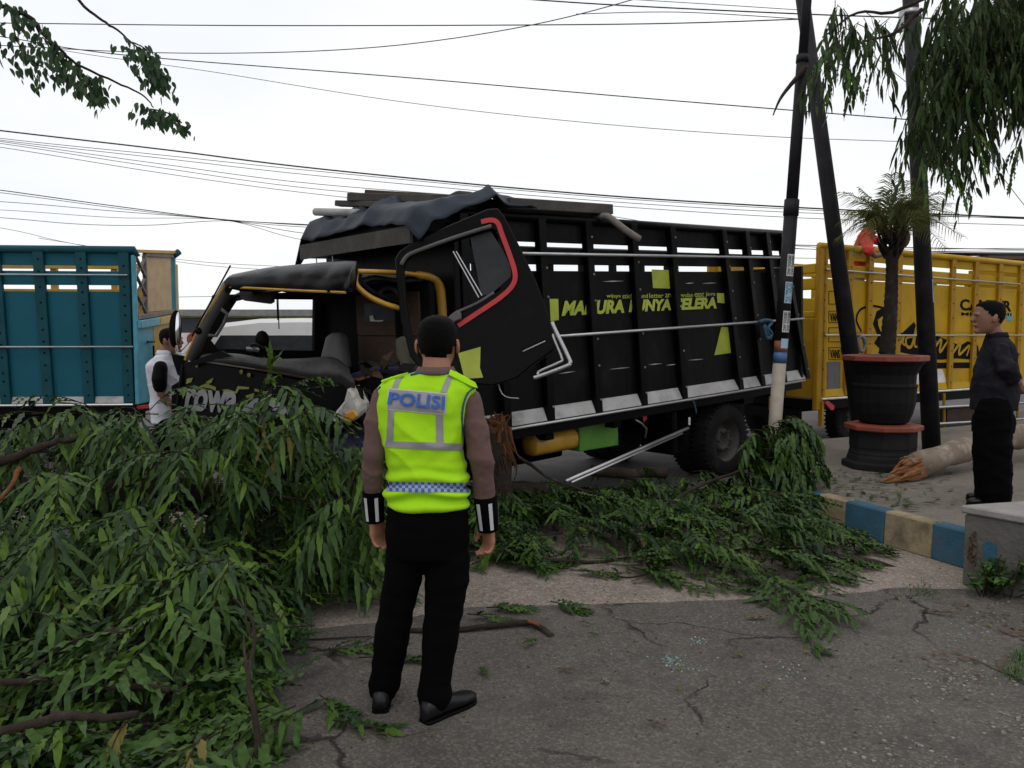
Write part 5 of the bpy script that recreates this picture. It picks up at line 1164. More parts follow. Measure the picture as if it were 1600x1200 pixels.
for y0, y1, m, ink, tx in ((432, 398, 'paper', 'ink', 'SEDOT WC\nSEDOT WC'), (474, 441, 'paper_blue', 'ink_blue', 'SEDOT WC'), (519, 486, 'paper', 'ink', 'SEDOT WC\nSEDOT WC'), (544, 529, 'paper_blue', 'ink_blue', None)):
    sticker(PA, pa0, pa1, .0685, ta(y0), ta(y1), m, ink, tx)
pb0, pb1 = P(1352, 722, 8.9), P(1238, -120, 8.9)
PB = root('leaning_pole', pb0, 'dark pole leaning left behind the planter, crossing the stepped pole', 'pole')
MB().tube([pb0, pb1], [.095, .068], 16).build('pole_shaft', 'pole', PB, smooth=True)
pc0, pc1 = P(1456, 712, 9.0), P(1417, -120, 9.0)
PC = root('utility_pole', pc0, 'thick dark upright pole with one sticker beside the potted palm', 'pole')
MB().tube([pc0, pc1], [.098, .078], 18).build('pole_shaft', 'pole', PC, smooth=True)
tcf = lambda y: at_y(pc0, pc1, y)
sticker(PC, pc0, pc1, .0925, tcf(473), tcf(438), 'paper_blue', 'ink_blue', 'SEDOT WC', -1.0, -.25)
p = pc0.lerp(pc1, tcf(20)); MB().tube([p - V((0, 0, .03)), p + V((0, 0, .03))], .084, 16).build('steel_band', 'chrome', PC, smooth=True)
MB().box(tuple(p + V((-.14, -.06, -.22))), tuple(p + V((-.10, .0, .02)))).build('wire_clamp', 'chrome', PC, bevel=.005)

pb = G(1381, 738, KZ); pb = P(1379, 700, 7.95); pb.z = KZ; sc = 8.0 / FPX
PLT = root('planter', pb, 'black flared planter with red rim on a red topped pedestal', 'planter')
def ngon(prof, nm, m, n=8, rot=.39): 
    prof = [(r * .95, z) for r, z in prof]; mb = MB(); mb.loft([(pb + V((0, 0, z)), V((math.cos(rot), math.sin(rot), 0)) * r, V((-math.sin(rot), math.cos(rot), 0)) * r) for r, z in prof], n); return mb.build(nm, m, PLT, bevel=.006)
ngon([(.40, 0), (.40, .06), (.355, .07), (.345, .12), (.335, .13), (.335, .16), (.325, .17), (.325, .20), (.33, .21), (.33, .37)], 'pedestal', 'pot_grey')
ngon([(.34, .372), (.385, .385), (.385, .43), (.33, .44)], 'pedestal_slab', 'pot_red')
ngon([(.20, .442), (.24, .46), (.28, .55), (.305, .66), (.31, .80), (.318, .81), (.318, .83), (.30, .84), (.305, .93), (.35, 1.02), (.39, 1.06)], 'bowl', 'pot', 20)
ngon([(.395, 1.062), (.42, 1.065), (.42, 1.115), (.40, 1.12), (.34, 1.12), (.33, 1.09)], 'planter_rim', 'pot_red')
ngon([(.33, 1.06), (.33, 1.10), (.15, 1.125), (.02, 1.13)], 'soil', 'soil', 16)
PT = root('palm_tree', pb + V((0, 0, 1.12)), 'small potted palm with arching fronds in the red rimmed planter', 'palm')
t0, t1 = P(1385, 558, 8.0), P(1393, 385, 8.0)
kk = 34; rr = []; pts = []
for i in range(kk + 1):
    t = i / kk; p = t0.lerp(t1, t) + V((.02 * math.sin(t * 3), 0, 0)); pts.append(p); rr.append(lerp(.078, .056, min(1, t * 1.3)) * (1.06 if i % 2 else .96) + (.02 * max(0, t - .85) / .15 if t > .85 else 0))
pts[0] = V((pts[0].x, pts[0].y, KZ + 1.12)); MB().tube(pts, rr, 14).build('trunk', 'palm_trunk', PT, smooth=True)
MB().ball(P(1410, 374, 8.05), (.075, 0, .02), (0, .07, 0), (0, 0, .1), 14).build('crown_fibre', 'brown_board', PT, smooth=True)
boot = MB()
for k in range(16):
    an = k * 2.4; b0 = t1 + V((.05 * math.cos(an), .05 * math.sin(an), -.12 + .012 * k)); boot.tube([b0, b0 + V((.06 * math.cos(an), .06 * math.sin(an), .10)), b0 + V((.09 * math.cos(an), .09 * math.sin(an), .2))], [.022, .016, .006], 6)
boot.build('frond_stubs', 'palm_trunk', PT, smooth=True)
tips = [(1308, 372), (1322, 330), (1318, 300), (1345, 295), (1360, 330), (1393, 272), (1420, 282), (1440, 295), (1470, 300), (1500, 335), (1505, 370), (1480, 390), (1330, 395), (1345, 360), (1440, 330), (1465, 345), (1385, 300), (1410, 320), (1350, 310), (1490, 318), (1316, 345), (1430, 310)]
for k, (x, y) in enumerate(tips):
    dy = RNG.uniform(-.45, .45); tip = P(x, y, 8.0 + dy); b0 = t1 + V((0, 0, .02)); ln = (tip - b0)
    mid = b0 + ln * .5 + V((0, 0, .10 + .14 * (1 - abs(ln.z) / (ln.length + 1e-6))))
    path = polyline([b0, b0.lerp(mid, .55) + V((0, 0, .03)), mid, tip], 6); mb = MB(); mb.tube(path, [.007 * (1 - i / len(path)) + .0015 for i in range(len(path))], 4)
    n = 34
    for i in range(n):
        t = .15 + .85 * i / n; ix = t * (len(path) - 1); i0 = min(int(ix), len(path) - 2); p = path[i0].lerp(path[i0 + 1], ix - i0); d = (path[i0 + 1] - path[i0]).normalized()
        sd_ = d.cross(V((0, 0, 1)));  sd_ = sd_.normalized() if sd_.length > .05 else V((1, 0, 0))
        for s in (-1, 1):
            ll = .27 * math.sin(math.pi * (.18 + .72 * t)) * RNG.uniform(.8, 1.15)
            dd = (d * .75 + sd_ * s * .75 + V((0, 0, RNG.uniform(-.15, .25)))).normalized(); m_ = p + dd * ll * .5; e = p + dd * ll + V((0, 0, -.45 * ll)); w_ = d * .0048
            mb.add([p - w_, p + w_, m_ + w_ + V((0, 0, -.06 * ll)), m_ - w_ + V((0, 0, -.06 * ll)), e], [(0, 1, 2, 3), (3, 2, 4)])
    o = mb.build('frond', 'frond', PT)

# broken log on the sidewalk
lg = root('broken_log', G(1400, 760, KZ), 'mottled pale log with splintered orange end lying on the sidewalk', 'log')
l0 = G(1425, 748, KZ) + V((0, 0, .10)); l1 = V((6.3, 8.9, KZ + .36))
path = [l0.lerp(l1, t) + V((0, 0, .04 * math.sin(t * 5))) for t in np.linspace(0, 1, 26)]
mb = MB(); n = 20; mb.tube(path, [.115 + .012 * math.sin(i * 1.3) + .008 * math.sin(i * 3.1) for i in range(26)], n)
mb.v = [tuple(V(v) + V((noise.noise(V(v) * 6), noise.noise(V(v) * 6 + V((5, 0, 0))), noise.noise(V(v) * 6 + V((9, 0, 0))))) * .022) for v in mb.v]
mb.build('log_trunk', 'bark_pale', lg, smooth=True)
ld = (l0 - l1).normalized(); lx = ld.cross(V((0, 0, 1))).normalized(); ly = lx.cross(ld)
spl = MB()
for k in range(46):
    an = random.uniform(0, 6.28); r0 = .105 * math.sqrt(random.random()); b0 = l0 - ld * random.uniform(.0, .08) + (lx * math.cos(an) + ly * math.sin(an)) * r0
    ll = random.uniform(.1, .3) * (1.25 - .5 * math.sin(an)); e = b0 + ld * ll + (lx * math.cos(an) + ly * math.sin(an)) * random.uniform(-.06, .01) - V((0, 0, random.uniform(0, .04)))
    if e.z < KZ + .012: e.z = KZ + .012
    spl.tube([b0, b0.lerp(e, .6), e], [.030, .022, .004], 5)
spl.build('splintered_end', 'split_wood', lg)
MB().limb([V((6.1, 8.75, KZ + .45)), V((6.5, 8.9, KZ + .75))], [.07, .06]).build('branch_stub', 'bark_pale', lg, smooth=True)
for k in range(6):
    an = k * 1.1; pth = [l0 + ld * (-.02) + (lx * math.cos(an) + ly * math.sin(an)) * .108, l0 + ld * (.05 + .03 * (k % 3)) + (lx * math.cos(an) + ly * math.sin(an)) * .112]
    MB().bar(pth[0], pth[1], .05, .012, (lx * math.cos(an) + ly * math.sin(an))).build('bark_flap', 'bark_pale', lg)

# ================================================================== FOLIAGE
LK = 13; LT = np.linspace(0, 1, LK)
LWP = np.clip(np.sin(np.pi * LT ** .72) ** .85 * (1 - .12 * LT), .03, 1)
def unit(a): return a / np.maximum(1e-6, np.linalg.norm(a, axis=-1, keepdims=True))
def leaf_arrays(pos, dr, up, L, W, droop, ph, wave=.5, fold=.28):
    pos, dr, up = (np.asarray(a, float) for a in (pos, dr, up)); L, W, droop, ph = (np.asarray(a, float)[:, None] for a in (L, W, droop, ph))
    dr = unit(dr); side = unit(np.cross(dr, up)); nr = np.cross(side, dr); n = len(pos)
    c = pos[:, None] + dr[:, None] * (L * LT)[..., None]; c[..., 2] -= droop * L * LT ** 2
    c = c + nr[:, None] * (.03 * L * np.sin(ph + LT * 4))[..., None]
    w = W / 2 * LWP * (1 + .17 * wave * np.sin(ph * 2 + LT * 23))
    lf = c + side[:, None] * w[..., None] + nr[:, None] * (fold * w + wave * w * np.sin(ph + LT * 23))[..., None]
    rt = c - side[:, None] * w[..., None] + nr[:, None] * (fold * w + wave * w * np.sin(ph + 1.7 + LT * 23))[..., None]
    vs = np.stack([lf, c, rt], 2).reshape(-1, 3)
    q = np.array([(3 * k + a, 3 * k + a + 1, 3 * k + a + 4, 3 * k + a + 3) for k in range(LK - 1) for a in (0, 1)])
    return vs, (q[None] + (np.arange(n) * 3 * LK)[:, None, None]).reshape(-1, 4)
class Fol:
    def __init__(s): s.pos = []; s.dr = []; s.up = []; s.L = []; s.W = []; s.dp = []; s.ph = []; s.stem = MB()
    def leaf(s, p, d, u, L, W, dp): s.pos.append(tuple(p)); s.dr.append(tuple(d)); s.up.append(tuple(u)); s.L.append(L); s.W.append(W); s.dp.append(dp); s.ph.append(random.uniform(0, 6.28))
    def twig(s, p0, d, ln, nl, sag=.35, L=.17, W=.032, down=.6, r=.004, zmin=.02, tip=True, spread=.6, start=.15):
        p0, d = V(p0), V(d).normalized(); k = 6; path = []
        for i in range(k + 1):
            t = i / k; p = p0 + d * ln * t + V((0, 0, -sag * ln * t * t)); p.z = max(p.z, zmin); path.append(p)
        s.stem.tube(path, [r * (1 - .7 * i / k) for i in range(k + 1)], 4)
        for i in range(nl):
            t = start + (1 - start) * i / max(1, nl - 1); x = min(t * k, k - .001); i0 = int(x); p = path[i0].lerp(path[i0 + 1], x - i0); tg = (path[i0 + 1] - path[i0]).normalized()
            sd_ = tg.cross(V((0, 0, 1))); sd_ = sd_.normalized() if sd_.length > .1 else V((1, 0, 0)); sg = 1 if i % 2 else -1
            dd = tg * random.uniform(.5, .95) + sd_ * sg * random.uniform(.5, 1.) * spread + V((0, 0, -down * random.uniform(.5, 1.3))) + V((random.gauss(0, .15), random.gauss(0, .15), random.gauss(0, .15)))
            l = L * random.uniform(.7, 1.2) * (1 - .25 * max(0, t - .8) / .2); dd.normalize()
            u = V((0, 0, 1)) + sd_ * sg * random.uniform(-.2, .5) + tg * .3 + V((random.gauss(0, .25), random.gauss(0, .25), 0))
            dpp = random.uniform(.0, .35)
            if p.z + dd.z * l - dpp * l < zmin: dd.z = (zmin - p.z) / l + .02; dpp = 0.
            s.leaf(p, dd, u, l, W * random.uniform(.8, 1.2), dpp)
        return path
    def emit(s, par, m, nm='foliage', indiv=0, score=None, stem_m='bark', wave=.5, leafname='leaf', stems='twigs'):
        n = len(s.pos); idx = np.arange(n); A = [np.array(a) for a in (s.pos, s.dr, s.up, s.L, s.W, s.dp, s.ph)]
        if indiv and n > indiv:
            sc_ = np.array([score(p) for p in s.pos]); order = np.argsort(-sc_); one, rest = order[:indiv], order[indiv:]
            tmpl = []
            for k in range(6):
                v, q = leaf_arrays([(0, 0, 0)], [(1, 0, 0)], [(0, 0, 1)], [1.], [.19], [random.uniform(0, .25)], [k * 1.1]); me = np_mesh(v, q); me.name = 'leaf'; me.materials.append(M[m]); me.polygons.foreach_set('use_smooth', np.ones(len(me.polygons), dtype=bool)); tmpl.append(me)
            inv = INV[par.name]
            for k, i in enumerate(one):
                d = V(A[1][i]).normalized(); sd_ = d.cross(V(A[2][i])).normalized(); u = sd_.cross(d)
                o = bpy.data.objects.new(leafname, tmpl[k % 6]); o.parent = par
                mw = Matrix.Translation(V(A[0][i])) @ Matrix((d, -sd_, u)).transposed().to_4x4() @ Matrix.Scale(A[3][i], 4)
                o.matrix_local = inv @ mw; PEND.append(o)
            A = [a[rest] for a in A]
        v, q = leaf_arrays(*A, wave=wave); put(nm, np_mesh(v, q), m, par, smooth=True, fix=False, kind='stuff')
        if s.stem.v: put(stems, mesh_of(s.stem.v, s.stem.f), stem_m, par, smooth=True, fix=False, kind='stuff')

def xb(y): return float(np.interp(y, [2.0, 2.9, 3.6, 4.3, 4.7, 5.2, 5.8, 6.4], [-.84, -.90, -1.02, -1.15, -.85, -.62, -.62, -.7]))
def h_left(x, y):
    hy = float(np.interp(y, [2.0, 2.9, 3.4, 3.85, 4.2, 4.45, 4.7, 4.95, 5.2, 5.6, 6.1, 6.5], [.10, .20, .38, .60, .56, .38, .5, .95, 1.06, .98, .6, .3]))
    e = min(1, max(0, (xb(y) - x) / .7)) ** .6
    return max(0, hy * (.25 + .75 * e) * (1 + .18 * noise.noise((x * 1.3, y * 1.3, 2)) + .12 * noise.noise((x * 3.3, y * 3.3, 5))))
FT = root('fallen_tree', (-2.2, 5.4, 0), 'fallen tree with a high heap of long green leaves burying the cab front', 'tree')
fo = Fol(); nt_ = 0
random.seed(21)
while nt_ < 350:
    y = random.uniform(2.2, 6.1); x = random.uniform(-1.0 - .72 * y, xb(y) - .03)
    if x < -.70 * y - .5: continue
    h = h_left(x, y); hol = noise.noise((x * 1.7 + 4, y * 1.7, 11)); deep = random.random() < (.3 if hol < .12 else .85)
    z = h * (random.uniform(.2, .75) if deep else random.uniform(.78, 1.05)) + .05
    an = random.gauss(-math.pi / 2 + .8 * math.sin(x * 2.3 + y), .9)
    if y > 5.3: an = random.uniform(0, 6.28)
    d = V((math.cos(an), math.sin(an), random.uniform(-.15, .35)))
    ln = random.uniform(.35, .75); p0 = V((x, y, z)) - d * ln * .55; p0.z = max(p0.z, .04)
    e = p0 + d * ln
    if e.x > xb(max(2, e.y)) + .06 or p0.y + d.y * ln < 1.9: continue
    near = y < 3.7
    fo.twig(p0, d, ln, int(ln * random.uniform(30, 38)), sag=(random.uniform(.1, .4) if near else random.uniform(.15, .8)), L=random.uniform(.17, .24), W=random.uniform(.026, .034), down=(.15 if near else random.choice([.1, .2, .5])), zmin=.03, spread=.8); nt_ += 1
for k in range(110):       # inner leaves that keep the hollows of the heap dark
    y = random.uniform(4.3, 6.0); x = random.uniform(-.70 * y - .4, xb(y) - .1); an = random.uniform(0, 6.28)
    fo.twig((x, y, random.uniform(.1, .75) * h_left(x, y) + .05), (math.cos(an), math.sin(an), 0), random.uniform(.3, .5), 13, sag=.3, L=.19, W=.04, down=.3, zmin=.03)
# drooping bunches that fall over the face of the heap, and the upright sprays on its crest
for (px, py, Y, n, ln) in ((60, 650, 5.0, 16, .5), (140, 632, 5.1, 18, .6), (200, 640, 5.0, 18, .6), (260, 655, 4.9, 16, .5), (330, 640, 5.0, 18, .5), (390, 650, 4.8, 16, .5), (450, 610, 5.0, 20, .45), (470, 640, 4.9, 20, .5), (520, 690, 5.0, 16, .5), (560, 700, 5.0, 14, .4), (80, 740, 4.5, 20, .5), (300, 700, 4.6, 24, .55), (240, 820, 4.0, 24, .5), (100, 830, 3.9, 24, .5), (350, 870, 3.8, 20, .45), (530, 780, 4.7, 20, .5), (500, 860, 4.6, 20, .5), (30, 950, 3.4, 18, .4)):
    for k in range(4):
        p = P(px + random.uniform(-25, 25), py + random.uniform(-8, 14), Y + random.uniform(-.1, .1)); an = random.gauss(-math.pi / 2, .9)
        fo.twig(p, (math.cos(an), math.sin(an), .25), ln * random.uniform(.7, 1.1), int(n * .75), sag=random.uniform(.5, 1.3), L=.23, W=.032, down=random.uniform(.2, .7), spread=.75)
for (px, py, Y, d, ln) in ((235, 640, 5.4, (.5, -.2, .5), .5), (150, 640, 5.3, (-.5, -.2, .35), .5), (400, 640, 5.3, (.3, 0, 1), .35), (440, 615, 5.3, (.6, -.1, .5), .4), (420, 600, 5.3, (.1, 0, 1), .25), (30, 660, 5.2, (-.6, -.2, .3), .4)):
    fo.twig(P(px, py, Y), d, ln, 12, sag=.35, L=.15, down=.35)
for k in range(2200):      # leaves lying flat underneath
    y = random.uniform(2.1, 6.2); x = random.uniform(-.72 * y - .5, xb(y) + random.gauss(0, .05)); an = random.uniform(0, 6.28)
    fo.leaf((x, y, .025 + random.random() * .06 + .45 * random.random() * h_left(x, y)), (math.cos(an), math.sin(an), random.uniform(-.3, .3)), (random.gauss(0, .2), random.gauss(0, .2), 1), random.uniform(.1, .18), .032, 0)
def sc_left(p):
    if p[1] < 2.75 or p[0] < -.66 * p[1]: return -9
    q = p[2] - h_left(p[0], p[1]); return -math.hypot(p[0], p[1]) + 3 * min(.1, q)
fo.emit(FT, 'leaf', indiv=290, score=sc_left)
yl = Fol()
for (px, py, Y) in ((405, 655, 4.85), (480, 660, 4.9), (330, 1150, 2.75), (215, 1125, 2.9), (470, 690, 4.8)):
    yl.twig(P(px, py, Y) + V((0, -.05, .03)), (random.uniform(-.5, .5), -.7, .2), .25, 6, sag=.8, L=.13, down=.9)
yl.emit(FT, 'leaf_yel', 'yellow_leaves', stems='yellow_twigs')
def branch(R, pts, r0, r1, m='bark', nm='branch', n=8):
    pp = polyline(pts, 5); k = len(pp); pp = [p + V((noise.noise((i * .7, 1, 0)), noise.noise((i * .7, 5, 0)), noise.noise((i * .7, 9, 0)))) * min(.03, r0 * .5) for i, p in enumerate(pp)]
    return MB().tube(pp, [lerp(r0, r1, i / (k - 1)) for i in range(k)], n).build(nm, m, R, smooth=True)
branch(FT, [V((-4.6, 5.6, .55)), P(120, 775, 5.05), P(240, 770, 5.1), P(420, 790, 5.6), P(600, 800, 6.3), P(760, 792, 6.7)], .10, .12, nm='trunk', n=12)
branch(FT, [P(-60, 740, 4.6), P(20, 715, 4.6), P(60, 700, 4.6), P(90, 690, 4.7), P(150, 680, 4.9)], .03, .014)
branch(FT, [P(-40, 1155, 2.75), P(60, 1130, 2.8), P(100, 1118, 2.8), P(150, 1122, 2.8), P(215, 1116, 2.8)], .022, .014)
branch(FT, [P(130, 1075, 3.05), P(200, 1072, 3.05), P(265, 1078, 3.05)], .016, .012)
branch(FT, [P(-20, 1066, 3.0), P(40, 1065, 3.0), P(75, 1060, 3.0)], .016, .01)
branch(FT, [P(405, 1230, 2.72), P(400, 1130, 2.8), P(388, 1060, 2.95), P(398, 1000, 3.2), P(390, 960, 3.3), P(365, 935, 3.4)], .014, .004)
branch(FT, [P(388, 1060, 2.95), P(382, 1020, 3.05), P(381, 990, 3.1)], .008, .003)
branch(FT, [P(398, 1000, 3.2), P(385, 975, 3.3), P(384, 905, 3.5)], .007, .002)
branch(FT, [P(262, 865, 3.9), P(275, 890, 3.75), P(290, 930, 3.6), P(300, 950, 3.5)], .012, .008)
branch(FT, [P(210, 985, 3.3), P(160, 990, 3.3), P(100, 1010, 3.2), P(50, 1045, 3.1)], .014, .006)
branch(FT, [P(190, 850, 4.0), P(215, 865, 3.95), P(240, 880, 3.9)], .008, .005)
branch(FT, [P(370, 750, 4.7), P(420, 770, 4.75), P(500, 785, 4.9), P(570, 780, 5.1)], .010, .006)
branch(FT, [P(85, 770, 4.4), P(86, 830, 4.3), P(75, 880, 4.2)], .006, .003)
branch(FT, [P(245, 780, 4.5), P(246, 850, 4.4)], .006, .004)
branch(FT, [P(425, 600, 5.3), P(420, 620, 5.3), P(412, 650, 5.2)], .012, .014)
branch(FT, [P(30, 730, 4.55), P(20, 755, 4.5), P(0, 780, 4.45)], .016, .01, 'split_wood', 'split_branch')
# second mass lying to the right, along the kerb and under the truck
FB = root('fallen_bough', (.9, 6.2, 0), 'leafy bough spread over the gravel between the officer and the kerb', 'branch')
def h_right(x, y):
    e = min(1, max(0, (x + .75) / .3)) * min(1, max(0, (2.75 - x) / .5))
    yf = float(np.interp(x, [-.7, -.2, .5, 1.0, 1.5, 2.3, 2.8], [5.5, 5.4, 5.35, 5.1, 4.75, 5.35, 5.6]))
    hh = float(np.interp(y - yf, [-.15, 0, .35, .9, 1.4, 1.9], [0, .12, .26, .36, .30, .08]))
    return hh * e * (1 + .25 * noise.noise((x * 2, y * 2, 8)))
fb = Fol(); c = 0; random.seed(5)
while c < 300:
    x = random.uniform(-.75, 2.75); y = random.uniform(4.7, 7.2); h = h_right(x, y)
    if h < .04 or (x < .85 and x > .25 and y < 5.75 and random.random() < .75): continue
    if x > 2.3 and y > 6.3: continue
    an = random.gauss(-.5, .9); d = V((math.cos(an), math.sin(an), random.uniform(-.1, .2))); ln = random.uniform(.25, .55)
    p0 = V((x, y, h * random.uniform(.5, 1.05) + .03)) - d * ln * .5; p0.z = max(.04, p0.z)
    fb.twig(p0, d, ln, random.randint(13, 19), sag=random.uniform(.1, .4), L=random.uniform(.13, .18), W=.03, down=.15, zmin=.025, spread=.7); c += 1
for k in range(500):
    x = random.uniform(-.7, 2.6); y = random.uniform(4.9, 7.2)
    if h_right(x, y) < .05: continue
    an = random.uniform(0, 6.28); fb.leaf((x, y, .02 + random.random() * .04), (math.cos(an), math.sin(an), 0), (random.gauss(0, .2), random.gauss(0, .2), 1), random.uniform(.1, .17), .03, 0)
for k in range(85):        # packed against the chassis and round the rear wheel
    p_ = P(random.uniform(930, 1215), random.uniform(735, 800), random.uniform(6.7, 8.1)); p_.z = max(.06, min(.5, p_.z)); an = random.gauss(-.3, 1.2)
    fb.twig(p_, (math.cos(an), math.sin(an), random.uniform(0, .5)), random.uniform(.3, .5), 14, sag=.6, L=.17, W=.028, down=.3, zmin=.03)
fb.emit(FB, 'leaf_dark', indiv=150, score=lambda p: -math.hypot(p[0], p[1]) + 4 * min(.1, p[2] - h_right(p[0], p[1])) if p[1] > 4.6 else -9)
branch(FB, [P(765, 775, 6.9), P(830, 770, 7.0), P(900, 778, 7.1), P(960, 785, 7.2)], .115, .08, nm='trunk', n=12)
branch(FB, [P(780, 860, 5.4), P(860, 874, 5.4), P(930, 878, 5.45), P(1000, 868, 5.6), P(1070, 852, 5.8)], .016, .008)
branch(FB, [P(925, 735, 7.3), P(980, 740, 7.35), P(1040, 738, 7.4)], .055, .05, nm='trunk', n=10)
branch(FB, [P(1050, 785, 6.5), P(1090, 760, 6.7), P(1150, 738, 6.9), P(1190, 720, 7.0)], .018, .010)
branch(FB, [P(1100, 792, 6.3), P(1130, 794, 6.3), P(1160, 788, 6.3)], .026, .022)
branch(FB, [P(810, 715, 6.6), P(835, 730, 6.5), P(860, 748, 6.4), P(925, 770, 6.3)], .018, .008)
branch(FB, [P(1090, 862, 5.6), P(1180, 858, 5.6), P(1280, 856, 5.6), P(1330, 848, 5.6)], .008, .005)
branch(FB, [P(1330, 872, 5.45), P(1380, 882, 5.4), P(1420, 898, 5.35)], .022, .018)
MB().tube([P(1420, 898, 5.35), P(1432, 904, 5.33)], [.018, .012], 8).build('broken_end', 'split_wood', FB)
# splintered stump standing between officer and truck
ST = root('splintered_stump', G(770, 800), 'dark splintered tree stump with orange torn wood beside the officer', 'stump')
s0 = G(772, 800); s0 = V((-.15, 6.35, 0)); s1 = P(772, 690, 6.3)
branch(ST, [s0, s0.lerp(s1, .5), s1, P(776, 670, 6.28)], .16, .13, nm='stump_trunk', n=14)
sp = MB()
for k in range(40):
    a = V((random.gauss(.01, .055), random.gauss(0, .06), random.uniform(-.1, .05))); b = P(772, 672, 6.28) + a; hgt = random.uniform(.04, .2) * (1.2 if a.x > 0 else .6)
    sp.tube([b, b + V((random.gauss(.0, .02), random.gauss(0, .02), hgt * .6)), b + V((random.gauss(.0, .04), 0, hgt))], [.022, .014, .003], 5)
for k in range(9):
    b = P(782, 672, 6.22) + V((random.gauss(0, .03), random.gauss(0, .03), random.uniform(-.1, .1))); sp.tube([b, b + V((random.uniform(.0, .08), -.02, -.1)), b + V((random.uniform(.05, .14), -.03, -.22))], [.016, .012, .003], 5)
sp.build('splinters', 'torn_wood', ST)
for k in range(7):
    b = P(770, 700, 6.2); branch(ST, [b, b + V((random.uniform(-.1, .25), -.05, -.15)), b + V((random.uniform(-.1, .35), -.1, -.4))], .008, .003, nm='root_fibre')
# leafy clump leaning on the kerb end
KC = root('leafy_branch', (2.5, 7.2, 0), 'dense leafy branch heaped against the far end of the painted kerb', 'branch')
kc = Fol(); random.seed(9)
for k in range(130):
    c = P(random.uniform(1150, 1248), random.uniform(665, 800), random.uniform(6.7, 7.4)); top = max(0, 1 - (c.z / .95)); an = random.gauss(-.2, .9)
    kc.twig(c, (math.cos(an), math.sin(an) * .7, .25), random.uniform(.25, .45), 13, sag=1.0, L=.17, W=.034, down=.8, zmin=.03)
for k in range(16):
    c = P(random.uniform(1205, 1235), random.uniform(655, 675), 7.0); kc.twig(c, (random.uniform(.2, 1), random.uniform(-.4, .2), .25), .3, 12, sag=1.0, L=.17, W=.036, down=.5)
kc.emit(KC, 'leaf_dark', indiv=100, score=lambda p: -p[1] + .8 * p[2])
branch(KC, [V((2.05, 6.7, .05)), V((2.25, 7.0, .5)), P(1215, 680, 7.1), P(1250, 665, 7.0)], .03, .01)
branch(KC, [V((2.1, 6.7, .05)), V((2.45, 6.95, .4)), P(1262, 720, 6.9)], .02, .008)
# long sprig pointing toward the camera
SG = root('leafy_sprig', G(1260, 980), 'leafy sprig reaching out over the dark asphalt, tip bending toward camera', 'branch')
sg = Fol(); random.seed(3)
for (a, b, n) in (((1150, 895), (1250, 950), 16), ((1190, 915), (1290, 985), 18), ((1215, 935), (1330, 985), 18), ((1240, 950), (1345, 975), 16), ((1230, 940), (1300, 1000), 16), ((1200, 930), (1270, 1000), 14), ((1225, 960), (1262, 1010), 10)):
    A, B_ = G(*a), G(*b); sg.twig(A + V((0, 0, .09)), (B_ - A) + V((0, 0, .03)), (B_ - A).length, n, sag=.1, L=.15, W=.028, down=.12, zmin=.02)
A, B_ = G(1258, 1000), G(1272, 1035); sg.twig(A + V((0, 0, .04)), (B_ - A), (B_ - A).length * 1.2, 4, sag=.0, L=.05, down=.1)
A = G(1272, 1018); 
for k in range(9): sg.leaf(A + V((random.uniform(-.01, .02), random.uniform(-.02, .02), .03)), V((lerp(-.35, .55, k / 8), -.8, .12)), V((random.gauss(0, .3), 0, 1)), random.uniform(.11, .15), .03, .12)
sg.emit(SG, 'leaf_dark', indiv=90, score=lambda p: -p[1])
def ground_sprig(px, py, ang, label, nl=9, ln=.22, L=.13):
    g = G(px, py); R = root('leafy_sprig', g, label, 'branch'); f = Fol()
    f.twig(g + V((0, 0, .04)), (math.cos(ang), math.sin(ang), .02), ln, nl, sag=.1, L=L, W=.03, down=.1, zmin=.018); f.emit(R, 'leaf_dark', indiv=0, nm='leaves', stems='stem'); return R
ground_sprig(500, 1100, -.9, 'small dark sprig lying on the asphalt left of the shoes', 14)
ground_sprig(520, 1140, -.2, 'tiny dark sprig under the small sprig left of the shoes', 8)
ground_sprig(860, 950, -.6, 'leaf cluster at the asphalt edge right of the trousers', 12)
ground_sprig(760, 960, .1, 'pale green leaf bunch beside the trouser knee', 12)
ground_sprig(890, 900, -.2, 'low leaf fan on the gravel edge nearest the hand', 14, .3)
ground_sprig(560, 1040, .1, 'leafy twig flat on the asphalt behind the left shin', 14, .35)
ground_sprig(490, 1030, .3, 'leafy twig end beside the heap left of the shin', 14, .35)
ground_sprig(730, 970, -.3, 'few leaves peeping out between officer and broken stick', 7, .2)
st_ = root('broken_stick', G(750, 992), 'broken brown stick lying on the asphalt behind the officer legs', 'stick')
branch(st_, [G(600, 990) + V((0, 0, .02)), G(700, 992) + V((0, 0, .025)), G(780, 985) + V((0, 0, .03)), G(830, 982) + V((0, 0, .03)), G(862, 998) + V((0, 0, .012))], .014, .018, nm='stick')
MB().tube([G(826, 983) + V((0, 0, .045)), G(842, 988) + V((0, 0, .042))], [.011, .009], 6).build('torn_patch', 'split_wood', st_)
o = branch(None, [G(400, 1010) + V((0, 0, .04)), G(480, 1005) + V((0, 0, .02)), G(580, 1000) + V((0, 0, .02))], .006, .004, nm='thin_twig'); tag(o, 'thin dark twig running from the leaf heap to the trousers', 'twig')
o = branch(None, [G(920, 893) + V((0, 0, .01)), G(980, 905) + V((0, 0, .012)), G(1030, 897) + V((0, 0, .02)), G(1060, 895) + V((0, 0, .012))], .006, .003, nm='thin_twig'); tag(o, 'thin bare twig on the pale gravel', 'twig')

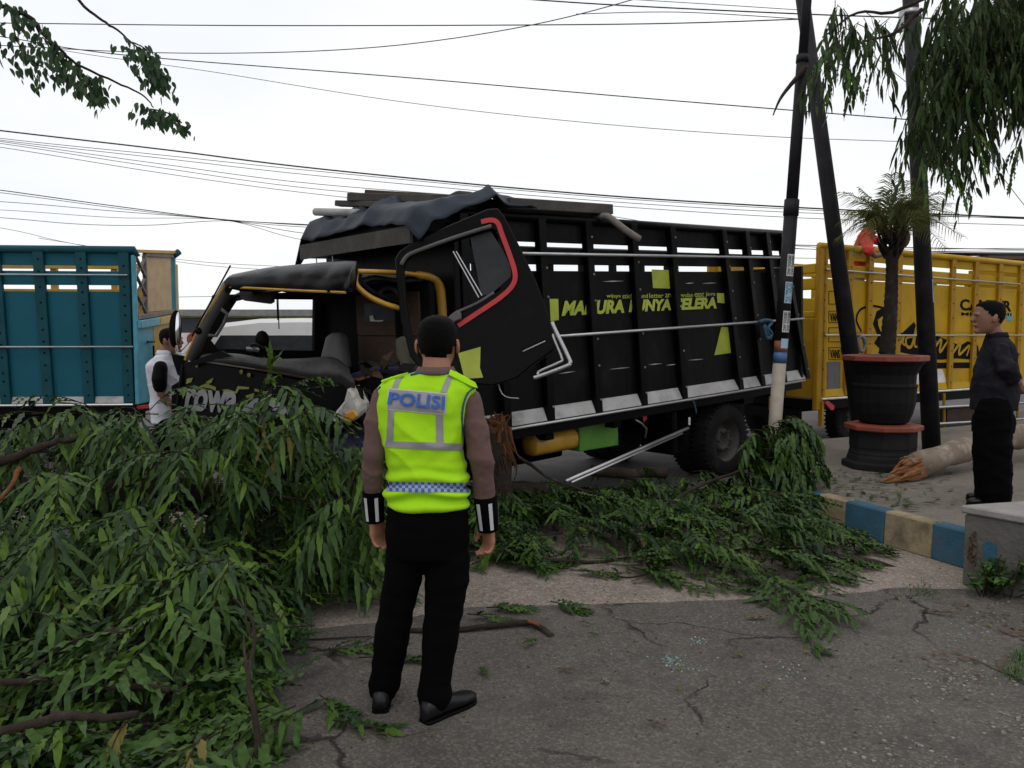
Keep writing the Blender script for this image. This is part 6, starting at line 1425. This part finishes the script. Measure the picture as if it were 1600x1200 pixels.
# loose leaves, each a thing of its own
def loose(px, py, an, m, L, label, W=.03, dp=0, gz=.012, group=None):
    g = G(px, py, gz); v, q = leaf_arrays([(g.x, g.y, gz + .012)], [(math.cos(an), math.sin(an), .06)], [(random.gauss(0, .25), random.gauss(0, .25), 1)], [L], [W], [dp], [random.uniform(0, 6)]); o = put('fallen_leaf', np_mesh(v, q), m, None, smooth=True, fix=False)
    s = o.modifiers.new('solid', 'SOLIDIFY'); s.thickness = .0015
    return tag(o, label, 'leaf', group)
loose(750, 1048, -1.1, 'leaf_dark', .1, 'single green leaf lying right of the officer trousers')
loose(870, 1048, -.3, 'leaf_brown', .09, 'curled brown leaf right of the single green leaf', .018)
loose(938, 1066, -.6, 'grit', .05, 'small pale dry leaf on the asphalt', .03)
loose(1008, 1130, -.6, 'leaf_brown', .11, 'dry orange brown leaf near the bottom of the asphalt', .02)
loose(1165, 968, .05, 'leaf_yel', .16, 'long yellow leaf on the asphalt below the gravel edge', .03)
loose(985, 911, .2, 'leaf_yel', .14, 'yellow leaf on the pale gravel', .03)
loose(1435, 955, -.6, 'leaf_brown', .22, 'long dry brown leaf below the painted kerb', .03)
loose(920, 992, -.7, 'leaf_dark', .06, 'tiny dark leaf beyond the broken stick', .014)
loose(840, 1000, -2.2, 'leaf', .14, 'bright green leaf draped on the broken stick end', .035, gz=.02)
loose(905, 975, -.6, 'leaf_dark', .1, 'narrow dark leaf below the leaf cluster on asphalt', .014)
for x, y, wh in ((1155, 1024, 'between the glass crumbs and the sprig tip'), (1060, 1077, 'nearest the camera, below the glass crumbs'), (1058, 1048, 'just below the glass crumbs'), (1255, 1021, 'touching the sprig tip'), (1407, 938, 'at the asphalt edge below the kerb'), (1350, 958, 'right of the leafy sprig'), (1195, 1075, 'alone on the asphalt below the sprig tip'), (1120, 903, 'on the pale gravel under the bough'), (1550, 981, 'in the litter below the weed')):
    loose(x, y, random.uniform(0, 6), 'leaf_yel', random.uniform(.03, .05), 'tiny yellow leaf scrap ' + wh, .02, group='tiny yellow leaf scraps on the ground')
# glass crumbs and grit
def crumbs(nm, spots, m, n, smin, smax, label, cat):
    mb = MB()
    for k in range(n):
        px, py, s = random.choice(spots); g = G(px + random.gauss(0, s), py + random.gauss(0, s * .45)); r = random.uniform(smin, smax)
        if g.y > 6.5 or g.y < 1.5: continue
        a = random.uniform(0, 6.28); p = [V((g.x + r * math.cos(a + q), g.y + r * math.sin(a + q) * random.uniform(.5, 1), .0105)) for q in (0, 1.7, 3.0, 4.5)]
        mb.prism(p, (0, 0, r * random.uniform(.4, .9)))
    o = mb.build(nm, m); tag(o, label, cat, kind='stuff'); return o
crumbs('glass_crumbs', [(1045, 1033, 7), (1052, 1036, 9), (1092, 1005, 8), (1118, 985, 22), (1230, 1050, 14), (1075, 1048, 14), (1410, 930, 25), (1180, 930, 20), (1300, 900, 30), (1500, 985, 30), (1050, 1035, 60)], 'shard', 260, .002, .006, 'pale green crumbs of broken glass strewn on the asphalt', 'glass')
crumbs('pale_grit', [(1100, 1080, 180), (850, 1080, 120), (1350, 1050, 150), (1000, 980, 150)], 'grit', 420, .0015, .004, 'pale grit scattered over the asphalt', 'grit')
crumbs('dark_debris', [(1100, 1060, 200), (850, 1060, 140), (1350, 1040, 170), (1000, 980, 180), (600, 1120, 90)], 'leaf_brown', 380, .002, .007, 'small dark crumbs of bark and leaf over the asphalt', 'debris')
crumbs('stone_rubble', [(1560, 1060, 45), (1590, 1140, 25), (1540, 965, 30), (1400, 1190, 60), (1480, 1060, 35)], 'grit', 420, .002, .011, 'broken stones and dirt along the right edge of the drive', 'rubble')
lt = MB()
for k in range(110):
    px, py, s = random.choice([(1550, 965, 25), (1590, 990, 20), (1570, 1050, 20), (1470, 1040, 30), (1500, 955, 25)]); g = G(px + random.gauss(0, s), py + random.gauss(0, s * .4)); a = random.uniform(0, 6.28); r = random.uniform(.01, .032)
    d = V((math.cos(a), math.sin(a), random.uniform(-.1, .3))); sd_ = V((-d.y, d.x, random.uniform(-.3, .3))); b = V((g.x, g.y, .016 + random.random() * .02)); lt.add([b - d * r, b + sd_ * r * .35, b + d * r, b - sd_ * r * .35], [(0, 1, 2, 3)])
tag(lt.build('leaf_litter', 'leaf_brown'), 'dry brown leaf litter along the right edge by the plinth', 'litter', kind='stuff')
lt2 = MB()
for k in range(260):
    px = random.choice([random.uniform(1285, 1420), random.uniform(1300, 1500)]); py = random.uniform(735, 800); g = G(px, py, KZ)
    if (g - kA).dot(kn) < .15 or g.x > 5: continue
    a = random.uniform(0, 6.28); r = random.uniform(.02, .07); d = V((math.cos(a), math.sin(a), random.uniform(-.05, .15))); sd_ = V((-d.y, d.x, .1)); b = V((g.x, g.y, KZ + .008 + random.random() * .015)); lt2.add([b - d * r, b + sd_ * r * .22, b + d * r, b - sd_ * r * .22], [(0, 1, 2, 3)])
tag(lt2.build('leaf_scraps', 'leaf_dark'), 'scattered green leaf scraps on the raised sidewalk', 'litter', kind='stuff')
# weed in front of the plinth
WD = root('weed', G(1552, 930), 'small leafy weed growing at the foot of the concrete plinth', 'weed'); wf = Fol()
for k in range(26):
    b = G(random.uniform(1525, 1590), random.uniform(925, 940)); h_ = random.uniform(.08, .28); e = b + V((random.gauss(0, .06), random.gauss(-.03, .05), h_)); wf.stem.tube([b, b.lerp(e, .5), e], .003, 4)
    for q in range(9):
        p = b.lerp(e, random.uniform(.35, 1)); a = random.uniform(0, 6.28); wf.leaf(p, (math.cos(a), math.sin(a), random.uniform(-.2, .4)), (random.gauss(0, .3), random.gauss(0, .3), 1), random.uniform(.035, .065), random.uniform(.025, .045), .2)
wf.emit(WD, 'weed', nm='leaves', stems='stems', wave=.05)
VN_ = root('dried_vine', G(1524, 905), 'dark dried vine clinging to the plinth corner', 'vine'); vf = Fol()
for k in range(90):
    p = P(random.uniform(1517, 1536), random.uniform(835, 885), 4.95 + random.uniform(-.03, .02)); a = random.uniform(0, 6.28); vf.leaf(p, (math.cos(a), -.4, math.sin(a)), (0, -1, .4), random.uniform(.03, .05), .025, .3)
vf.stem.tube([G(1526, 920), P(1525, 880, 4.94), P(1522, 835, 4.94)], .006, 5); vf.emit(VN_, 'leaf_brown', nm='leaves', stems='stems')
GR = Fol()
for (px, py, s) in ((1595, 1040, 12), (1585, 1060, 10), (1440, 930, 12), (1600, 1030, 10)):
    for k in range(60):
        g = G(px + random.gauss(0, s), py + random.gauss(0, 6)); a = random.uniform(0, 6.28); GR.leaf(g + V((0, 0, .008)), (math.cos(a) * .6, math.sin(a) * .6, 1), (math.cos(a), math.sin(a), .3), random.uniform(.03, .09), .005, .3)
v, q = leaf_arrays(GR.pos, GR.dr, GR.up, GR.L, GR.W, GR.dp, GR.ph); o = put('grass_tufts', np_mesh(v, q), 'weed', None, smooth=True, fix=False); tag(o, 'small grass tufts in the cracks at the right edge', 'grass', kind='stuff')

# ------------------------------------------------------------------ hanging tree at the upper right
HT = root('hanging_tree', (7.0, 8.2, KZ), 'tall tree with drooping dark foliage hanging in from the upper right', 'tree')
branch(HT, [V((7.0, 8.2, KZ - .02)), V((6.95, 8.2, 2.5)), V((6.8, 8.1, 5)), V((6.9, 8, 8))], .2, .1, 'bark_pale', 'trunk', 14)
hf = Fol(); random.seed(12)
lims = [([V((6.85, 8.1, 5.6)), V((5.8, 7.7, 5.6)), V((4.8, 7.4, 5.2)), P(1420, 10, 7.3), P(1340, 20, 7.2), P(1285, 60, 7.2)], .03, .006), ([V((6.85, 8.1, 5.0)), V((6.0, 7.8, 5.1)), P(1560, 40, 7.5), P(1500, 120, 7.5), P(1490, 230, 7.5)], .045, .01),
        ([V((6.85, 8.1, 4.6)), P(1600, 120, 7.8), P(1570, 200, 7.7)], .035, .008), ([P(1440, 15, 7.4), P(1400, 50, 7.3), P(1370, 60, 7.3), P(1330, 70, 7.2)], .02, .006), ([P(1500, 60, 7.5), P(1450, 150, 7.5), P(1430, 190, 7.5)], .02, .006)]
for pts, a, b in lims: branch(HT, pts, a, b)
strands = []
for px, y0, y1, n in ((1300, 60, 110, 2), (1325, 40, 130, 3), (1350, 30, 110, 3), (1375, 40, 125, 3), (1400, 30, 120, 2), (1310, 10, 80, 4), (1290, 90, 120, 1), (1425, 30, 110, 2), (1440, 190, 320, 4), (1430, 170, 230, 2), (1455, 60, 280, 4), (1475, 20, 250, 5), (1490, 10, 260, 5), (1505, 40, 340, 6), (1515, 150, 345, 4), (1530, 0, 235, 6), (1545, 0, 240, 6), (1560, 0, 225, 7), (1575, 0, 210, 7), (1590, 0, 240, 7), (1605, -20, 240, 6), (1625, -40, 250, 5), (1500, -20, 150, 5), (1540, -40, 100, 5), (1580, -40, 120, 6), (1470, -40, 80, 4)):
    for k in range(n + 1 + n // 3): strands.append((px + random.uniform(-8, 8), y0 + random.uniform(-10, 10), y1))
for px, y0, y1 in strands:
    y = y0
    first = True
    while first or y < y1 - 105:
        first = False
        Y = random.uniform(7.0, 8.2); p = P(px + random.uniform(-12, 12), y, Y); ln = random.uniform(.25, .45)
        hf.twig(p, (random.gauss(0, .5), random.gauss(0, .4), -.35), ln, random.randint(8, 11), sag=.9, L=.17, W=.03, down=1.1, spread=.55, zmin=2.2); y += random.uniform(38, 60)
for k in range(150):       # the rest of its crown, right of the frame
    a = random.uniform(0, 6.28); q = random.random() ** .4; p_ = V((7.0 + 1.5 * q * math.cos(a), 8.1 + 1.3 * q * math.sin(a), random.uniform(4.6, 7.2)))
    hf.twig(p_, (math.cos(a), math.sin(a), -.2), .45, 12, sag=.9, L=.18, W=.032, down=1.0, spread=.55, zmin=2.2)
hf.emit(HT, 'leaf_hang', indiv=200, score=lambda p: -p[1] - .0 * p[2] - (3 if p[0] / p[1] > .64 else 0), wave=.1)
ly2 = Fol()
for (px, py) in ((1312, 100), (1310, 70), (1440, 240), (1470, 250), (1520, 200), (1590, 230)):
    for k in range(2): ly2.twig(P(px, py, 7.1), (random.gauss(0, .5), -.2, -.2), .25, 8, sag=.8, L=.14, down=1.4, spread=.35)
ly2.emit(HT, 'leaf', 'young_leaves', stems='young_twigs')
bb = branch(None, [P(1208, 180, 7.9), P(1214, 165, 7.9), P(1222, 150, 7.9), P(1236, 132, 7.9), P(1248, 118, 7.92), P(1258, 105, 7.95)], .006, .03, nm='snapped_branch'); tag(bb, 'snapped bare branch caught on the stepped pole high up', 'branch')

# ------------------------------------------------------------------ overhanging sprays at the upper left
OT = root('overhanging_tree', (-7.4, 6.4, 0), 'tree reaching small leafy sprays into the sky at upper left', 'tree')
branch(OT, [V((-7.4, 6.4, -.02)), V((-7.3, 6.3, 2.5)), V((-7.0, 6.2, 5)), V((-6.6, 6.1, 7))], .18, .08, nm='trunk', n=12)
branch(OT, [V((-7.0, 6.2, 5.1)), V((-5.6, 6.1, 4.9)), P(-60, -20, 6), P(10, 12, 6), P(48, 28, 6), P(66, 52, 6), P(95, 78, 6), P(120, 100, 6), P(180, 128, 6), P(222, 148, 6), P(240, 168, 6)], .022, .004)
branch(OT, [V((-6.8, 6.15, 6.2)), V((-4.4, 6.0, 5.4)), P(60, -80, 6), P(122, 0, 6), P(160, 32, 6), P(185, 48, 6), P(207, 68, 6), P(225, 80, 6)], .016, .004)
shade_crown = Fol(); random.seed(77)      # unseen crown over the left foreground, added to shade the leaf heap
for k in range(2300):
    a = random.uniform(0, 6.28); q = math.sqrt(random.random()); lump = 1 + .25 * noise.noise((math.cos(a) * 2, math.sin(a) * 2, 3))
    p = V((-4.3 + 4.0 * q * math.cos(a) * lump, 2.6 + 3.3 * q * math.sin(a) * lump, 6.3 + random.uniform(-1, 1) * 1.2 * math.sqrt(max(0, 1 - q * q)) + .3 * noise.noise((a * 2, q * 3, 1))))
    shade_crown.leaf(p, (random.gauss(0, 1), random.gauss(0, 1), random.gauss(-.4, .5)), (random.gauss(0, .5), random.gauss(0, .5), 1), random.uniform(.2, .34), random.uniform(.11, .17), .2)
for k in range(7):
    a = k * .9; shade_crown.stem.tube([(-6.9, 6.1, 5.2), (-5.6 + .8 * math.cos(a), 4.4 + .8 * math.sin(a), 6.1), (-4.3 + 2.6 * math.cos(a), 2.6 + 2.2 * math.sin(a), 6.4)], [.07, .05, .02], 6)
shade_crown.emit(OT, 'leaf_round', nm='crown', stems='shade_crown_limbs', wave=.05)
of = Fol(); random.seed(31)
def spray(path, n, rx, ln):
    pp = polyline([P(x, y, 6) for x, y in path], 6)
    for k in range(n):
        p = pp[int(random.random() ** 1.0 * (len(pp) - 1))] + V((random.gauss(0, rx), random.gauss(0, .12), random.uniform(-ln, .02)))
        of.leaf(p, (random.gauss(.1, .35), random.gauss(0, .35), -1), (random.gauss(0, .8), -1, .3), random.uniform(.055, .085), random.uniform(.026, .036), .0)
    of.stem.tube(pp, .005, 4)
spray([(8, 5), (30, 20), (48, 28), (62, 55)], 67, .05, .10); spray([(20, 40), (30, 70), (50, 95), (68, 105)], 90, .06, .12); spray([(66, 58), (85, 75), (100, 92), (125, 115), (145, 140)], 165, .05, .14); spray([(130, 115), (148, 135), (156, 152)], 60, .03, .06)
spray([(207, 66), (225, 75), (236, 90), (244, 105), (250, 122)], 142, .035, .11); spray([(215, 82), (224, 100), (232, 115)], 45, .03, .1); spray([(228, 170), (245, 172), (265, 178), (284, 192)], 105, .03, .09)
of.emit(OT, 'leaf_round', nm='sprays', stems='spray_stems', wave=.05)

# ------------------------------------------------------------------ overhead wires
def wire(pts, Ya, Yb, r, label):
    x0, x1 = pts[0][0], pts[-1][0]; pp = [P(x, y, lerp(Ya, Yb, (x - x0) / (x1 - x0))) for x, y in pts]
    o = MB().tube(polyline(pp, 8), r * .78, 5).build('overhead_wire', 'wire', None, smooth=True); return tag(o, label, 'wire', 'overhead wires')
wire([(-260, 33), (0, 36), (400, 40), (960, 38), (1250, 30)], 10.5, 8.6, .0085, 'almost level wire near the top, ending at the crossed poles')
wire([(-260, 55), (0, 71), (280, 83), (560, 76), (800, 45), (1000, -4), (1150, -60)], 11, 9, .0075, 'wire sagging then rising steeply to the top edge')
wire([(-260, 20), (0, 57), (120, 77), (260, 92), (620, 120), (1000, 153), (1432, 188)], 11, 9, .0085, 'wire descending from the upper left to the thick upright pole, upper one')
wire([(60, 72), (150, 87), (330, 112), (620, 158), (900, 190), (1180, 212), (1432, 222)], 11, 9, .005, 'faint thin wire just under the upper descending wire')
wire([(700, -12), (840, 0), (1000, 10), (1255, 22), (1430, 28), (1800, 40)], 9.3, 8.8, .010, 'thick wire passing the crossing of the poles at the top')
wire([(900, 22), (1060, 19), (1255, 30)], 9.5, 8.8, .006, 'short thin wire below the thick one at the crossed poles')
wire([(900, -6), (1100, 6), (1255, 16)], 9.4, 8.8, .005, 'thin wire above the thick one at the crossed poles')
wire([(-260, 172), (0, 204), (250, 233), (500, 264), (900, 302), (1240, 324), (1600, 340), (1900, 350)], 11.5, 11, .014, 'thickest wire of the long bundle above the truck')
for i, (ys, rr_) in enumerate((((216, 242, 268, 305, 327, 342), .006), ((219, 247, 275, 311, 332, 341), .006), ((221, 256, 288, 318, 340, 352), .006), ((224, 262, 296, 330, 384, 352), .006), ((230, 270, 304, 345, 388, 356), .006))):
    if i < 3: wire([(-260, ys[0] - 34), (0, ys[0]), (250, ys[1]), (500, ys[2]), (900, ys[3]), (1240, ys[4]), (1600, ys[5]), (1900, ys[5] + 10)], 11.7 + .1 * i, 11.2 + .1 * i, rr_, ['first', 'second', 'third'][i] + ' thin wire under the thickest wire of the bundle')
    else: wire([(-260, ys[0] - 34), (0, ys[0]), (250, ys[1]), (500, ys[2]), (900, ys[3]), (1240, ys[4]), (1600, ys[4] + 4)], 11.7 + .1 * i, 12.5, rr_, ['fourth', 'lowest'][i - 3] + ' thin wire of the bundle, passing behind the tarpaulin')
wire([(-260, 262), (0, 297), (180, 322), (350, 343), (480, 351), (700, 362), (1000, 375), (1290, 384), (1700, 392)], 12, 12.4, .009, 'upper wire of the knotted bundle left of the tarpaulin')
wire([(-260, 272), (0, 301), (180, 325), (350, 344), (480, 355), (800, 372), (1290, 390), (1700, 396)], 12, 12.4, .006, 'second wire of the knotted bundle')
wire([(-260, 302), (0, 315), (180, 330), (350, 344), (480, 365), (700, 386), (1000, 398), (1290, 404)], 12, 12.4, .006, 'third wire of the knotted bundle')
wire([(-260, 318), (0, 328), (180, 340), (350, 344), (480, 376), (700, 400), (1000, 408)], 12, 12.4, .005, 'fourth wire of the knotted bundle, falling steeply')
wire([(-260, 322), (0, 340), (120, 350), (230, 352), (350, 345), (480, 352), (800, 366), (1200, 378)], 12, 12.6, .006, 'lowest sagging wire of the knotted bundle')
wire([(-200, 330), (0, 356), (110, 380), (300, 412), (470, 424), (800, 440)], 16, 16, .006, 'faint far wire dipping behind the teal truck')
wire([(60, 372), (285, 406), (470, 418), (800, 436)], 16, 16, .006, 'upper faint far wire between the teal truck and cab')
wire([(180, 466), (350, 463), (560, 462)], 20, 20, .008, 'far level wire just above the low shop')
wire([(1330, 60), (1500, 200), (1600, 320), (1680, 420)], 9.2, 9.2, .005, 'thin slanting guy wire at the right edge')
# weathered utility pole just outside the left edge that carries the bundle
o = root('street_pole', (-9.6, 11.6, 0), 'grey street pole just outside the left edge carrying the wires', 'pole')
MB().tube([(-8.0, 11.8, 0), (-7.62, 11.8, 6.5)], [.12, .09], 14).build('pole_shaft', 'wood_grey', o, smooth=True)
# distant greenery behind the yellow truck
BG = root('distant_bush', (9, 30, 0), 'green bush far behind the yellow truck tail', 'bush'); bf = Fol(); random.seed(4)
for k in range(900):
    p = V((random.gauss(11.5, 1.8), random.gauss(27, 1.0), 0)); p.z = 2.9 * (random.random() ** .5) * math.exp(-((p.x - 11.5) / 3.2) ** 2) + .1; a = random.uniform(0, 6.28)
    bf.leaf(p, (math.cos(a), math.sin(a), random.uniform(-.6, .4)), (random.gauss(0, .5), random.gauss(0, .5), 1), random.uniform(.3, .5), .2, .2)
bf.stem.tube([(11.5, 27, 0), (11.5, 27, 1.6)], [.12, .05], 6); bf.emit(BG, 'weed', nm='crown', stems='stem', wave=.1)

for o in PEND: COL.objects.link(o)
